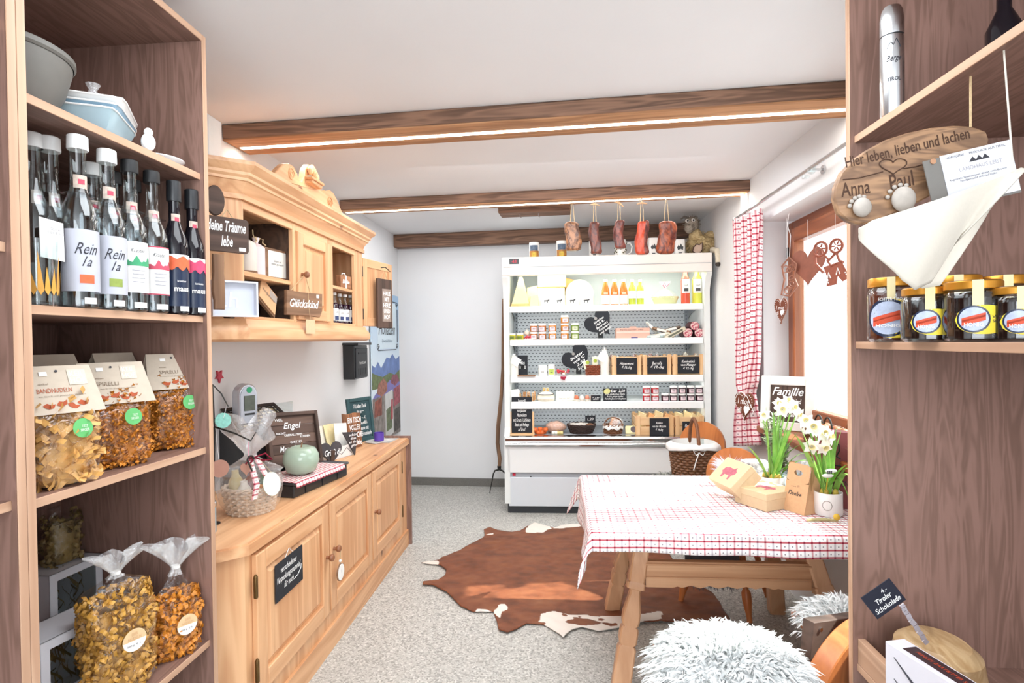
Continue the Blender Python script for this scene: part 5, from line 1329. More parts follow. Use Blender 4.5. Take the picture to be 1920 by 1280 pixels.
MB().prism([(-.05, .135), (.05, .125), (.025, .002), (.02, .0)], .006, TM(rx=-6), b=.001).build('pennant', plain('3F3B3D', .8, 0, .15, 60), t); text('schön\ndass\nes dich\ngibt', .03, CHALK, t, TM(.008, -.006, .085, rx=-6), width=.06, shear=.2, bold=.01, height=.075)
MB().box((.01, .026, .05), (.02, .003, .11), TM(rx=16)).build('prop', DARKW, t)
t = thing('saying_sign', 'upright reddish plank sign covered with white lettering', 'sign', (-1.20, 3.26, SZ), 62)
MB().prism([(-.065, .002), (.065, 0), (.066, .20), (.02, .205), (-.03, .2), (-.065, .207)], .016, TM(rx=-5), b=.002).build('plank', wood('sun_plank', 'A8714C', '5A3A28', 'z', 14, 60, .7), t)
text('EIN TISCH\nVOLLER\nWÜNSCHE\nund Liebe', .05, CHALK, t, TM(0, -.0095, .1, rx=-5), width=.112, shear=.05, bold=.02, height=.165); MB().tube([(.06, 0, .17), (.085, -.01, .165), (.09, -.012, .145), (.066, -.006, .14)], .0018, 5).build('wire_loop', STEEL, t)
MB().box((0, .035, .06), (.02, .004, .13), TM(rx=20)).build('prop', BARN, t)
t = thing('thanks_board', 'petrol green framed slate thanking for honesty by the banner', 'sign', (-1.22, 3.47, SZ), 66)
w_, h_ = .215, .275; M = TM(rx=-7); GRN = plain('2C4E52', .6, 0, .12, 40)
for a, b_ in (((-w_/2, -.008, 0), (-w_/2+.022, .008, h_)), ((w_/2-.022, -.008, 0), (w_/2, .008, h_)), ((-w_/2+.022, -.008, 0), (w_/2-.022, .008, .022)), ((-w_/2+.022, -.008, h_-.022), (w_/2-.022, .008, h_))): MB().span(a, b_, M, .002).build('frame_side', GRN, t)
MB().span((-w_/2+.02, -.002, .02), (w_/2-.02, .004, h_-.02), M).build('slate', plain('2E4B50', .8, 0, .15, 30), t, 0)
text('♡ Lieben Dank\nfür eure\nEhrlichkeit\nbeim Bezahl\'n\nund Freude mit\nunseren Schmankerln', .03, CHALK, t, M @ Matrix.Translation((0, -.003, h_/2)), width=.16, shear=.25, bold=.008, height=.2); MB().box((0, .05, .09), (.03, .004, .19), TM(rx=18)).build('prop', GRN, t)
t = thing('purple_cup', 'small purple cup on the leaflets at the far sideboard end', 'cup', (-1.115, 3.46, SZ+.006), 0)
MB().lathe([(.026, 0), (.03, .003), (.031, .052), (.028, .052), (.027, .006), (0, .005)], 24).build('body', plain('5B3FA6', .4, 0, .06), t)
for k, (x, y, rz_) in enumerate(((-1.11, 3.46, 60), (-1.08, 3.50, 85), (-1.16, 3.53, 100))): tag(MB().box((0, 0, .0015), (.16, .1, .003)).build('leaflet', plain(('CFCBC6', 'B9B6B4', 'D8D5D0')[k], .6, 0, .3, 25), None, 0), ('greyish leaflet under the purple cup', 'printed leaflet nearest the sideboard front edge', 'pale leaflet by the end panel of the sideboard')[k], 'leaflet', 'loose leaflets on the sideboard').location = (x, y, SZ+.0032*(k < 1)+.0001)
o = bpy.data.objects['leaflet']; o.rotation_euler.z = R(60); bpy.data.objects['leaflet.001'].rotation_euler.z = R(85); bpy.data.objects['leaflet.002'].rotation_euler.z = R(100)
# red star on the wall
s0 = atX(409, 705, XL)
t = thing('straw_star', 'little red fabric star on the white wall beside the shelf unit', 'star', (XL, s0.y, s0.z), 90)
MB().prism([((.03 if k % 2 else .014)*sin(k*PI/5), (.03 if k % 2 else .014)*cos(k*PI/5)) for k in range(10)], .008, TM(0, -.009, 0)).build('star', plain('C2495A', .8), t)
# white notice on the wall end above the cabinet
ye = atX(416, 250, XL+.14).y
t = thing('white_box', 'plain white box standing on the wall cabinet by the shelf unit', 'box', (XL+.08, ye-.045, CZ1+.096), 90)
MB().box((0, 0, .115), (.09, .12, .23), None, .004).build('carton', PAPER, t)
# ------------------------------------------------------------------ open multideck refrigerator
FX0, FX1, FY, FB, FT = -.41, 1.137, 4.28, 4.93, 1.93
def zY(py, Y, px=1137): return atY(px, py, Y).z
fr = thing('refrigerated_display', 'white open refrigerated display case stocked with farm products', 'display fridge', ((FX0+FX1)/2, 4.6, 0))
def F(a, b_, nm, mt, b=.004, par=None):
    o = MB().span(a, b_, b=b).build(nm, mt, fr, world=True); return o
zh = zY(513, FY); zdeck = zY(815, 4.36)
for k, (xa, xb) in enumerate(((FX0, FX0+.042), (FX1-.042, FX1))):
    m = MB()
    prof = [(FY, .075), (FB, .075), (FB, FT), (FY, FT), (FY, zh-.01), (FY+.03, zh-.05), (FY+.07, zh-.12), (FY+.07, zdeck+.06), (FY+.03, zdeck+.03), (FY, zdeck)]
    m.add([(xa, y, z) for y, z in prof]+[(xb, y, z) for y, z in prof], [tuple(range(10)), tuple(range(10, 20))[::-1]]+[(i, (i+1) % 10, 10+(i+1) % 10, 10+i) for i in range(10)])
    m.build('side_panel', FRWHITE, fr, world=True)
F((FX0+.042, FB-.05, .3), (FX1-.042, FB, FT), 'rear_body', FRWHITE)
F((FX0+.042, FY+.005, FT-.06), (FX1-.042, FB-.05, FT), 'roof', FRWHITE)
hd = F((FX0+.002, FY-.012, zh), (FX1-.002, FY+.035, FT+.004), 'header', plain('F2ECE6', .4, 0, .02, 6))
F((FX0+.01, FY-.016, zY(497, FY)-.0015), (FX1-.01, FY-.011, zY(497, FY)+.0015), 'header_seam', FRGREY, 0)
x, wd, z0, h = fit(955, 973, 485, 495, FY-.012)
MB().box((x, FY-.0135, z0+h/2), (wd, .004, h), None, .001).build('control_display', BLACKP, fr, world=True)
o = text('-8.0', .03, emit('red_digits', 'E04858', 1.2), fr, Matrix.Translation(Vector((x, FY-.016, z0+h/2))-wloc(fr)), name='digits', width=wd*.5, shear=0)
MB().span((FX0+.07, FY+.06, zh+.012), (FX1-.07, FY+.085, zh+.03)).build('light_tube', emit('fridge_tube', 'F2FFF0', 3), fr, world=True)
lamp('refrigerator_light', 'AREA', ((FX0+FX1)/2, FY+.14, zh+.02), 2.6, (.93, 1, .92), (R(14), 0, 0), shape='RECTANGLE', size=1.4, size_y=.08)
# perforated back wall
FP = FB-.058
PEG = plain('E8ECEF', .45, 0, .03, 6)
F((FX0+.042, FP, zdeck-.02), (FX1-.042, FP+.006, FT-.06), 'perforated_back', PEG, 0)
m = MB()
r0 = zdeck+.03
for j in range(38):
    z = r0+j*.0265
    if z > FT-.08: break
    for i in range(46):
        xx = FX0+.075+i*.031+(.0155 if j % 2 else 0)
        if xx < FX1-.07: m.add([(xx-.0075, FP-.0006, z-.003), (xx+.0075, FP-.0006, z-.003), (xx+.0075, FP-.0006, z+.003), (xx-.0075, FP-.0006, z+.003)], [(0, 1, 2, 3)])
tag(m.build('slots', plain('5E646B', .8, 0, 0), fr, 0, world=True), kind='stuff')
for xx in (FX0+.062, FX1-.062):
    up = MB().span((xx-.012, FP-.012, zdeck), (xx+.012, FP-.001, FT-.07)).build('upright', FRGREY, fr, world=True)
    m = MB()
    for j in range(40): m.box((xx, FP-.0125, zdeck+.02+j*.028), (.006, .001, .014))
    q = m.build('upright_slots', BLACK, up, 0)
    for v in q.data.vertices: v.co -= wloc(up)
    q['kind'] = 'stuff'
# shelves with price rails and brackets
SHF = 4.37
rows = {}
for k, (pt, pb) in enumerate(((572, 583), (635, 646), (704, 716), (753, 766))):
    zt = zY(pt, SHF); zb_ = zY(pb, SHF); rows[k+1] = zt
    s_ = F((FX0+.046, SHF+.012, zt-.018), (FX1-.046, FP-.002, zt), 'shelf', FRWHITE, .002)
    q = MB().span((FX0+.046, SHF-.004, zb_), (FX1-.046, SHF+.012, zt+.002), b=.003).build('price_rail', plain('F1F2F1', .3, 0, .01, 6), s_, world=True)
    for xx in (FX0+.05, FX1-.05):
        m = MB(); m.prism([(0, 0), (.4, 0), (.1, -.045), (.03, -.075), (0, -.08)], .004, TM(xx, FP-.004, zt-.018, rz=-90))
        q = m.build('bracket', FRGREY, s_)
        for v in q.data.vertices: v.co -= wloc(s_)
rows[5] = zdeck
for k in (1, 2, 3, 4): lamp('shelf_fill', 'AREA', ((FX0+FX1)/2, SHF+.03, rows[k]-.022), .85, (.97, 1, .98), (R(32), 0, 0), shape='RECTANGLE', size=1.4, size_y=.02)  # fill added under each shelf lip to brighten the perforated back
F((FX0+.042, FY+.05, zdeck-.03), (FX1-.042, FP, zdeck), 'deck', FRGREY, .002)
# base: bumper, panels, kick
zb1, zb2_, zb3_, zb4, zb5 = zY(817, FY), zY(838, FY), zY(887, FY), zY(896, FY), zY(951, FY)
m = MB(); m.prism([(0, 0), (-.022, .006), (-.03, .018), (-.022, .028), (-.008, .034), (-.014, .05), (-.008, .06), (.02, .064), (.05, .064), (.05, 0)], FX1-FX0-.02, Matrix.Translation((FX0+.01, FY+.0, zb2_)) @ Matrix(((0, 1, 0, 0), (1, 0, 0, 0), (0, 0, (zb1-zb2_)/.064, 0), (0, 0, 0, 1))))
m.build('chrome_bumper', plain('C8CACC', .12, 1, .03, 6), fr, world=True)
F((FX0+.02, FY, zb3_), (FX1-.02, FY+.05, zb2_+.002), 'upper_panel', plain('E9EBEA', .4, 0, .01, 4))
F((FX0+.02, FY+.018, zb4-.002), (FX1-.02, FY+.06, zb3_+.002), 'recess_strip', FRGREY, 0)
F((FX0+.03, FY+.006, zb5), (FX1-.03, FY+.05, zb4), 'lower_panel', FRPANEL)
F((FX0+.02, FY+.02, 0), (FX1-.02, FB-.03, .075), 'kick_plinth', plain('2C2F33', .6, 0, .1), .003)
F((FX0+.042, FY+.05, .075), (FX1-.042, FB-.05, zdeck-.04), 'body', FRWHITE, 0)
x, wd, z0, h = fit(961, 967, 886, 892, FY+.018)
MB().box((x, FY+.016, z0+h/2), (.024, .01, .02), None, .002).build('switch', plain('C8203C', .4), fr, world=True)
MB().lathe([(.006, 0), (.006, .004)], 10, TM(atY(995, 893, FY).x, FY+.018, zb4+.004, rx=90)).build('screw', BLACK, fr, world=True)

# ------------------------------------------------------------------ products
YS = 4.44
def at_row(row, l, r, t, Y=YS, b=None):
    zb_ = rows[row]; m_ = (l+r)/2
    p, q = atY(l, t, Y), atY(r, t, Y)
    return (p.x+q.x)/2, q.x-p.x, zb_, max(.01, atY(m_, t, Y).z-zb_)
CHEESE = plain('EFE6C0', .5, 0, .06, 20); CHEESE2 = plain('E6D09C', .5, 0, .08, 20); RIND = plain('C99A5A', .6, 0, .15, 30); CHO = plain('E3A66A', .6, 0, .15, 40)
# row 1
x, wd, z, h = at_row(1, 957, 993, 519)
t = thing('cheese_wedge', 'tall upright wedge of cheese with orange rind at the end of the top shelf', 'cheese', (x, YS, z))
MB().prism([(-wd/2, 0), (wd/2, 0), (wd*.12, h), (-wd*.05, h)], .14, b=.004).build('paste', CHEESE2, t); MB().prism([(-wd/2-.002, 0), (wd/2+.002, 0), (wd/2-.006, .03), (-wd/2+.006, .028)], .145, TM(0, -.0025, 0), b=.003).build('rind', CHO, t)
for lab, l, r, tp, b_, mt, Y, bs in (('long cream cheese block lying on top of another block', 1008, 1061, 513, 538, CHEESE, YS+.08, None), ('thick cream cheese block under the long block', 1007, 1059, 539, 572, CHEESE, YS+.08, 0)):
    xx, ww, z0, hh = fit(l, r, tp, b_, Y)
    if bs == 0: hh = hh+z0-rows[1]; z0 = rows[1]; ztop = z0+hh
    else: zz0 = z0
    t = thing('cheese_block', lab, 'cheese', (xx, Y, z0)); MB().box((0, .06, hh/2), (ww, .12, hh), None, .006).build('paste', mt, t); MB().box((0, .06, hh*.03+.001), (ww+.003, .123, hh*.06), None, .001).build('rind', RIND, t)
tb = bpy.data.objects['cheese_block']; tb.location.z = ztop+.001
xx, ww, z0, hh = fit(1060, 1082, 519, 536, YS+.1)
t = thing('cheese_wedge', 'brown rind cheese wedge resting behind the cheese wheel', 'cheese', (xx+.01, YS+.13, rows[1])); MB().prism([(-.06, 0), (.06, 0), (.055, z0+hh-rows[1]-.03), (-.06, z0+hh-rows[1])], .05, b=.004).build('paste', RIND, t)
xx, ww, z0, hh = fit(1060, 1113, 524, 572, YS+.06)
t = thing('round_cheese', 'half round pale cheese wheel standing on its cut edge', 'cheese', (xx, YS+.05, rows[1])); rr = ww/2
hw = z0+hh-rows[1]
MB().prism([(rr, 0)]+[(rr*cos(R(a)), hw*.45+(hw*.55)*sin(R(a))) for a in range(0, 181, 10)]+[(-rr, 0)], .07, b=.006).build('paste', CHEESE, t)
for k, (l, r, tp, lab) in enumerate(((986, 1008, 535, 'yellow cheese piece at the back beside the upright wedge'), (992, 1010, 552, 'small yellow cheese piece beside the first white carton'))):
    x, wd, z, h = at_row(1, l, r, tp, YS+.05-.05*k); t = thing('cheese_piece', lab, 'cheese', (x, YS+.05-.05*k, z)); MB().prism([(-wd/2, 0), (wd/2, 0), (wd/2-.005, h), (-wd/2+.01, h*.9)], .05, b=.003).build('paste', CHEESE2, t); MB().box((0, .025, .003), (wd*.98, .052, .006)).build('rind', RIND, t)
COWINK = plain('4A4A4C', .7, 0, 0)
for k, (l, r) in enumerate(((1014, 1036), (1038, 1060), (1062, 1085), (1088, 1112))):
    x, wd, z, h = at_row(1, l, r, 554, YS-.02)
    t = thing('cow_carton', ('first white cow carton from the upright cheese wedge', 'second white cow carton from the upright cheese wedge', 'third white cow carton, under the cheese wheel edge', 'last white cow carton, nearest the orange bottles')[k], 'carton', (x, YS-.02, z), 0, 'white cow print cartons')
    MB().box((0, .02, h/2), (wd*.94, .04, h), None, .001).build('carton', PAPER, t, 0)
    s_ = wd*.5
    MB().prism([(-.5*s_, .1*s_), (-.45*s_, .3*s_), (.15*s_, .34*s_), (.3*s_, .46*s_), (.5*s_, .4*s_), (.42*s_, .2*s_), (.22*s_, .14*s_), (.2*s_, -.2*s_), (.1*s_, -.2*s_), (.06*s_, .08*s_), (-.25*s_, .08*s_), (-.28*s_, -.2*s_), (-.38*s_, -.2*s_), (-.38*s_, .1*s_)], .0006, TM(0, -.0007, h*.42)).build('cow_print', COWINK, t, 0)
    MB().tube([(s_*.85*cos(R(a)), -.0006, h*.47+s_*.75*sin(R(a))) for a in range(15, 170, 12)], .0011, 4).build('arc_print', plain('A9AEC4', .7, 0, 0), t)
def juice(l, r, tp, body, lab, group, shape, Y=YS-.01, cap=PAPER):
    x, wd, z, h = at_row(1, l, r, tp, Y)
    t = thing('juice_bottle', lab, 'bottle', (x, Y, z), 0, group); rr = wd*.48
    if shape == 'cone': pr = [(rr*.97, 0), (rr, .004), (rr, h*.42), (rr*.92, h*.58), (rr*.5, h*.84), (rr*.42, h*.9), (rr*.42, h*.95)]
    else: pr = [(rr*.97, 0), (rr, .004), (rr, h*.62), (rr*.85, h*.70), (rr*.45, h*.80), (rr*.42, h*.93)]
    MB().lathe(pr, 20).build('body', body, t); MB().lathe([(rr*.48, h*.9), (rr*.48, h)], 16).build('cap', cap, t)
    if shape == 'cone': wrap_label(t, rr, .01, h*.40, 85, PAPER); wrap_label(t, rr, h*.43, h*.5, 30, plain('F0D8B8', .6, 0, 0), 'arc_label')
    elif shape == 'mid': wrap_label(t, rr, h*.26, h*.55, 85, PAPER)
    else: wrap_label(t, rr, h*.3, h*.66, 60, PAPER); wrap_text(t, 'Saft', .02, INK, rr, h*.5, rr*.9, shear=.3); wrap_label(t, rr, h*.34, h*.42, 30, COWINK, 'label_print', off=.0014)
OJ = plain('E0762E', .15, 0, .1, 20); GJ = plain('BFCB4A', .15, 0, .1, 20); RJ = plain('D9563F', .15, 0, .1, 20); YJ = plain('DDE05A', .15, 0, .1, 20)
for k, (l, r) in enumerate(((1127, 1143), (1144, 1160), (1161, 1177))): juice(l, r, 524, OJ, ('orange juice bottle nearest the cow cartons', 'orange juice bottle between two others', 'orange juice bottle nearest the green bottles')[k], 'orange juice bottles', 'cone')
for k, (l, r) in enumerate(((1178, 1192), (1193, 1207))): juice(l, r, 524, GJ, ('green juice bottle next to the orange ones', 'green juice bottle next to the wrapped dish')[k], 'green juice bottles', 'mid')
juice(1276, 1293, 500, RJ, 'tall red syrup bottle beside the wrapped dish', None, 'tall'); juice(1297, 1316, 500, YJ, 'tall yellow syrup bottle at the end of the top shelf', None, 'tall')
x, wd, z, h = at_row(1, 1222, 1274, 556)
t = thing('wrapped_dish', 'pale green dish of cheese in clear wrap tied with a pink ribbon', 'dish', (x, YS+.02, z)); rr = wd/2
MB().lathe([(rr*.7, 0), (rr*.8, .01), (rr, h), (rr*.97, h), (rr*.75, .012), (0, .01)], 24, TM(s=(1, .6, 1))).build('dish', plain('D6D9A6', .5, 0, .06), t)
random.seed(4); m = MB()
for k in range(9): m.box((random.uniform(-rr*.6, rr*.6), random.uniform(-.02, .03), h*.9), (.03, .02, .02), TM(ry=random.uniform(-25, 25)), .003)
m.build('cheese_cubes', CHEESE, t)
m = MB(); m.surf(lambda u, v: (Vector((rr*1.02*(1-v)**.6*cos(2*PI*u)*(1+.08*sin(u*40)), rr*.62*(1-v)**.6*sin(2*PI*u), h*.8+.08*v)), (u, v)), 36, 10); m.build('wrap', FILM, t, 80)
m.v = []; m = MB(); m.surf(lambda u, v: (Vector(((.008+.03*v)*cos(2*PI*u)*(1+.3*v*sin(u*40)), (.008+.02*v)*sin(2*PI*u), h*.8+.08+.05*v)), (u, v)), 28, 6); m.build('gathered_wrap', FILMF, t, 80)
MB().tube([(0, -.01, h*.8+.08), (-.02, -.02, h*.8+.1), (-.01, -.02, h*.8+.12), (.01, -.012, h*.8+.09), (.03, -.02, h*.8+.115)], .0035, 6).build('ribbon', plain('D9748E', .5), t)
# row 2 jars
JB = {}
def jar(name, lab, X, Y, z, rr, h, body, labc, lid=PAPER, group=None, txt=None):
    key = (round(rr, 4), round(h, 4), body.name, labc.name, lid.name)
    if key in JB:
        c = dup(JB[key], (X, Y, z), None, lab); c.rotation_euler.z = R(random.uniform(-14, 14))
        return c
    t = thing(name, lab, 'jar', (X, Y, z), 0, group)
    MB().lathe([(rr*.92, 0), (rr, .003), (rr, h*.70), (rr*.93, h*.76)], 20).build('body', body, t); MB().lathe([(rr*.95, h*.75), (rr*.97, h*.76), (rr*.97, h*.97), (rr*.92, h)], 20).build('lid', lid, t)
    wrap_label(t, rr, h*.12, h*.6, 42, labc, n=6); m = MB()
    for k in range(2): m.box((0, -rr-.0012, h*(.44-.12*k)), (rr*.7, .0006, h*.04))
    tag(m.build('label_print', INK, t, 0), kind='stuff')
    JB[key] = t
    return t
HON = plain('A85E22', .15, 0, .12, 20); HON2 = plain('C27A26', .15, 0, .12, 20); PEST = plain('6E8A2E', .3, 0, .2, 60); JRED = plain('A5121F', .12, 0, .1, 20); JDK = plain('33141E', .12, 0, .1, 20); LPINK = plain('E4CDD2', .7, 0, .03); LYEL = plain('DCC93E', .6, 0, .4, 120)
sc = 1067/YS; h2 = 14.8/sc; r2 = 7.3/sc
zr = rows[2]
for px, n, body, lid in ((1001, 2, HON, PAPER), (1017, 2, HON, PAPER), (1036, 2, HON2, PAPER), (1059, 3, HON2, PAPER), (1078, 2, PEST, PAPER)):
    X = atY(px, 630, YS).x
    for k in range(n): jar('preserve_jar', {0: 'bottom', 1: 'second', 2: 'topmost'}[k]+' '+{1001: 'amber jar of the first stack beside the garlic', 1017: 'amber jar of the second stack from the garlic', 1036: 'honey jar of the third stack from the garlic', 1059: 'orange jar of the tall stack of three', 1078: 'green pesto jar of the stack by the heart slate'}[px], X, YS, zr+k*(h2+.0005), r2, h2, body, plain('E8F0C8', .6) if body is PEST else LPINK, lid, 'stacked preserve jars on the second fridge shelf')
for k, px in enumerate((960, 975)): jar('mustard_jar', ('small yellow patterned jar at the very end of the second shelf', 'small yellow patterned jar beside the radishes')[k], atY(px, 628, YS).x, YS, zr, 7/sc, 12.5/sc, LYEL, plain('7A8A2E', .6, 0, .3, 120), PAPER, 'small yellow jars')
x = atY(988, 620, YS).x
t = thing('garlic_bulb', 'pale round onion lying on the radishes', 'vegetable', (x, YS+.02, zr+.03)); MB().lathe([(.0, 0), (.016, .004), (.024, .018), (.02, .034), (.008, .042), (.003, .05)], 16).build('bulb', plain('E4D2C2', .5, 0, .12), t)
t = thing('radish_bunch', 'small bunch of red radishes with white tips on the second shelf', 'vegetable', (x+.012, YS-.01, zr)); random.seed(6)
for k in range(5): MB().ball((-.02+.011*k, -.006*(k % 2), .014+.006*(k % 2)), (.012, .012, .014), 10, 8).build('radish', plain('C2283C', .35, 0, .1), t)
m = MB()
for k in range(4): m.ball((-.02+.016*k, -.022, .006), (.008, .01, .007), 8, 6)
m.build('leaves', plain('DDE2D2', .6, 0, .2), t)
def slate_heart(lab, l, r, tp, b_, Y, rot, lines, row):
    xx, ww, z0, hh = fit(l, r, tp, b_, Y)
    t = thing('heart_slate', lab, 'sign', (xx, Y, rows[row]))
    W_ = max(ww, hh)*1.02; M = TM(0, 0, hh*.52+.001, ry=rot)
    hp = heart(W_*1.0, W_*.98, 32)
    MB().prism(hp, .006, M @ TM(rx=0), b=.0012).build('slate', SLATE, t); MB().lathe([(.012, 0), (.012, .002)], 14, M @ TM(-W_*.36*0+W_*.0, -.001, W_*.28, rx=90)).build('eyelet', plain('8E8A86', .5), t)
    text(lines, .04, CHALK, t, TM(0.01, -.0012, hh*.5, ry=rot+6), width=W_*.52, shear=.3, bold=.008, height=W_*.5)
    MB().box((0, .03, hh*.3), (.04, .006, hh*.6), TM(rx=12)).build('prop', BLACK, t)
slate_heart('large black heart slate with white chalk list behind the pink carton', 1101, 1152, 582, 634, YS+.03, -40, 'Südtirol\nHalt 8.-\nBuurezrt\nOchserl\nund mehr', 2)
x, wd, z, h = at_row(2, 1155, 1217, 614)
t = thing('pink_carton', 'flat pale pink display carton beside the heart slate', 'carton', (x, YS-.03, z)); PC = plain('DDAE9C', .7, 0, .04, 20)
MB().box((0, .06, h*.48), (wd, .12, h*.96), None, .001).build('carton', PC, t); MB().box((0, -.0008, h*.58), (wd*.99, .001, h*.14)).build('pale_band', plain('EBCDBF', .7), t, 0)
MB().prism([(-.028, 0), (.028, 0), (.022, .012), (-.022, .012)], .002, TM(0, .0, h*.96)).build('hang_tab', PC, t); MB().box((.01, -.001, h*.06), (.05, .001, h*.12)).build('violet_label', plain('4B3F72', .6), t, 0); text('Kaminwurzen  Mild', .012, INK, t, TM(-.01, -.0012, h*.8), width=wd*.7, shear=.2)
random.seed(12)
PK = [plain('C9CFC8', .3, 0, .25, 60), plain('8A6A50', .35, 0, .3, 60), plain('D9D2BC', .3, 0, .25, 60), plain('6A5648', .35, 0, .3, 60), plain('B5C4C2', .3, 0, .2, 60), plain('A0744E', .35, 0, .3, 60)]
labs = ['sausage pack leaning upright behind the pile', 'brown sausage pack across the pile', 'pale labelled sausage pack in front', 'dark dried sausage pack on the pile', 'blue green labelled sausage pack at the bottom', 'orange brown sausage pack at the bottom']
for k, (px, py, L, rot, dy) in enumerate(((1222, 614, .13, -48, .06), (1240, 619, .15, -14, .04), (1237, 628, .16, 8, -.01), (1258, 617, .16, 12, .05), (1228, 632, .13, 4, -.03), (1248, 633, .13, -3, .0))):
    p = atY(px, py, YS+dy); t = thing('sausage_pack', labs[k], 'sausage', (p.x, YS+dy, max(p.z, zr+.012)), 0, 'sausage packs on the second fridge shelf', ry=-rot)
    MB().lathe([(.006, -L/2), (.017, -L/2+.012), (.018, 0), (.017, L/2-.012), (.006, L/2)], 12, TM(ry=90, s=(.75, 1, 1))).build('sausage', PK[k], t); MB().box((0, -.0165, 0), (L*.5, .003, .018), None, .001).build('label', plain('E4E2DA', .6, 0, .1), t)
p = atY(1266, 627, YS-.03); t = thing('sausage_pack', 'long pale cardboard sleeve leaning against the salami', 'sausage', (p.x, YS-.03, zr+.035), 0, 'sausage packs on the second fridge shelf', ry=-28); MB().box((0, 0, 0), (.17, .02, .03), None, .002).build('sleeve', plain('D6CDB6', .5, 0, .12), t); MB().box((0, -.011, 0), (.12, .001, .014)).build('label', plain('6A6A5A', .6, 0, .2), t)
SAL = NT('salami_cut'); SAL = SAL.fin(SAL.ramp(SAL.noise(SAL.coord(), 90, 2), [(.45, 'B0475A'), (.6, 'EAD6CE')]), .45)
for k, (px, py, r_) in enumerate(((1288, 624, .037), (1301, 614, .035), (1309, 626, .036))):
    p = atY(px, py, YS); t = thing('salami', ('cut salami lying nearest the cardboard sleeve', 'cut salami resting on top of two others', 'cut salami against the fridge side wall')[k], 'salami', (p.x, YS-.03, (zr+r_ if k != 1 else zr+r_*2.55)), 0, 'cut salami ends')
    MB().lathe([(r_*.93, 0), (r_, .006), (r_, .16), (r_*.6, .19), (.006, .2)], 20, TM(rx=-90)).build('casing', plain('5A2A2E', .5, 0, .25, 60), t); MB().lathe([(r_*.92, 0), (r_*.92, .003)], 20, TM(0, .001, 0, rx=90)).build('cut_face', SAL, t)
# row 3
MILK = plain('F1EFE6', .2, 0, .01)
def milk(l, r, tp, lab, hang):
    x, wd, z, h = at_row(3, l, r, tp, YS-.01); t = thing('milk_bottle', lab, 'bottle', (x, YS-.01, z), 0, 'glass milk bottles'); rr = wd*.48
    MB().lathe([(rr*.95, 0), (rr, .004), (rr, h*.58), (rr*.8, h*.72), (rr*.5, h*.85), (rr*.5, h*.93), (rr*.56, h*.95)], 22).build('body', MILK, t); MB().lathe([(rr*.6, h*.93), (rr*.6, h)], 18).build('cap', STEEL, t)
    MB().box((0, 0, 0), (rr*1.7, .0015, rr*1.9), TM(hang, -rr-.006, h*.66, ry=32, rx=-12)).build('price_tag', PAPER, t, 0); MB().tube([(0, -rr*.5, h*.9), (hang, -rr-.004, h*.78)], .001, 4).build('string', ROPE, t)
milk(955, 972, 663, 'milk bottle with paper tag at the end of the third shelf', .02); milk(1124, 1142, 651, 'taller milk bottle with paper tag beside the wooden crates', -.02)
def slate(name, lab, l, r, tp, row, lines, Y=YS, group=None, frame=None, sz=.03, wfrac=.8, tilt=-6, b=None, cat='sign', d=.004, hf=.75):
    x, wd, z, h = at_row(row, l, r, tp, Y); t = thing(name, lab, cat, (x, Y, z), 0, group); M = TM(rx=tilt)
    MB().box((0, 0, h/2), (wd, d, h), M).build('slate', SLATE, t, 0)
    if lines: text(lines, sz, CHALK, t, M @ Matrix.Translation((0, -d/2-.0006, h/2)), width=wd*wfrac, shear=.3, bold=.006, height=h*hf)
    if row: MB().box((0, .02, h*.25), (wd*.3, .003, h*.5), TM(rx=18)).build('prop', BLACK, t)
    return t, x, wd, z, h
slate('slate_sign', 'small blank looking slate beside the first milk bottle', 970, 989, 666, 3, 'Milch\n1 l  1,20', YS+.06, wfrac=.7, hf=.4)
x, wd, z, h = at_row(3, 965, 1006, 700); t = thing('wooden_board', 'thin brown wooden board under the small slate', 'board', (x+.01, YS+.0, z)); MB().box((0, 0, .004), (wd*.8, .08, .008), TM(y=-.01), .001).build('board', BARN, t)
bpy.data.objects['wooden_board'].location.y = YS-.045
for k, (l, r, tp, lc) in enumerate(((1009, 1026, 684, PAPER), (1027, 1041, 683, plain('BFD16A', .6)))):
    x, wd, z, h = at_row(3, l, r, tp, YS-.01); jar('yoghurt_jar', ('wide white yoghurt jar on the third shelf', 'white yoghurt jar with a green label')[k], x, YS-.01, z, wd*.48, h, MILK, lc, PAPER, 'white yoghurt jars')
x, wd, z, h = at_row(3, 1043, 1073, 690)
t = thing('candy_basket', 'little basket of colourful wrapped sweets hanging over the shelf edge', 'sweets', (x, YS-.02, z)); random.seed(9)
for k in range(16): MB().ball((random.uniform(-wd*.4, wd*.4), random.uniform(-.02, .03), .012+random.uniform(0, h*.55)), (.013, .011, .01), 8, 6).build('sweet', plain(random.choice(['C5303C', 'E4D6D6', 'D86A7A', 'B8243A', '4FA0A8', 'D8B23A']), .3), t)
MB().add([(-.03, -.045, .004), (.02, -.045, .004), (.0, -.085, -.03), (-.03, -.088, -.02)], [(0, 1, 2, 3)]).build('cloth_corner', CHECKS, t, 0, solid=.001)
slate_heart('black heart slate with chalk writing behind the wire basket', 1058, 1112, 650, 703, YS+.05, -40, 'Butter\nvoll C\n2,50\nStück', 3)
x, wd, z, h = at_row(3, 1097, 1125, 685)
t = thing('small_basket', 'small copper brown basket holding two butter packs', 'basket', (x, YS-.01, z)); weave(t, wd*.42, wd*.3, h, plain('8A4426', .5, 0, .3, 80), 6, 1.12, .004, 12)
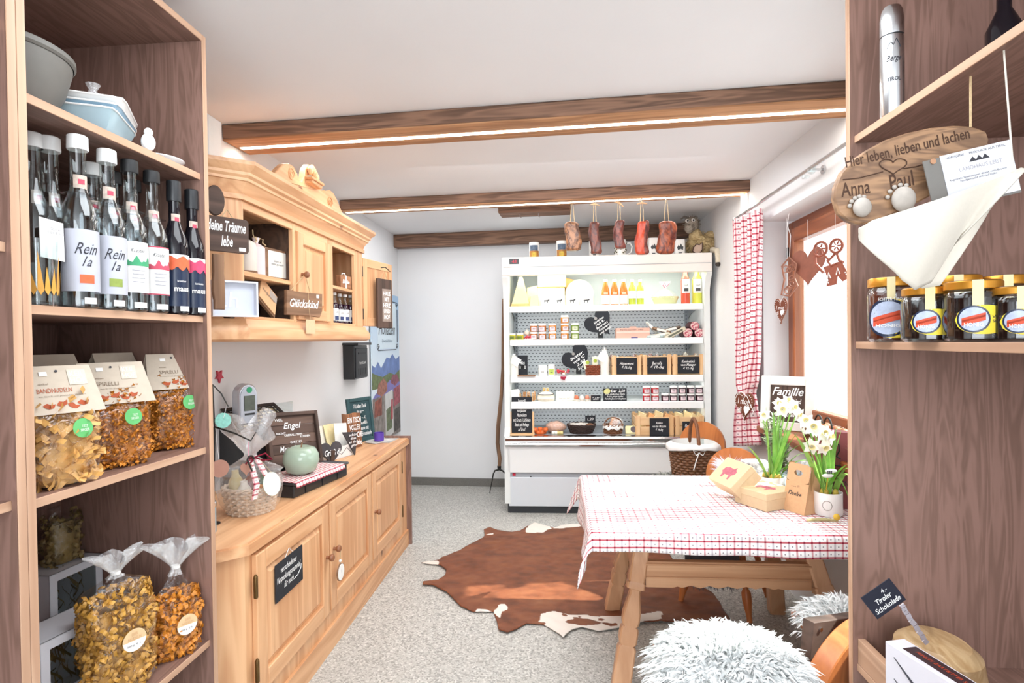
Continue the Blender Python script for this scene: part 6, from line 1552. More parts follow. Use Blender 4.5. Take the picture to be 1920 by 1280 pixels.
for k, (dx, hh) in enumerate(((-.028, .05), (.018, .075))): MB().box((dx, 0, h+hh*.3), (.042, .03, hh*1.3), TM(ry=-14+14*k), .003).build('butter_pack', plain('E9E6CE', .5), t); MB().lathe([(.014, 0), (.014, .001)], 16, TM(dx+.001-.012*(1-k), -.0165, h+hh*.5, rx=90)).build('pack_emblem', plain('A6B83A', .6), t)
def crate(lab, l, r, tp, row, lines, Y=YS-.04, depth=.2, sl=None, hf=.6, fill=None, wfrac=.7):
    x, wd, z, h = at_row(row, l, r, tp, Y); t = thing('wooden_crate', lab, 'crate', (x, Y, z), 0, 'pale wooden produce crates')
    for xx in (-wd/2+.018, wd/2-.018): MB().span((xx-.014, 0, 0), (xx+.014, .012, h*1.06), b=.001).build('corner_post', PALE_Z, t); MB().span((xx-.012, depth-.012, 0), (xx+.012, depth, h*1.06), b=.001).build('corner_post', PALE_Z, t)
    for k in range(2):
        za, zb_ = (0.002, h*.46) if k == 0 else (h*.53, h*.97)
        MB().span((-wd/2, .012, za), (wd/2, .018, zb_), b=.001).build('slat', PALE_X, t); MB().span((-wd/2, depth-.006, za), (wd/2, depth, zb_), b=.001).build('slat', PALE_X, t)
        for s_ in (-1, 1): MB().span((s_*(wd/2-.003)-.003, .018, za), (s_*(wd/2-.003)+.003, depth-.006, zb_), b=.001).build('slat', PALE_X, t)
    MB().span((-wd/2+.006, .018, .001), (wd/2-.006, depth-.006, .006)).build('crate_floor', PALE_X, t)
    a, b_, c_, d_ = sl or (.16, .84, .06, .94)
    q = MB().span((-wd/2+wd*a, -.004, h*c_), (-wd/2+wd*b_, -.0005, h*d_)).build('slate', SLATE, t, 0)
    text(lines, .03, CHALK, q, Matrix.Translation((wd*((a+b_)/2-.5), -.0048, h*(c_+d_)/2)), width=wd*(b_-a)*wfrac, shear=.3, bold=.006, height=h*(d_-c_)*hf)
    if fill: fill(x, Y, z, wd, h, depth)
    return t
def sausages_in(n, nm):
    def f(x, Y, z, wd, h, dp):
        random.seed(n)
        for k in range(5):
            t = thing('vacuum_pack', 'vacuum packed sausage sticking out of the '+nm+' crate', 'sausage', (x-wd*.34+wd*.17*k, Y+.06+.02*(k % 3), z+.008), 0, 'vacuum packs in the '+nm+' crate', ry=random.uniform(-16, 16), rx=-10)
            hh = h*random.uniform(.92, 1.22); MB().lathe([(.012, 0), (.022, .012), (.022, hh-.02), (.01, hh-.004), (.018, hh+.006)], 10, TM(s=(1, .6, 1))).build('film', FILM, t, 60); MB().lathe([(.012, .004), (.018, .014), (.018, hh-.03), (.006, hh-.014)], 10, TM(s=(1, .6, 1))).build('sausage', plain(random.choice(['7A4A3A', 'A08A72', '8E6A58', 'C9C2B0']), .4, 0, .25, 50), t)
    return f
crate('crate labelled Hüttenwurst on the third shelf', 1147, 1203, 668, 3, 'Hüttenwurst\n€ 16.-/kg', fill=sausages_in(1, 'first'), hf=.45); crate('crate labelled Beretta on the third shelf', 1205, 1259, 667, 3, 'Berel\'a\n€ 19.-/kg', fill=sausages_in(2, 'middle'), hf=.45); crate('crate labelled Kaminwurzen at the end of the third shelf', 1261, 1320, 666, 3, 'Kaminstück\nvom Metzger\n€ 19.-/kg', fill=sausages_in(3, 'last'))
# row 4
x, wd, z, h = at_row(4, 955, 975, 730); t = thing('paper_bag', 'white paper bread bag at the end of the fourth shelf', 'bag', (x, YS, z)); MB().prism([(-wd/2, 0), (wd/2, 0), (wd*.46, h*.9), (wd*.3, h), (-wd*.35, h*.96), (-wd*.47, h*.9)], .05, b=.004).build('bag', PAPER, t); MB().box((0, -.001, h*.2), (wd*.5, .001, h*.15)).build('print', FRGREY, t, 0)
BREAD = plain('C98F4E', .7, 0, .3, 60); BREAD2 = plain('E0B880', .7, 0, .25, 60)
x, wd, z, h = at_row(4, 975, 1006, 733); t = thing('rusk_bag', 'clear bag of golden brown rusks', 'bread', (x, YS+.01, z)); random.seed(14)
for k in range(9): MB().box((-wd*.42+wd*.105*k, 0, h*.47), (.011, .05, h*.85), TM(ry=random.uniform(-12, 12)), .004).build('rusk', BREAD if k % 3 else BREAD2, t)
MB().box((0, 0, h/2), (wd*1.03, .06, h), None, .012).build('film', FILM, t)
x, wd, z, h = at_row(4, 1007, 1040, 733); t = thing('toast_pack', 'bagged white loaf with a dark patterned label and gathered top', 'bread', (x, YS, z))
MB().lathe([(wd*.42, 0), (wd*.5, .012), (wd*.49, h*.55), (wd*.38, h*.8), (.015, h*1.02), (.03, h*1.35)], 20, TM(s=(1, .6, 1))).build('bag', plain('E6DCC8', .5, 0, .12, 40), t); wrap_label(t, wd*.5*1.0, h*.3, h*.5, 75, PAPER); MB().surf(lambda u, v: (Vector((wd*.44*cos(R(-170+160*u)), wd*.30*sin(R(-170+160*u))-.004, h*(.62+.1*v))), (u, v)), 12, 1).build('dark_band', plain('4A4444', .6, 0, .5, 90), t, 60)
for k in (-1, 1): MB().tube([(0, 0, h), (k*.02, -.01, h*1.1), (k*.012, -.012, h*1.3)], .007, 6).build('bow', plain('D9B46A', .5), t)
x, wd, z, h = at_row(4, 1042, 1077, 733); t = thing('egg_carton', 'white egg carton standing on edge with faint script', 'carton', (x, YS+.01, z), 0); MB().prism(rrect(wd, h, .012), .05, Matrix.Translation((0, -.02, h/2)), b=.006).build('carton', plain('EAE6DA', .6, 0, .03), t); text('Eier vom Hof', .02, plain('8A8780', .7, 0, 0), t, TM(-.005, -.0208, h*.3), width=wd*.6, shear=.4)
EG = [plain('C9714E', .5, 0, .08), plain('EDE6DC', .5, 0, .03), plain('D2856A', .5, 0, .08), plain('E2C0AC', .5, 0, .08)]
xa, xb = atY(1078, 748, YS-.03).x, atY(1114, 748, YS-.03).x
t = thing('egg_tray', 'pale pulp egg tray strip under the loose eggs', 'tray', ((xa+xb)/2, YS-.03, rows[4]));
for k in range(4): MB().lathe([(.014, 0), (.021, .018), (.0195, .018), (.012, .003)], 12, TM(-(xb-xa)*.42+(xb-xa)*.28*k, 0, 0)).build('cup', plain('D9D0C4', .8, 0, .05), t)
for k in range(4):
    t2 = thing('egg', ('reddish brown egg nearest the egg carton', 'white egg second from the egg carton', 'light brown egg third from the egg carton', 'beige egg nearest the little slate')[k], 'egg', ((xa+xb)/2-(xb-xa)*.42+(xb-xa)*.28*k, YS-.03, rows[4]+.003), 0, 'eggs in the pulp tray')
    MB().lathe([(0, 0), (.012, .004), (.0178, .017), (.018, .024), (.014, .037), (.006, .045), (0, .0465)], 16).build('shell', EG[k], t2)
slate('slate_sign', 'little slate with a chalk price in front of the beige egg', 1108, 1126, 741, 4, '€ 2,80\nStück', YS-.06, wfrac=.7, hf=.4)
t, x, wd, z, h = slate('slate_sign', 'slate reading Eier with a pale egg emblem on the fourth shelf', 1131, 1175, 728, 4, None, YS-.03)
MB().prism(ell(.026, .02, 24), .001, TM(-wd*.34, -.006, h*.78, rx=-6, ry=-20)).build('egg_emblem', plain('CFCB86', .6, 0, .15), t); text('Eier  3,50', .03, CHALK, t, TM(wd*.12, -.008, h*.8, rx=-6), width=wd*.6, shear=.2, bold=.01); text('vom glücklichen Huhn\nfrisch gelegt in der\nFamilie Jausner-Stephan', .02, CHALK, t, TM(0, -.005, h*.36, rx=-6), width=wd*.88, shear=.3, height=h*.52)
h4 = 13.6/sc; r4 = 6.9/sc
for px, n, body in ((1212, 2, JRED), (1228, 2, JRED), (1247, 1, JDK), (1263, 2, JDK), (1279, 2, JDK), (1295, 2, JDK), (1311, 2, JDK)):
    X = atY(px, 745, YS-.02).x
    for k in range(n): jar('jam_jar', ('lower ' if k == 0 else 'upper ')+{1212: 'red jam jar beside the free shelf space', 1228: 'red jam jar next to the dark ones', 1247: 'dark jam jar standing alone beside the red ones', 1263: 'dark jam jar of the first dark stack', 1279: 'dark jam jar of the second dark stack', 1295: 'dark jam jar of the third dark stack', 1311: 'dark jam jar by the fridge side wall'}[px], X, YS-.02, rows[4]+k*(h4+.0005), r4, h4, body, LPINK, PAPER, 'jam jars on the fourth fridge shelf')
# deck
YD = 4.40; zr = rows[5]
t = thing('easel_board', 'chalkboard on a pale wooden easel at the end of the fridge deck', 'sign', (atY(978, 780, YD-.05).x, YD-.045, zr))
x, wd, z, h = at_row(5, 958, 996, 746, YD-.05)
M = TM(rx=-7)
MB().box((0, 0, h/2+.012), (wd, .006, h-.01), M, .001).build('slate', SLATE, t, 0); text('Lyoner &\nExtra Wurst\nvon Jausner\nHauswürste\nmit Kraut & Schinken\nSteak auf Anfrage\nauf Brot!', .03, CHALK, t, M @ Matrix.Translation((0, -.0036, h/2+.01)), width=wd*.86, shear=.3, bold=.004, height=h*.86)
MB().box((0, -.012, .008), (wd*1.25, .05, .016), None, .002).build('ledge', PALE_X, t)
for s_ in (-1, 1): MB().box((s_*wd*.56, .004, h*.32), (.014, .014, h*.62), M, .002).build('upright', PALE_Z, t)
random.seed(21)
for k in range(7):
    p = atY(1003+3.3*k, 808, YD-.03); t = thing('mandarin', 'mandarin in the small heap beside the chalkboard easel', 'fruit', (p.x, YD-.02+.02*(k % 2), zr+(.0 if k % 3 else .022)), 0, 'mandarins in a heap'); MB().lathe([(.004, 0), (.015, .003), (.0205, .016), (.016, .029), (.004, .032), (0, .03)], 14).build('peel', plain('DE6A2C', .45, 0, .12, 60), t); MB().lathe([(.003, .03), (.003, .034)], 6).build('stalk', plain('5A6A3A', .6), t)
x, wd, z, h = at_row(5, 1022, 1062, 788, YD+.03); t = thing('bread_loaf', 'round pinkish loaf in a clear bag', 'bread', (x, YD+.05, z)); MB().ball((0, 0, h*.46), (wd*.5, .075, h*.46), 20, 12, fn=lambda p: 1+.05*sin(p.x*9+p.z*7)).build('loaf', plain('C9A08C', .6, 0, .3, 40), t); MB().ball((0, 0, h*.49), (wd*.54, .082, h*.49), 20, 12, fn=lambda p: 1+.06*sin(p.x*12)).build('film', FILM, t, 80)
for k, (px, cc) in enumerate(((1040, 'E9E4D6'), (1050, 'D2BE7A'))): p = atY(px, 808, YD-.02); t = thing('butter_roll', ('small white cheese roll in front of the loaf', 'small yellow cheese roll in front of the loaf')[k], 'cheese', (p.x, YD-.03, zr)); MB().lathe([(.008, -.024), (.013, -.02), (.013, .02), (.008, .024)], 12, TM(0, 0, .0135, ry=90)).build('roll', plain(cc, .5, 0, .1), t); MB().tube([(.0, -.014, .012), (.0, -.0145, .02)], .002, 4).build('label', GREENP, t)
x, wd, z, h = at_row(5, 1064, 1117, 797, YD); t = thing('bread_basket', 'dark woven basket of rolls with a chalk price flag', 'basket', (x, YD+.05, z)); weave(t, wd*.38, .07, h, WICKD, 7, 1.3, .0045, 14); random.seed(5)
for k in range(5): MB().ball((-wd*.3+wd*.15*k, random.uniform(-.02, .03), h*.9), (.034, .026, .018), 12, 8, TM(rz=0)).build('roll', plain(random.choice(['6A4434', '8A5A3E', 'D9CFC6']), .6, 0, .25, 50), t)
p = atY(1107, 786, YD-.02); MB().box((p.x-x, -.06, p.z-z), (.078, .003, .055), TM(ry=0)).build('price_flag', SLATE, t, 0); text('1,20', .03, CHALK, t, TM(p.x-x, -.0622, p.z-z), width=.045, shear=.2); MB().tube([(p.x-x, -.058, h*.6), (p.x-x, -.058, p.z-z)], .002, 5).build('flag_stick', BARN, t)
x, wd, z, h = at_row(5, 1130, 1170, 797, YD); t = thing('lined_basket', 'small wooden basket with handle, white liner and wrapped goods', 'basket', (x, YD+.03, z)); weave(t, wd*.40, .055, h, WICKR, 6, 1.12, .0045, 12)
m = MB(); m.surf(lambda u, v: (Vector((wd*.47*cos(2*PI*u)*(1+.05*v), .066*sin(2*PI*u)*(1+.05*v), h*1.08-h*.5*v+.008*sin(u*45)*v)), (u, v)), 40, 5); m.build('liner', PAPER, t, 80, solid=.001)
MB().tube([(wd*.42*cos(R(a)), -.03, h+.06*sin(R(a))) for a in range(0, 181, 15)], .005, 6).build('handle', WICKR, t); MB().box((-.02, 0, h*1.2), (.06, .05, .07), TM(ry=20), .01).build('packed_goods', plain('E2B295', .5, 0, .15), t); MB().ball((.03, 0, h*1.2), (.05, .045, .045), 14, 10).build('packed_goods', FILMF, t); MB().tube([(.01, -.068, h*.95), (-.012, -.072, h*.6)], .003, 5).tube([(.01, -.068, h*.95), (.04, -.072, h*.55)], .003, 5).build('bow', PAPER, t)
x, wd, z, h = at_row(5, 1173, 1204, 797, YD-.02); t = thing('cheese_packet', 'flat yellow cheese packet with a round dark emblem', 'cheese', (x, YD-.02, z)); M = TM(0, 0, .0, rx=-24); MB().box((0, .01, h*.5), (wd, .03, h*.95), M, .006).build('packet', plain('E4D9A8', .4, 0, .08), t); MB().lathe([(.024, 0), (.024, .001)], 22, M @ TM(0, -.0058, h*.55, rx=90)).build('emblem', plain('5A4A52', .5, 0, .2), t, 0)
def cheeses_in(pale):
    def f(x, Y, z, wd, h, dp):
        random.seed(33+pale)
        for k in range(4):
            t = thing('packed_cheese', 'wedge of cheese piled in the '+('far' if pale else 'near')+' wooden crate on the deck', 'cheese', (x-wd*.33+wd*.21*k, Y+.07+.03*(k % 2), z+.008), 0, 'cheese wedges in the '+('far' if pale else 'near')+' crate', ry=random.uniform(-18, 18)); hh = h*random.uniform(1.0, 1.22)
            MB().prism([(-.035, 0), (.035, 0), (.034, hh*.9), (-.02, hh)], .06, b=.004).build('paste', (CHEESE2, CHO)[k % 2] if not pale else CHEESE2, t); MB().prism([(-.038, 0), (.038, 0), (.037, hh*.92), (.01, hh*1.12), (-.02, hh*1.03)], .066, TM(0, -.003, 0), b=.004).build('film', FILM, t)
    return f
crate('crate labelled Almkäse on the fridge deck', 1192, 1264, 781, 5, 'Almkäse\nvon der Mötzalm\n€ 14,-/kg', YD-.06, .26, (.36, .86, .02, .92), fill=cheeses_in(0)); crate('crate labelled Bergkäse half hidden by the wicker basket', 1266, 1321, 781, 5, 'Bergkäse\n€ 15,-', YD-.06, .26, (.24, .8, .02, .75), fill=cheeses_in(1))

# ------------------------------------------------------------------ on top of the fridge
zt = FT+.001
def mug(lab, l, r, tp, Y, kind, hand=0, grp=None):
    xx, ww, z0, hh = fit(l, r, tp, 480, Y); t = thing('mug', lab, 'mug', (xx, Y, zt), 0, grp or 'mugs on top of the fridge'); hh = z0+hh-zt; rr = ww/2
    MB().lathe([(rr*.9, 0), (rr, .004), (rr*(1.0 if kind != 'sq' else 1.02), hh*.5), (rr*.98, hh), (rr*.9, hh), (rr*.9, .006), (0, .005)], 22, sq=0 if kind != 'sq' else 4).build('body', plain('F0EEEA', .25, 0, .02), t)
    if kind == 'pic':
        wrap_label(t, rr, hh*.08, hh*.5, 62, plain('B77A34', .5, 0, .45, 60), 'lower_print', n=8); wrap_label(t, rr, hh*.5, hh*.82, 48, plain('5C6E84', .5, 0, .45, 50), 'upper_print', n=8); wrap_label(t, rr, hh*.06, hh*.4, 26, plain('D8B53C', .5, 0, .3, 60), 'flower_print', n=5, off=.0014)
    elif kind == 'flor':
        m = MB(); random.seed(1)
        for k in range(26): a = R(random.uniform(-170, -10)); q = Vector((rr*1.01*cos(a), rr*1.01*sin(a), random.uniform(.1, .9)*hh)); m.ball(q, .006, 6, 4)
        tag(m.build('speckle_print', plain('6A6440', .6, 0, .3), t), kind='stuff')
    else:
        k = MB(); s_ = rr*.9
        k.prism([(-s_*.6, 0), (-s_*.3, s_*.5), (-s_*.1, s_*.2), (s_*.15, s_*.75), (s_*.35, s_*.3), (s_*.6, s_*.1), (s_*.5, -s_*.5), (s_*.1, -s_*.3), (-s_*.4, -s_*.5)], .0008, TM(0, -rr*1.03-.001, hh*.5)); k.build('emblem_print', plain('4A4E50', .6, 0, .4, 90), t, 0); MB().box((0, -rr*1.02, hh*.17), (rr*.6, .0008, .006)).build('word_print', INK, t, 0)
    if hand: MB().tube([(hand*rr*.95, 0, hh*.8), (hand*(rr+.03), 0, hh*.82), (hand*(rr+.045), 0, hh*.6), (hand*(rr+.035), 0, hh*.3), (hand*rr*.9, 0, hh*.12)], .006, 8).build('handle', plain('F0EEEA', .25, 0, .02), t)
YM = 4.42
mug('mug with blue and orange landscape at the end of the fridge top', 992, 1011, 455, YM, 'pic'); mug('mug with dark and yellow landscape behind the first meat', 1043, 1063, 452, YM, 'pic'); mug('white mug half hidden behind the second meat', 1104, 1124, 452, YM, 'em'); mug('speckled mug with its handle showing behind the third meat', 1152, 1174, 450, YM, 'flor', 1); mug('square white mug with grey emblem behind the fourth meat', 1214, 1234, 447, YM, 'sq'); mug('square white mug with anchor shaped emblem beside the toy', 1262, 1284, 450, YM, 'sq')
# plush goat
FUR = NT('plush_fur'); _f = FUR.coord(); FUR.bump(FUR.noise(_f, 160, 4, .7), .8, .004); FUR = FUR.fin(FUR.ramp(FUR.noise(_f, 70, 4, .7), [(.3, '9A7F55'), (.7, 'DCC79A')]), .95, spec=.1)
FURG = NT('plush_grey'); _f = FURG.coord(); FURG.bump(FURG.noise(_f, 160, 4, .7), .8, .004); FURG = FURG.fin(FURG.ramp(FURG.noise(_f, 60, 4, .7), [(.3, '6E6459'), (.7, 'BDB2A4')]), .95, spec=.1)
cb = atY(1318, 450, 4.42)
t = thing('plush_goat', 'shaggy beige plush goat sitting on the fridge with hooves hanging down', 'plush toy', (cb.x, 4.42, zt))
random.seed(17)
def fuzz(m, c, r, n, L, down=.5):
    for k in range(n):
        d = Vector((random.gauss(0, 1), random.gauss(0, 1), random.gauss(0, 1))).normalized(); p = Vector((c[0]+d.x*r[0], c[1]+d.y*r[1], c[2]+d.z*r[2])); e = (d+Vector((random.uniform(-.4, .4), random.uniform(-.4, .4), -down))).normalized(); s_ = e.orthogonal().normalized()*L*.12
        m.add([p-s_, p+s_, p+e*L], [(0, 1, 2)])
hz = atY(1297, 420, 4.40); hx_, hzz = hz.x-cb.x, hz.z-zt
m = MB(); m.ball((0, .02, .085), (.115, .09, .085), 22, 14, fn=lambda p: 1+.06*sin(p.x*7+p.z*5)); m.ball((-.055, 0, .15), (.05, .05, .06), 16, 10); m.ball((.06, .02, .13), (.06, .06, .06), 16, 10); fuzz(m, (0, .02, .085), (.115, .09, .085), 900, .028)
m.build('body', FUR, t, 60)
hm = MB(); hm.ball((hx_, -.02, hzz), (.052, .055, .055), 18, 12); hm.ball((hx_-.028, -.05, hzz-.04), (.03, .035, .036), 14, 10); fuzz(hm, (hx_, -.02, hzz), (.052, .055, .055), 300, .022, .2)
head = hm.build('head', FURG, t, 60)
for dx in (-.04, .0): MB().ball((hx_+dx, -.074+(.012 if dx else 0), hzz+.018), .0085, 10, 8).build('eye', BLACK, head); MB().ball((hx_+dx, -.066+(.012 if dx else 0), hzz+.019), .0145, 12, 8).build('eye_ring', PAPER, head)
MB().tube([(hx_-.02, -.02, hzz+.04), (hx_-.05, -.0, hzz+.06), (hx_-.075, .01, hzz+.045)], [.013, .01, .004], 7).build('horn', plain('77706A', .5), head)
MB().tube([(hx_-.05, .0, .11), (hx_-.085, .0, .07), (hx_-.105, -.01, .05)], [.012, .018, .008], 7, flat=.5).build('ear', FURG, t)
MB().prism([(-.035, -.02), (-.03, .008), (-.008, .03), (.012, .025), (.035, .04), (.034, -.01), (.01, -.04), (-.02, -.035)], .012, TM(-.062, -.09, .045), b=.004).build('patch', plain('C9AE9C', .9), t); MB().tube([(-.062+a*1.05, -.096, .045+b_*1.05) for a, b_ in ((-.035, -.02), (-.03, .008), (-.008, .03), (.012, .025), (.035, .04), (.034, -.01), (.01, -.04), (-.02, -.035))], .004, 6, closed=True).build('patch_seam', plain('4A342A', .9), t)
for dx in (.06, .1):
    MB().tube([(dx-.01, -.08, .03), (dx, -.165, .012), (dx, -.178, -.04), (dx, -.178, -.075)], [.024, .02, .018, .017], 10).build('leg', plain('E0D6C0', .9, 0, .1, 60), t); MB().ball((dx, -.182, -.088), (.02, .022, .017), 12, 8).build('hoof', plain('3A332E', .6), t)
# ------------------------------------------------------------------ smoked meat hanging from the middle beam
MT = []
for nm, a, b_, c_ in (('bacon_pale', '4A2A1C', 'A87450', .5), ('bacon_dark', '3A1C1A', '7A4030', .5), ('ham_dark', '3C1A1A', '8E4A3A', .55), ('bacon_red', 'A83418', 'C84C28', .5), ('bacon_marbled', '4E1A12', '9E4E2A', .52)):
    g = NT(nm); v_ = g.coord('Object', (1, 1, .5)); n_ = g.noise(v_, 26, 4, .6, 2.2); g.bump(n_, .5, .004); MT.append(g.fin(g.ramp(n_, [(.36, a), (c_+.1, b_)]), .38))
HB = 3.66
for k, (l, r, tp, b_, lab) in enumerate(((1060, 1087, 416, 470, 'pale netted piece of smoked meat with a string loop'), (1106, 1125, 417, 476, 'narrow dark brown piece of smoked bacon'), (1152, 1170, 414, 466, 'narrow dark ham piece with a pale fat seam'), (1193, 1215, 416, 477, 'bright orange red piece of smoked bacon'), (1234, 1266, 415, 476, 'broad marbled brown red piece of bacon nearest the window wall'))):
    xx, ww, z0, hh = fit(l, r, tp, b_, HB); ztop = ZC-B2.z
    zhook = (ZC-(ZC-B2.z))-.0
    t = thing('smoked_meat', lab, 'smoked meat', (xx, HB, z0), 0, 'smoked meat hanging from the middle beam')
    random.seed(40+k); m = MB()
    def meat(u, v, ww=ww, hh=hh, k=k):
        a = 2*PI*u; kq = (abs(cos(a))**3.5+abs(sin(a))**3.5)**(-1/3.5); e = min(1, .62+1.5*min(v, 1-v)**.5) if k in (0, 4) else min(1, .8+1.2*min(v, 1-v)**.5)
        q = 1+.07*sin(a*3+v*7+k)+.05*sin(a*5-v*13+k*2); sh = .007*sin(v*5+k)
        return Vector((ww*.5*kq*cos(a)*e*q*(1+.12*(.5-v))+sh, .026*kq*sin(a)*e*q, hh*v)), (u, v)
    m.surf(meat, 26, 22); m.add([meat(i/26, 0)[0] for i in range(26)], [tuple(range(26))]); m.add([meat(i/26, 1)[0] for i in range(26)], [tuple(range(26))])
    if k == 3:
        m.build('rind', MT[3], t, 60); MB().surf(lambda u, v: (meat(.80+.16*u, v)[0]*1.03+Vector((0, -.001, 0)), (u, v)), 6, 20).build('meat_side', MT[2], t, 60)
    else: m.build('meat', MT[k], t, 60)
    zb_ = B2.z-z0
    MB().tube([(-ww*.15, 0, hh*.96), (-.006, 0, hh+(zb_-hh)*.7), (0, 0, zb_-.008), (.006, 0, hh+(zb_-hh)*.7), (ww*.15, 0, hh*.96)], .0022, 5).build('string', ROPE, t)
    MB().tube([(0, 0, zb_-.02), (0, 0, zb_+.004)], .003, 6).build('hook', STEEL, t)
    if k in (1, 2, 3): MB().prism([(-.034, 0), (-.02, .008), (0, .014), (.02, .008), (.034, 0), (.0, .004)], .012, TM(0, -.008, hh+(zb_-hh)*.72, ry=(6, 30, 0)[k-1])).build('wooden_peg', PALE_X, t)
# ------------------------------------------------------------------ pitchfork against the back wall
f0 = atY(925, 905, 4.95); 
t = thing('pitchfork', 'old wooden handled pitchfork leaning between back wall and fridge', 'pitchfork', (-.50, 4.86, 0))
def G(px, py, Y): return atY(px, py, Y)-wloc(t)
pts = [G(943, 640, 5.02), G(943, 690, 5.0), G(940, 740, 4.97), G(934, 800, 4.95), G(933, 830, 4.94), G(937, 860, 4.93), G(936, 877, 4.92)]
pts = [G(944, 560, 5.03)]+pts
MB().tube(pts, [.013, .014, .015, .016, .018, .017, .017, .013], 10).build('handle', BARNZ, t)
for q in ([(936, 876), (936, 880), (928, 882), (925, 888), (922, 905), (918, 926)], [(936, 876), (937, 880), (942, 882), (948, 888), (950, 905), (948, 928)]):
    P = [G(a, b_, 4.92-.02*i) for i, (a, b_) in enumerate(q)]; P[-1].z = max(P[-1].z, .004); MB().tube(P, [.008, .008, .007, .006, .005, .003], 7).build('tine', IRON, t)
MB().lathe([(.016, 0), (.017, .03)], 12, Matrix.Translation(pts[-1]+Vector((0, 0, -.012)))).build('ferrule', IRON, t)
# ------------------------------------------------------------------ cowhide on the floor
from mathutils.geometry import delaunay_2d_cdt
hp_ = [(790, 1056), (824, 1050), (828, 1046), (861, 1032), (906, 1009), (909, 1003), (907, 993), (919, 989), (935, 995), (961, 998), (975, 996), (987, 988), (1003, 980), (1019, 985), (1038, 990), (1061, 984), (1090, 982), (1140, 984), (1190, 992), (1230, 1010), (1256, 1040), (1275, 1075), (1288, 1090), (1314, 1099), (1336, 1112), (1349, 1130), (1358, 1148), (1371, 1165), (1379, 1170), (1331, 1174), (1292, 1173), (1266, 1167), (1239, 1165), (1200, 1168), (1161, 1177), (1122, 1184), (1090, 1177), (1071, 1182), (1056, 1196), (1044, 1186), (1019, 1171), (987, 1169), (967, 1181), (951, 1187), (935, 1181), (931, 1163), (925, 1147), (887, 1147), (864, 1137), (838, 1111), (812, 1098), (793, 1097), (793, 1092), (822, 1088), (835, 1079), (837, 1069), (825, 1060)]
def inside(x, y, P):
    c = False
    for i in range(len(P)):
        (x1, y1), (x2, y2) = P[i-1], P[i]
        if (y1 > y) != (y2 > y) and x < (x2-x1)*(y-y1)/(y2-y1)+x1: c = not c
    return c
HP = [(p.x, p.y) for p in (atZ(a, b_, .006) for a, b_ in hp_)]
bd = []
for i in range(len(HP)):
    a, b_ = Vector(HP[i-1]), Vector(HP[i]); n = max(1, int((b_-a).length/.02)); bd += [a.lerp(b_, k/n) for k in range(n)]
gp = [Vector((-.9+.0125*i, 2.3+.0125*j)) for i in range(150) for j in range(150)]
gp = [p for p in gp if inside(p.x, p.y, HP)]
res = delaunay_2d_cdt(bd+gp, [], [list(range(len(bd)))], 1, 1e-6)
WP = [[(983, 999), (990, 986), (1003, 979), (1022, 984), (1036, 992), (1015, 999)], [(1036, 991), (1061, 983), (1100, 981), (1092, 988), (1050, 992)], [(1000, 1170), (1016, 1152), (1040, 1149), (1070, 1155), (1110, 1158), (1160, 1157), (1205, 1152), (1238, 1147), (1243, 1162), (1200, 1170), (1161, 1180), (1122, 1188), (1071, 1186), (1050, 1200), (1030, 1180)], [(925, 1148), (930, 1136), (946, 1133), (948, 1142), (934, 1162)], [(786, 1060), (800, 1052), (822, 1052), (824, 1060)], [(886, 1150), (896, 1143), (914, 1144), (920, 1150)], [(912, 1002), (925, 1000), (925, 1003), (914, 1005)]]
WP = [[(p.x, p.y) for p in (atZ(a, b_, .006) for a, b_ in q)] for q in WP]
SPOT = [(atZ(1095, 1169, .006), .075, .03), (atZ(1058, 1156, .006), .02, .012), (atZ(1140, 1172, .006), .03, .014), (atZ(1128, 1163, .006), .018, .01), (atZ(1155, 1170, .006), .016, .014), (atZ(1082, 1160, .006), .02, .008), (atZ(1010, 1168, .006), .03, .012)]
from mathutils import noise as MN
vs = []; wt = []
for p in res[0]:
    q = Vector((p.x, p.y, 0)); nn = MN.noise(q*14)*.018; x, y = p.x+nn, p.y+MN.noise(q*14+Vector((5, 2, 1)))*.018
    wv = 0
    for ox, oy in ((0, 0), (.006, 0), (-.006, 0), (0, .006), (0, -.006)):
        if any(inside(x+ox, y+oy, P) for P in WP) and not any(((x+ox-c.x)/a)**2+((y+oy-c.y)/b_)**2 < 1 for c, a, b_ in SPOT): wv += .2
    wt.append(wv); vs.append((p.x, p.y, .006+.004*(1+MN.noise(q*5))+.003*MN.noise(q*23)))
m = MB(); m.add(vs, res[2])
g = NT('cowhide'); v_ = g.coord(); at_ = g.n('ShaderNodeAttribute', attribute_name='white')
br_ = g.ramp(g.noise(g.coord('Object', (1, 1.6, 1)), 7, 5, .65), [(.25, '54301E'), (.5, '7A452B'), (.8, '905C3C')])
HIDE = g.fin(g.mix(g.ramp(at_.outputs['Fac'], [(.35, 0.0), (.62, 1.0)]), br_, lin('E6DCD2')), .5, spec=.3); g.bump(g.noise(g.coord('Object', (1, 4, 1)), 160, 3), .35, .002)
hide = m.build('cowhide_rug', HIDE, None, 60, solid=.004)
att = hide.data.attributes.new('white', 'FLOAT', 'POINT'); att.data.foreach_set('value', wt)
tag(hide, 'brown cowhide with white edges lying on the speckled floor', 'rug')
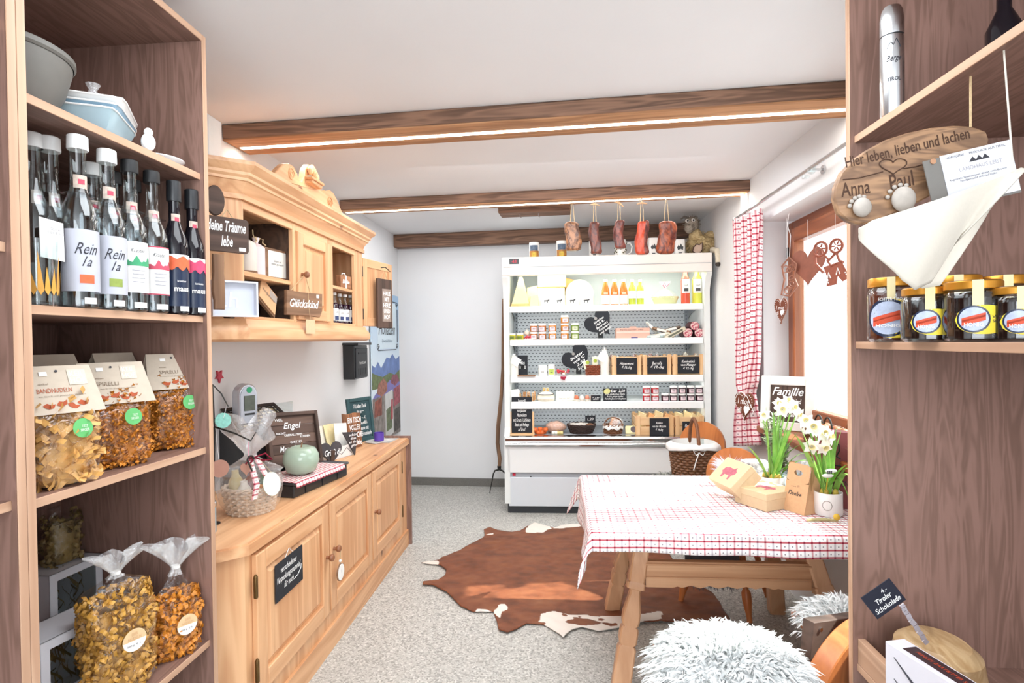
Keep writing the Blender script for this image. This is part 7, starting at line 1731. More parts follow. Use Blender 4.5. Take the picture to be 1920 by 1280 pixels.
# ------------------------------------------------------------------ table
TZ = .62; TX0, TX1, TY0, TY1 = .112, 1.165, 2.03, 2.90
tb = thing('farm_table', 'rustic pine farm table with splayed carved legs by the window', 'table', ((TX0+TX1)/2, (TY0+TY1)/2, 0))
MB().span((TX0+.004, TY0+.004, TZ-.036), (TX1-.002, TY1-.004, TZ-.001), b=.004).build('table_top', TABLEWX, tb, world=True)
LW = [(0, .030), (.36, .0315), (.362, .029), (.368, .035), (.405, .035), (.41, .021), (.425, .0195), (.47, .024), (.55, .0335), (.60, .0335), (.622, .030), (.630, .026), (.638, .032), (.655, .0345), (.72, .0345), (.735, .031), (.742, .026), (.75, .032), (.765, .035), (.985, .036), (1, .034)]
def leg(top, foot, face):
    top, foot = Vector(top), Vector(foot); ax = (foot-top); L = ax.length; ax.normalize()
    sx = Vector((1, 0, 0)); sx = (sx-ax*sx.dot(ax)).normalized(); sy = ax.cross(sx).normalized()
    vs = []; fs = []
    for s, wv in LW:
        c = top+ax*(L*s); wd = wv*.98; dp = .026*(.8+.2*wv/.034)
        e = .006
        for a, b_ in ((-wd+e, -dp), (wd-e, -dp), (wd, -dp+e), (wd, dp-e), (wd-e, dp), (-wd+e, dp), (-wd, dp-e), (-wd, -dp+e)): vs.append(c+sx*a+sy*b_)
    n = len(LW)
    for k in range(n-1):
        for i in range(8): j = (i+1) % 8; fs.append((k*8+i, k*8+j, (k+1)*8+j, (k+1)*8+i))
    fs += [tuple(range(8))[::-1], tuple(range((n-1)*8, n*8))]
    m = MB(); m.add(vs, fs)
    for v in m.v[-8:]: v.z = max(v.z, .0)
    m.build('leg', TABLEW, tb, 20, world=True)
ZL = TZ-.037
f_fl, f_bl, f_br, f_fr = atZ(1163, 1290, 0), atZ(1147, 1143, .002), atZ(1456, 1147, .002), Vector((1.075, 2.14, 0))
legs = [(Vector((.335, 2.27, ZL)), f_fl), (Vector((.345, 2.63, ZL)), f_bl), (Vector((.95, 2.66, ZL)), f_br), (Vector((.93, 2.27, ZL)), f_fr)]
for a, b_ in legs: leg(a, b_, 0)
def rail(p, q, z0, z1, th=.026):
    p, q = Vector(p), Vector(q); d = (q-p); L = d.length; rz_ = math.degrees(math.atan2(d.y, d.x))
    M = TM(p.x, p.y, z0, rz=rz_); h = z1-z0
    sc = []; n = 9
    for i in range(n*4+1):
        u = i/(n*4); k = (u*n) % 1
        dz = .009*(1-abs(2*k-1)) if .18 < u < .82 else 0
        sc.append((u*L, dz))
    sc[-1] = (L, 0)
    m = MB(); m.prism(sc+[(L, h), (0, h)], th, M @ Matrix.Translation((0, -th/2, 0)))
    o = m.build('stretcher', TABLEWX, tb, 15, world=True)
    for z, hh in ((h*.40, .006), (h*.90, .008)): 
        q_ = MB().box((L/2, -th/2-.003, z), (L, .007, hh), M, .002).build('moulding', TABLEWX, o)
        for v in q_.data.vertices: v.co -= wloc(o)
zr0, zr1_ = .352, .452
def on_leg(k, z): a, b_ = legs[k]; t = (a.z-z)/(a.z-b_.z); return a.lerp(b_, t)
zm = (zr0+zr1_)/2
for i, j in ((0, 3), (1, 2)): a, b_ = on_leg(i, zm), on_leg(j, zm); rail(a+Vector((.03, 0, 0)), b_-Vector((.03, 0, 0)), zr0, zr1_)
for i, j in ((0, 1), (3, 2)): a, b_ = on_leg(i, zm), on_leg(j, zm); rail(a+Vector((0, .02, 0)), b_-Vector((0, .02, 0)), zr0, zr1_)
# cloth
OL, OB = .125, .10
def clothf(u, v):
    W_, D_ = TX1-TX0, TY1-TY0; s = -OL+(W_+OL)*u; ofr = .062+.022*max(0, s)/W_
    t = -ofr+(D_+ofr+OB)*v
    d1, d2 = max(0, -s), max(0, -t); d3 = max(0, t-D_); dd = max(d2, d3); mn = min(d1, dd)
    x = max(0, s)-.006*(d1 > 0)-.10*d1-.55*mn; y = min(max(0, t), D_)+(-.006-.07*d2-.55*mn if d2 else 0)+(.006+.1*d3+.5*mn if d3 else 0)
    z = -(d1+dd)*.985
    if d2 and not d1: y -= .006*sin(s*19+1)*d2/.07
    if d1 and not dd: x -= .012*sin(t*14)*d1/.12
    return Vector((TX0+x, TY0+y, TZ+.0035+z)), (s, t)
m = MB(); m.surf(clothf, 84, 76); m.build
tag(m.build('tablecloth', CHECK, None, 60, solid=.0025), 'red and white checked cloth hanging over the farm table edges', 'tablecloth')
TT = TZ+.006
def onT(px, py): return atZ(px, py, TT)
# boxes, bag
STAMP = plain('C46A78', .8, 0, .35, 90)
def pig(m, s, M): m.prism([(-.5*s, -.05*s), (-.44*s, .16*s), (-.2*s, .24*s), (.2*s, .22*s), (.32*s, .34*s), (.38*s, .2*s), (.52*s, .12*s), (.5*s, -.02*s), (.36*s, -.1*s), (.34*s, -.36*s), (.22*s, -.36*s), (.2*s, -.16*s), (-.16*s, -.16*s), (-.2*s, -.36*s), (-.32*s, -.36*s), (-.36*s, -.14*s)], .0006, M)
def kbox(name, lab, loc, rz, M, w_, d_, h_):
    t = thing(name, lab, 'box', loc, rz, 'kraft gift boxes with red stamp')
    MB().box((0, 0, h_*.5), (w_-.004, d_-.004, h_-.002), M, .001).build('tray', KRAFTL, t, 0); MB().span((-w_/2, -d_/2, h_*.62), (w_/2, d_/2, h_), M, .0015).build('lid', plain('D6BE98', .85, 0, .05, 80), t, 0)
    m = MB(); pig(m, w_*.5, M @ TM(0, 0, h_+.0008, rx=-90, rz=0) @ TM(ry=0)); m.build('stamp', STAMP, t, 0); return t
a, b_, c_ = onT(1393, 945), onT(1456, 966), onT(1479, 945)
ctr = (a+c_)/2; ex = (b_-a); ang_ = math.degrees(math.atan2(ex.y, ex.x))
kbox('gift_box', 'flat kraft gift box with a faint red stamp lying on the cloth', (ctr.x, ctr.y, TT), ang_, TM(), ex.length*1.0, (c_-b_).length*.95, .07)
e1 = onT(1345, 925); e2 = onT(1393, 947)
kbox('gift_box', 'kraft gift box with a red pig stamp leaning on the birch piece', ((e1.x+e2.x)/2+.01, (e1.y+e2.y)/2+.02, TT+.014), math.degrees(math.atan2((e2-e1).y, (e2-e1).x))-4, TM(0, .042, .045, rx=43), .19, .13, .072)
a, b_, c_ = onT(1478, 958), onT(1521, 972), onT(1534, 955); ang_ = math.degrees(math.atan2((b_-a).y, (b_-a).x)); ctr = (a+c_)/2; wv = (b_-a).length; dv = (c_-b_).length*.8
t = thing('kraft_bag', 'upright kraft paper bag with a die cut handle and thank you script', 'bag', (ctr.x, ctr.y, TT), ang_)
hb = .185
m = MB(); hw = wv/2
# front sheet with oval hole
N = 24; oc = (-.002, hb-.035)
ov = [(oc[0]+.019*cos(2*PI*i/N), oc[1]+.011*sin(2*PI*i/N)) for i in range(N)]
def rim(i):
    an = 2*PI*i/N; cx_, cz_ = cos(an), sin(an); k = min((hw/abs(cx_)) if abs(cx_) > 1e-6 else 9, (.035/abs(cz_)) if abs(cz_) > 1e-6 else 9); return (max(-hw, min(hw, oc[0]+cx_*k)), max(hb-.07, min(hb, oc[1]+cz_*k)))
vs = [(x, -dv/2*(1-.75*z/hb), z) for x, z in ov]+[(x, -dv/2*(1-.75*z/hb), z) for x, z in map(rim, range(N))]
m.add(vs, [(i, (i+1) % N, N+(i+1) % N, N+i) for i in range(N)])
y7 = -dv/2*(1-.75*(hb-.07)/hb)
m.add([(-hw, -dv/2, 0), (hw, -dv/2, 0), (hw, y7, hb-.07), (-hw, y7, hb-.07)], [(0, 1, 2, 3)])
m.build('front_sheet', KRAFT, t, 0, solid=.0008)
m = MB(); yt = dv/2*.25; m.add([(-hw, dv/2, 0), (hw, dv/2, 0), (hw, yt, hb), (-hw, yt, hb)][:2]+[(hw, dv/2*(1-.75*(hb-.06)/hb), hb-.06), (-hw, dv/2*(1-.75*(hb-.06)/hb), hb-.06)], [(0, 1, 2, 3)]); m.add([(hw, -dv/2, 0), (hw, dv/2, 0), (hw, yt, hb), (hw, -yt, hb), (hw-.012, 0, hb*.5), (-hw, -dv/2, 0), (-hw, dv/2, 0), (-hw, yt, hb), (-hw, -yt, hb), (-hw+.012, 0, hb*.5)], [(0, 1, 4), (1, 2, 4), (2, 3, 4), (3, 0, 4), (5, 6, 9), (6, 7, 9), (7, 8, 9), (8, 5, 9)])
m.build('back_and_gussets', KRAFT, t, 0, solid=.0008)
text('von ♡', .02, INK, t, TM(-.006, -dv/2*.55-.004, hb*.52), width=.036, shear=.3); text('Danke', .03, INK, t, TM(-.004, -dv/2*.68-.004, hb*.38), width=.062, shear=.45, bold=.01)
# mugs with daffodils
GRNL = NT('daffodil_leaf'); GRNL = GRNL.fin(GRNL.ramp(GRNL.noise(GRNL.coord(), 18, 3), [(.3, '5E8F35'), (.7, '8FBF55')]), .45)
PETAL = plain('F5F3EA', .6, 0, .02); TRUMP = plain('EFE3A8', .6, 0, .05); SOIL = plain('6A5530', .9, 0, .4, 120)
def blade(m, base, tip, wd, bend, n=7):
    base, tip = Vector(base), Vector(tip); d = tip-base; side = Vector((d.y, -d.x, 0)); side = side.normalized() if side.length > .01 else Vector((1, 0, 0)); side = (side+Vector((random.uniform(-.7, .7), random.uniform(-.7, .7), 0))).normalized()
    vs = []; fs = []
    for i in range(n+1):
        t = i/n; p = base.lerp(tip, t)+Vector((0, 0, bend*4*t*(1-t))); wv = wd*(1-t**3)*(.7+.3*min(1, t*4)); vs += [p-side*wv/2, p+Vector((side.y, -side.x, 0))*wv*.18, p+side*wv/2]
        if i: k = 3*i-3; fs += [(k, k+1, k+4, k+3), (k+1, k+2, k+5, k+4)]
    m.add(vs, fs)
def flower(t, c, dir_, s):
    m = MB(); d = Vector(dir_).normalized(); u = d.orthogonal().normalized(); v_ = d.cross(u)
    for k in range(6):
        a = k*PI/3; e = u*cos(a)+v_*sin(a); f = u*cos(a+PI/2)+v_*sin(a+PI/2); c0_ = Vector(c)
        m.add([c0_, c0_+e*s*.5+f*s*.32+d*s*.08, c0_+e*s*1.0+d*s*.02, c0_+e*s*.5-f*s*.32+d*s*.08], [(0, 1, 2, 3)])
    o = m.build('blossom', PETAL, t, 60)
    M = Matrix.Translation(Vector(c)) @ d.to_track_quat('Z', 'Y').to_matrix().to_4x4()
    MB().lathe([(s*.16, 0), (s*.22, s*.25), (s*.32, s*.4), (s*.27, s*.38), (s*.14, s*.05)], 12, M, cap=False).build('trumpet', TRUMP, o)
def daffodil(name, lab, loc, rr, h, tips, flowers, handle, seed, cat='potted flower'):
    t = thing(name, lab, cat, loc); random.seed(seed)
    MB().lathe([(rr*.92, 0), (rr, .006), (rr, h), (rr*.93, h), (rr*.92, h*.85)], 28, cap=False).lathe([(rr*.92, .001), (0, .0012)], 28, cap=False).build('mug', WHITEC, t)
    MB().lathe([(rr*.93, h*.82), (rr*.6, h*.92), (0, h*.95)], 20, cap=False).build('soil', SOIL, t)
    if handle: MB().tube([(rr*cos(R(handle))*.95, rr*sin(R(handle))*.95, h*.82), ((rr+.022)*cos(R(handle)), (rr+.022)*sin(R(handle)), h*.8), ((rr+.032)*cos(R(handle)), (rr+.032)*sin(R(handle)), h*.5), ((rr+.02)*cos(R(handle)), (rr+.02)*sin(R(handle)), h*.25), (rr*cos(R(handle))*.95, rr*sin(R(handle))*.95, h*.22)], .006, 8).build('handle', WHITEC, t)
    MB().tube([((rr+.0004)*cos(R(-118)+.016*cos(a)/rr), (rr+.0004)*sin(R(-118)+.016*cos(a)/rr), h*.5+.018*sin(a)) for a in [2*PI*i/20 for i in range(20)]], .0011, 4, closed=True).build('mug_emblem', plain('8A8078', .6, 0, 0), t)
    O = Vector(loc)
    for k, (tx, ty, Y, wd, bd_) in enumerate(tips):
        tip = atY(tx, ty, Y)-O; bs = (random.uniform(-.5, .5)*rr, random.uniform(-.5, .5)*rr, h*.85)
        m = MB(); blade(m, bs, tip, wd, bd_); m.build('leaf', GRNL, t, 60)
    for k, (fx, fy, Y, dr, s) in enumerate(flowers):
        c = atY(fx, fy, Y)-O; MB().tube([(random.uniform(-.3, .3)*rr, random.uniform(-.3, .3)*rr, h*.85), Vector((0, 0, h)).lerp(c, .6)+Vector((0, 0, .01)), c-Vector(dr).normalized()*.012+Vector((0, 0, .004)), c], [.0035, .003, .0028, .0025], 6).build('stem', GRNL, t); flower(t, c, dr, s)
    for k in range(6): m = MB(); m.ball((random.uniform(-.5, .5)*rr, random.uniform(-.5, .5)*rr, h*.95), (.011, .011, .018), 10, 8); m.build('bulb', plain('C9B04A', .6, 0, .25, 60), t)
    return t
q = onT(1452, 932)
daffodil('daffodil_mug', 'white handled mug of tall daffodils beside the leaning kraft box', (q.x, q.y+.03, TT), .055, .085, [(1400, 835, 2.5, .021, .02), (1428, 772, 2.55, .022, .0), (1436, 758, 2.5, .020, 0), (1450, 770, 2.55, .022, 0), (1462, 790, 2.6, .021, .0), (1478, 800, 2.6, .021, .0), (1490, 790, 2.5, .022, .02), (1500, 805, 2.5, .023, .02), (1512, 830, 2.5, .024, .03), (1520, 850, 2.45, .024, .04), (1528, 868, 2.45, .022, .04), (1468, 815, 2.6, .021, 0), (1442, 830, 2.5, .019, 0), (1500, 882, 2.4, .019, .03)],
         [(1467, 768, 2.55, (-.2, -1, .3), .038), (1488, 764, 2.55, (.3, -1, .2), .038), (1478, 752, 2.58, (0, -.8, .7), .036), (1498, 778, 2.5, (.5, -1, 0), .036), (1462, 757, 2.6, (-.5, -.8, .4), .034), (1434, 778, 2.5, (-.7, -.8, .2), .03)], 5, 3)
q = onT(1560, 968)
daffodil('daffodil_mug', 'white mug of daffodils with a bent yellowing leaf beside the kraft bag', (q.x, q.y+.03, TT), .050, .088, [(1488, 812, 2.2, .022, .03), (1500, 800, 2.2, .022, .02), (1520, 850, 2.25, .021, .0), (1534, 830, 2.3, .021, 0), (1560, 810, 2.3, .021, 0), (1568, 800, 2.3, .021, 0), (1578, 805, 2.3, .021, 0), (1590, 870, 2.2, .022, .02), (1598, 880, 2.2, .024, .04), (1598, 900, 2.15, .024, .05), (1600, 965, 2.15, .018, .09), (1545, 840, 2.3, .020, 0)],
         [(1525, 800, 2.25, (-.3, -1, .2), .04), (1543, 812, 2.25, (.3, -1, .2), .04), (1556, 818, 2.25, (.6, -.9, .1), .036), (1522, 836, 2.22, (-.3, -1, -.2), .036), (1545, 838, 2.2, (.2, -1, -.2), .036), (1512, 790, 2.28, (-.4, -.8, .5), .036)], 0, 8)
# easter ornament: striped paper bee on a stick in the mug
q2 = onT(1551, 968); c = atY(1553, 888, 2.24)
t = thing('bee_pick', 'little white winged paper ornament on a yellow stick in the mug', 'ornament', (q2.x, 2.255, TT+.075))
b0_ = wloc(t); MB().tube([(0, 0, 0), c-b0_], .0022, 5).build('stick', plain('C9A83A', .6), t)
for dx, dz in ((-.004, -.006), (.008, .012)): MB().ball((c.x-b0_.x+dx, c.y-b0_.y-.004, c.z-b0_.z+dz), (.022, .006, .008), 14, 8, TM()).build('wing', plain('EDEDEA', .6), t)
for k in range(3): MB().box((c.x-b0_.x-.006+.007*k, c.y-b0_.y-.0105, c.z-b0_.z+.008), (.0025, .002, .012)).build('stripe', INK, t)
t = thing('dried_twig', 'short dry twig with a yellow bud lying in front of the white mug', 'twig', onT(1545, 978)); MB().tube([(-.06, -.0, .006), (0, .006, .007), (.05, .0, .006)], [.005, .006, .004], 6).build('twig', plain('B8AD7A', .8, 0, .2), t); MB().ball((.045, 0, .018), (.012, .01, .012), 10, 8).build('bud', plain('D9B23A', .6), t)
# glass, birch pieces, frosted pine, sage
q = onT(1482, 930); t = thing('blue_glass', 'pale bluish glass tumbler between the daffodil mug and the kraft bag', 'glass', (q.x, q.y, TT)); MB().lathe([(.03, 0), (.033, .003), (.037, .1), (.0345, .1), (.03, .006), (0, .006)], 24).build('body', thin('bluish_glass', (.85, .93, .95), .12, .03, .15, 'DCE8EE'), t)
BIRCH = NT('frosted_bark'); _v = BIRCH.coord(); BIRCH.bump(BIRCH.noise(_v, 60, 4), .6, .004); BIRCH = BIRCH.fin(BIRCH.ramp(BIRCH.noise(_v, 45, 5, .7), [(.38, '6E6A6C'), (.55, 'D9D8DA'), (.8, 'F3F3F4')]), .6)
q = onT(1408, 905); t = thing('birch_block', 'frosted birch bark block behind the leaning kraft box', 'log', (q.x-.005, q.y-.06, TT), 14); MB().lathe([(.062, 0), (.066, .01), (.064, .11), (.06, .118)], 12, TM(s=(1, .8, 1))).build('log', BIRCH, t, 50)
q = onT(1512, 905); t = thing('birch_block', 'darker frosted bark block behind the kraft bag', 'log', (q.x-.01, q.y-.1, TT), -10); MB().lathe([(.05, 0), (.055, .01), (.055, .12), (.05, .125)], 11).build('log', BIRCH, t, 50)
FROST = plain('C9C6D6', .6, 0, .3, 90)
q = onT(1368, 905); t = thing('frosted_pine', 'bunch of frosted lilac grey pine needles at the table back', 'decoration', (q.x, q.y-.03, TT)); random.seed(13); m = MB()
for k in range(700):
    a = random.random()*2*PI; s_ = random.random(); p = Vector((.05*s_*cos(a)-.01, .035*s_*sin(a), .03+.075*random.random())); d = Vector((cos(a), sin(a)*.6, random.uniform(-.2, .9))).normalized(); e = d.orthogonal().normalized()*.0012; m.add([p-e, p+e, p+d*.045], [(0, 1, 2)])
tag(m.build('needles', FROST, t, 0), kind='stuff'); MB().tube([(0, 0, 0), (.0, 0, .06), (-.02, 0, .1)], .006, 6).build('twig', BARN, t)
q = onT(1478, 905); t = thing('sage_plant', 'bushy grey green herb plant behind the daffodils', 'potted plant', (min(q.x+.05, 1.04), q.y+.02, TT)); random.seed(31); SAGE = plain('8FA37A', .7, 0, .25, 50)
MB().lathe([(.04, 0), (.05, .004), (.055, .07), (.05, .07), (.045, .01), (0, .008)], 20).build('pot', plain('8F8A84', .7), t)
m = MB(); st = MB()
for k in range(26):
    a = random.random()*2*PI; r_ = random.uniform(.1, .8); top = Vector((.085*r_*cos(a)-.02, .06*r_*sin(a), random.uniform(.2, .34))); bs = Vector((.02*cos(a), .02*sin(a), .06)); st.tube([bs, bs.lerp(top, .5)+Vector((0, 0, .02)), top], [.002, .0018, .001], 4)
    for j in range(22):
        p = bs.lerp(top, .15+.85*j/22); d = Vector((random.uniform(-1, 1), random.uniform(-1, 1), random.uniform(-.1, .9))).normalized(); s_ = d.orthogonal().normalized()*.005; m.add([p, p+d*.011+s_, p+d*.026, p+d*.011-s_], [(0, 1, 2, 3)])
st.build('stems', plain('7A7A58', .8), t); tag(m.build('leaves', SAGE, t, 0), kind='stuff')
# red paper bag
REDB = plain('8A4A4C', .75, 0, .06, 30)
q = onT(1580, 962); t = thing('red_paper_bag', 'wine red paper bag with black cord handle and black lettering', 'bag', (1.105, q.y+.06, TT), -8)
MB().prism([(-.07, 0), (.05, 0), (.048, .3), (-.066, .31)], .08, b=.002).build('bag', REDB, t, 0); MB().tube([(-.035, -.004, .285), (-.04, -.006, .22), (-.02, -.008, .175), (.01, -.008, .17), (.03, -.006, .19)], .0035, 6).tube([(-.035, -.004, .285), (-.0, -.006, .255), (.0, -.007, .23), (-.01, -.007, .21), (.005, -.008, .2)], .003, 6).build('cord_handle', BLACK, t); text('WILL\nKOMMEN', .04, INK, t, TM(-.008, -.0012, .115), width=.085, shear=0)
# ------------------------------------------------------------------ chairs with round backs
WOOL = plain('E9EBEA', .9, 0, .05, 30, 0, .1); WOOLG = plain('A6A79F', .9, 0, .12, 30, 0, .1); WOOLD = plain('6E7078', .9, 0, .15, 30, 0, .1)
def fleece(t, a, b_, th, n, L, mt, drop=0, nm='wool', seed=1, hgt=0):
    random.seed(seed); m = MB(); m.ball((0, 0, th*.4), (a, b_, th*.7), 24, 10)
    m.build('hide', mt, t, 60); m = MB()
    for k in range(n):
        an = random.random()*2*PI; r_ = random.random()**.5; z = th*.75*(1-r_**2.5)+th*.25-drop*max(0, r_-.85)/.15*random.random()
        p = Vector((a*1.03*r_*cos(an), b_*1.03*r_*sin(an), z)); cl_ = int(an*9)+int(r_*7)*13
        d = Vector((cos(an)*(.25+.75*r_)+.55*sin(cl_*1.7), sin(an)*(.25+.75*r_)+.55*cos(cl_*2.3), .75-.75*r_+random.uniform(-.1, .25))).normalized()
        l_ = L*random.uniform(.6, 1.15); e = d.cross(Vector((random.uniform(-1, 1), random.uniform(-1, 1), random.uniform(-1, 1)))).normalized()*L*.075; mid = p+d*l_*.55+Vector((0, 0, .1*L)); m.add([p-e, p+e, mid+e*.7, mid-e*.7, p+d*l_-Vector((0, 0, .18*L))], [(0, 1, 2, 3), (3, 2, 4)])
    tag(m.build(nm, mt, t, 60), kind='stuff')
def chair(lab, loc, rz, seat=.40, zc=.575, rb=.15):
    t = thing('chair', lab, 'chair', loc, rz, 'round backed wooden chairs')
    MB().prism([(x, y) for x, y in ell(.18, .17, 28)], .03, TM(0, 0, seat-.03) @ TM(rx=90) @ TM(0, -.03, 0), b=.005).build('seat', ORANGE, t)
    for sx in (-1, 1):
        for sy in (-1, 1):
            P = [Vector((sx*.10, sy*.09, seat-.03)), Vector((sx*.165, sy*.16, 0))]; rs = [(0, .017), (.25, .02), (.45, .015), (.5, .015), (.62, .014), (.66, .022), (.75, .022), (.92, .013), (1, .012)]
            MB().tube([P[0].lerp(P[1], s) for s, _ in rs], [r_ for _, r_ in rs], 12).build('leg', ORANGE, t)
    # round back plate with a hole, slightly reclined
    N = 40; M = TM(0, .17, seat, rx=-8); zz = zc-seat
    out = ell(rb, rb, N, (0, zz)); inn = ell(.04, .045, N, (0, zz-.01)); m = MB()
    vs = [(x, -.012, z) for x, z in out]+[(x, -.012, z) for x, z in inn]+[(x, .012, z) for x, z in out]+[(x, .012, z) for x, z in inn]
    fs = []
    for i in range(N): j = (i+1) % N; fs += [(i, j, N+j, N+i), (2*N+i, 3*N+i, 3*N+j, 2*N+j), (i, 2*N+i, 2*N+j, j), (N+i, N+j, 3*N+j, 3*N+i)]
    m.add(vs, fs, M); m.build('backrest', ORANGE, t, 30)
    MB().prism([(-.05, -.02), (.05, -.02), (.075, .08), (-.075, .08)], .022, M @ TM(0, -.011, 0), b=.003).build('back_stem', ORANGE, t)
    return t
chair('round backed chair beside the fridge carrying the wicker basket', (.80, 3.62, 0), -40, .40, .615, .155)
chair('round backed chair pushed under the far long side of the table', (.815, 2.90, 0), -33, .395, .585, .148)
# sheepskins on their seats
t = thing('sheepskin', 'grey sheepskin on the chair beside the fridge', 'sheepskin', (.74, 3.57, .402), 0); fleece(t, .21, .17, .045, 1600, .05, WOOLG, .03, seed=2)
t = thing('sheepskin', 'dark grey sheepskin hanging off the chair under the table', 'sheepskin', (.80, 2.89, .397), 0); fleece(t, .19, .17, .04, 1200, .05, WOOLD, .10, seed=3)
m = MB(); random.seed(4)
for k in range(700):
    x, z = random.uniform(-.22, .02), -.22*random.random(); p = Vector((x, -.20-.01*random.random(), z)); d = Vector((random.uniform(-.4, .4), -.5, -1)).normalized(); e = Vector((.004, 0, 0)); m.add([p-e, p+e, p+d*.045], [(0, 1, 2)])
tag(m.build('hanging_wool', WOOLD, t, 60), kind='stuff')
MB().surf(lambda u, v: (Vector((-.22+.24*u, -.185-.012*sin(v*3), .02-.22*v)), (u, v)), 10, 8).build('hanging_hide', WOOLD, t, 60)
# wicker basket with liner on the far chair
bw0 = fit(1257, 1348, 818, 888, 3.52)
t = thing('wicker_basket', 'brown wicker handle basket with a white tied liner on the chair', 'basket', (bw0[0], 3.56, .452), 0)
aa = bw0[1]*.5; hh = .205
weave(t, aa*.80, .11, hh, WICKB, 13, 1.22, .0058, 20, rim=False)
def linr(u, v):
    an = 2*PI*u; s = .98+.03*sin(u*60)*v
    if v < .5: k = v/.5; return Vector((aa*.90*cos(an)*(.8+.2*k), .118*sin(an)*(.8+.2*k), hh*.35+(hh*.75)*k)), (u, v)
    k = (v-.5)/.5; return Vector((aa*(.92+.2*min(1, k*2.5))*cos(an)*s, (.12+.034*min(1, k*2.5))*sin(an)*s, hh*1.1-.04*k-.012*k*cos(2*an))), (u, v)
m = MB(); m.surf(linr, 60, 12); m.build('liner', plain('EDECE8', .9, 0, .03), t, 80, solid=.0015)
MB().tube([(aa*.05, .125*cos(R(a)), hh*.75+.21*sin(R(a))) for a in range(0, 181, 10)], .011, 8).build('handle', WICKR, t)
for k in (-1, 1): MB().tube([(aa*.02, -.14, hh*.9), (aa*.02+k*.035, -.148, hh*.96), (aa*.02+k*.02, -.15, hh*.82), (aa*.02, -.14, hh*.88)], .004, 5, flat=.5).build('bow', PAPER, t)
MB().tube([(aa*.02, -.14, hh*.9), (-aa*.1, -.15, hh*.7), (-aa*.22, -.148, hh*.4)], .004, 5, flat=.6).build('bow_end', PAPER, t)
bt = thing('carafe', 'clear glass bottle standing in the wicker basket', 'bottle', (bw0[0]+aa*.35, 3.56, .457)); MB().lathe([(.035, 0), (.037, .01), (.037, .11), (.016, .18), (.015, .235), (.02, .238), (.02, .245), (.017, .245)], 20, cap=False).build('body', GLASS, bt)
# ------------------------------------------------------------------ near chair with white sheepskin, plank back and round back plate
t = thing('stool', 'pine stool nearest the camera covered by the big white sheepskin', 'stool', (.43, 1.54, 0))
MB().box((0, 0, .405), (.32, .32, .035), None, .006).build('seat', ORANGE, t)
for sx in (-1, 1):
    for sy in (-1, 1): MB().tube([(sx*.13, sy*.13, .39), (sx*.16, sy*.16, .2), (sx*.18, sy*.18, 0)], [.02, .022, .014], 10).build('leg', ORANGE, t)
t = thing('sheepskin', 'thick white sheepskin on the stool nearest the camera', 'sheepskin', (.44, 1.525, .424), 0); fleece(t, .185, .185, .065, 4600, .055, WOOL, .06, seed=6)
t = thing('chair', 'dark plank backed chair with a thick round orange plate, partly cut by the shelf unit', 'chair', (.93, 1.82, 0))
MB().box((0, 0, .385), (.32, .30, .03), None, .006).build('seat', ORANGE, t)
for sx in (-1, 1):
    for sy in (-1, 1): MB().tube([(sx*.10, sy*.10, .37), (sx*.13, sy*.13, .2), (sx*.15, sy*.15, 0)], [.018, .02, .013], 10).build('leg', ORANGE, t)
pa, pb = atY(1526, 1167, 1.645)-wloc(t), atY(1600, 1143, 1.73)-wloc(t)
dx = (pb-pa); dx.z = 0; ln = dx.length*2.4; dx.normalize(); ang_ = math.degrees(math.atan2(dx.y, dx.x)); ztp = (pa.z+pb.z)/2
M = TM(pa.x, pa.y, ztp, rz=ang_) @ TM(ry=9)
MB().prism([(0, -.36), (ln, -.33), (ln, .012), (0, 0)], .034, M, b=.002).build('plank_back', DARKW, t)
MB().lathe([(.006, 0), (.006, .004)], 10, M @ TM(.03, .0, -.02, rx=90)).build('screw', STEEL, t)
c = atY(1614, 1310, 1.64)-wloc(t)
MB().prism(ell(.215, .215, 48), .055, Matrix.Translation(c) @ TM(rz=34, rx=8), b=.003).build('round_plate', ORANGE, t)
t = thing('sheepskin', 'second white sheepskin behind the dark plank backrest', 'sheepskin', (.90, 1.86, .402), 20); fleece(t, .135, .12, .04, 1700, .05, WOOL, .05, seed=7)
# ------------------------------------------------------------------ window sill and window decorations
ZS = WZ0+.017
a, b_ = atX(1424, 780, 1.21), atX(1505, 785, 1.24)
sg = fit(1424, 1506, 700, 785, 3.0)
t = thing('family_sign', 'white framed dark plank sign with family verse on the window sill', 'sign', (1.20, 3.10, ZS), -38)
w_, h_ = .27, .285; M = TM(rx=-7); WF = plain('E6E2DC', .7, 0, .08, 40)
for p, q in (((-w_/2, -.012, 0), (-w_/2+.048, .012, h_)), ((w_/2-.048, -.012, 0), (w_/2, .012, h_)), ((-w_/2+.048, -.012, 0), (w_/2-.048, .012, .045)), ((-w_/2+.048, -.012, h_-.048), (w_/2-.048, .012, h_))): MB().span(p, q, M, .003).build('frame_side', WF, t)
for k in range(4): MB().span((-w_/2+.046+k*.0445, -.003, .04), (-w_/2+.046+k*.0445+.0435, .006, h_-.044), M, .001).build('plank', DARKWZ, t)
text('Familie', .06, CHALK, t, M @ Matrix.Translation((0, -.0045, .205)), width=.155, shear=.35, bold=.015); text('zusammen sind\nwir alles\nwas wir brauchen', .03, CHALK, t, M @ Matrix.Translation((0, -.0045, .12)), width=.155, shear=.1, bold=.008, height=.095)
def silly(px, Y, dz=0): return (1.225, Y, ZS+dz)
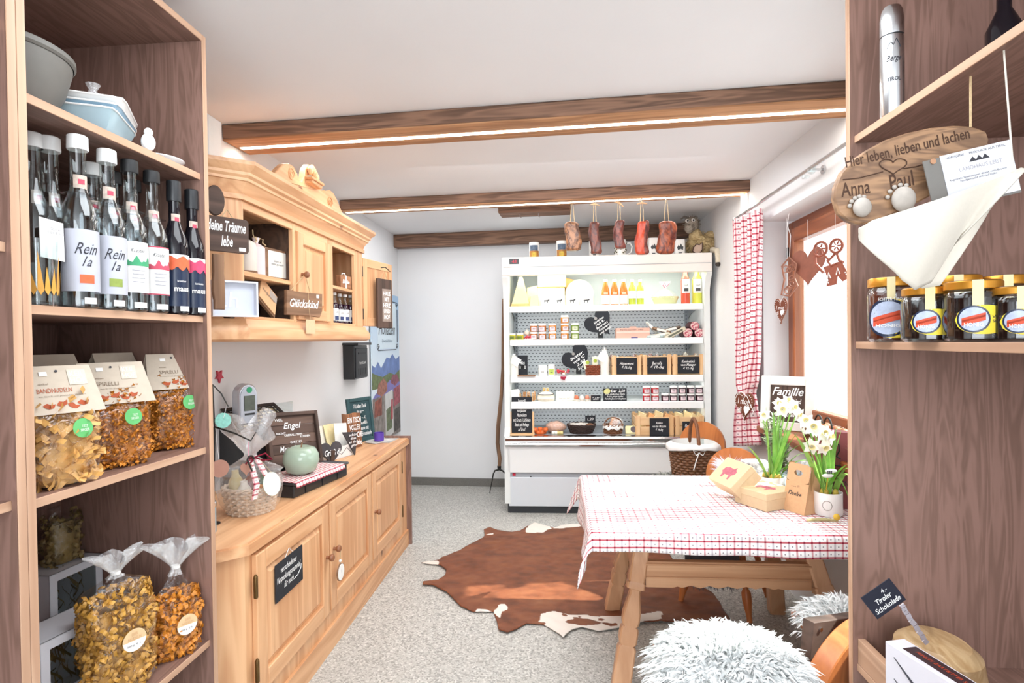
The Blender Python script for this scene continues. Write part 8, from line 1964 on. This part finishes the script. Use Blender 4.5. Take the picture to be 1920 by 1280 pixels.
for k, (Y, lab, mt, hgt) in enumerate(((2.72, 'copper basket with curled wire handles on the window sill', WICKR, .07), (2.42, 'wooden basket with white liner on the window sill', WICKB, .085))):
    t = thing('sill_basket', lab, 'basket', (1.215, Y, ZS), 0); weave(t, .065, .10, hgt, mt, 6, 1.1, .005, 14)
    m = MB(); m.surf(lambda u, v: (Vector((.076*cos(2*PI*u)*(1+.06*v), .118*sin(2*PI*u)*(1+.06*v), hgt*1.12-hgt*.5*v+.008*sin(u*50)*v)), (u, v)), 40, 4); m.build('liner', PAPER, t, 80, solid=.001)
    for j in (-1, 1): MB().tube([(0, j*.045+.04*cos(R(a)), hgt+.055*sin(R(a))) for a in range(-10, 191, 15)], .004, 6).build('curled_handle', IRON if k == 0 else WICKR, t)
    random.seed(k)
    for j in range(5): MB().ball((random.uniform(-.03, .03), -.07+.035*j, hgt*1.0), (.028, .026, .022), 12, 8).build('bread_roll', plain(random.choice(['B8794A', '9A5A34', 'D9A870']), .6, 0, .2, 60), t)
t = thing('gourd', 'small orange gourd on the window sill beside the baskets', 'vegetable', (1.20, 2.24, ZS)); MB().lathe([(.0, 0), (.04, .006), (.052, .035), (.04, .062), (.012, .072), (.006, .09)], 18).build('body', plain('C9682C', .5, 0, .15, 20), t)
t = thing('dried_flowers', 'tuft of dried grass and a pale leaf lying on the window sill', 'dried plant', (1.17, 2.33, ZS)); random.seed(3); m = MB()
for k in range(60): blade(m, (random.uniform(-.02, .02), random.uniform(-.03, .03), .002), (random.uniform(-.06, .04), random.uniform(-.09, .09), random.uniform(.04, .11)), .005, .01, 3)
tag(m.build('dried_blades', plain('B9A67A', .8, 0, .3), t, 60), kind='stuff')
# hanging window hearts and figures
def hang(name, lab, px, py, X, build, ztop=None):
    c = atX(px, py, X); t = thing(name, lab, 'window ornament', c, -62); build(t); zt_ = (ztop or (WZ1-.07))-c.z
    return t, c, zt_
RUST = plain('8A5240', .5, .2, .2, 25)
XH = 1.262
def b1(t):
    MB().prism(heart(.2, .19, 36), .005, TM(0, -.002, 0), b=.0015).build('heart', RUST, t)
t, c, zz = hang('hanging_heart', 'plain large rust brown metal heart hanging in front of the pane', 1515, 502, XH, b1); MB().tube([(0, 0, .07), (0, 0, zz)], .0009, 4).build('thread', CHALK, t)
def b2(t):
    BR = plain('8E4A34', .6, 0, .15, 60)
    m = MB()
    # lattice couple: heads as rings, torso strips, lederhosen
    for x, z, r_ in ((-.045, .055, .033), (.035, .058, .03)): m.tube([(x+r_*cos(2*PI*i/20), 0, z+r_*sin(2*PI*i/20)) for i in range(20)], .006, 6, closed=True)
    m.tube([(-.075, 0, .03), (-.07, 0, -.01), (-.03, 0, -.055)], .007, 6).tube([(.035, 0, .03), (.05, 0, -.01), (.07, 0, -.02)], .006, 6).tube([(-.03, 0, .03), (0, 0, .0), (.03, 0, .025)], .006, 6).tube([(-.01, 0, .0), (.01, 0, -.03), (.04, 0, -.02)], .006, 6)
    for k in range(6): a = k*PI/3; m.tube([(.035+.006*cos(a), 0, .058+.006*sin(a)), (.035+.022*cos(a), 0, .058+.022*sin(a))], .0035, 5)
    for k in range(5): a = k*PI/2.5; m.tube([(-.045+.006*cos(a), 0, .058+.006*sin(a)), (-.045+.024*cos(a), 0, .055+.024*sin(a))], .004, 5)
    tag(m.build('figure_outline', BR, t), kind='stuff')
    MB().prism([(-.03, -.03), (.06, -.012), (.1, -.09), (.065, -.105), (.04, -.075), (.035, -.115), (-.015, -.12), (-.005, -.09)], .005, TM(0, -.0025, 0), b=.001).build('lederhosen', BR, t)
    m = MB()
    for x, z in ((.0, -.07), (.045, -.055)): m.tube([(x-.008, -.004, z-.018), (x, -.004, z+.012), (x+.01, -.004, z-.015)], .003, 5)
    for x, z in ((.085, -.075), (.09, -.085), (.08, -.067), (-.002, -.105), (-.006, -.095)): m.box((x, -.0035, z), (.005, .002, .005))
    tag(m.build('white_trim', CHALK, t), kind='stuff')
t, c, zz = hang('dancing_couple', 'cut out gingerbread brown dancing couple with white trim hanging at the pane', 1555, 487, XH-.02, b2); MB().tube([(.03, 0, .09), (.03, 0, zz)], .0009, 4).build('thread', CHALK, t)
def b3(t):
    BR = plain('8E5A44', .6, 0, .15, 60); m = MB(); random.seed(6)
    m.tube([(-.05, 0, -.1), (-.03, 0, -.02), (-.045, 0, .05), (.0, 0, .09), (.045, 0, .05), (.03, 0, -.02), (.05, 0, -.06), (.0, 0, -.11)], .005, 6, closed=True)
    for k in range(10): cx_, cz_, r_ = random.uniform(-.03, .03), random.uniform(-.08, .06), random.uniform(.012, .02); m.tube([(cx_+r_*cos(2*PI*i/10), 0, cz_+r_*sin(2*PI*i/10)) for i in range(10)], .003, 5, closed=True)
    tag(m.build('lattice', BR, t), kind='stuff')
t, c, zz = hang('lattice_angel', 'brown filigree angel cut out hanging before the window frame', 1480, 515, XH-.06, b3, ztop=WZ1-.02); MB().tube([(0, 0, .09), (.01, .0, .2), (-.01, 0, zz-.06), (0.0, 0, zz-.0)], .0013, 4).build('thread', CHALK, t)
c = atX(1463, 583, XH-.05); t = ginger_heart('gingerbread_heart', 'slim gingerbread heart with white icing hanging beside the window frame', c, -62, .085, .14, 'I mog\ndi ♥', .03); MB().tube([(0, 0, .05), (.03, .0, .09), (.045, 0, .1), (.03, .02, .5), (.03, .02, WZ1-.03-c.z)], .0013, 4).build('string', CHALK, t)
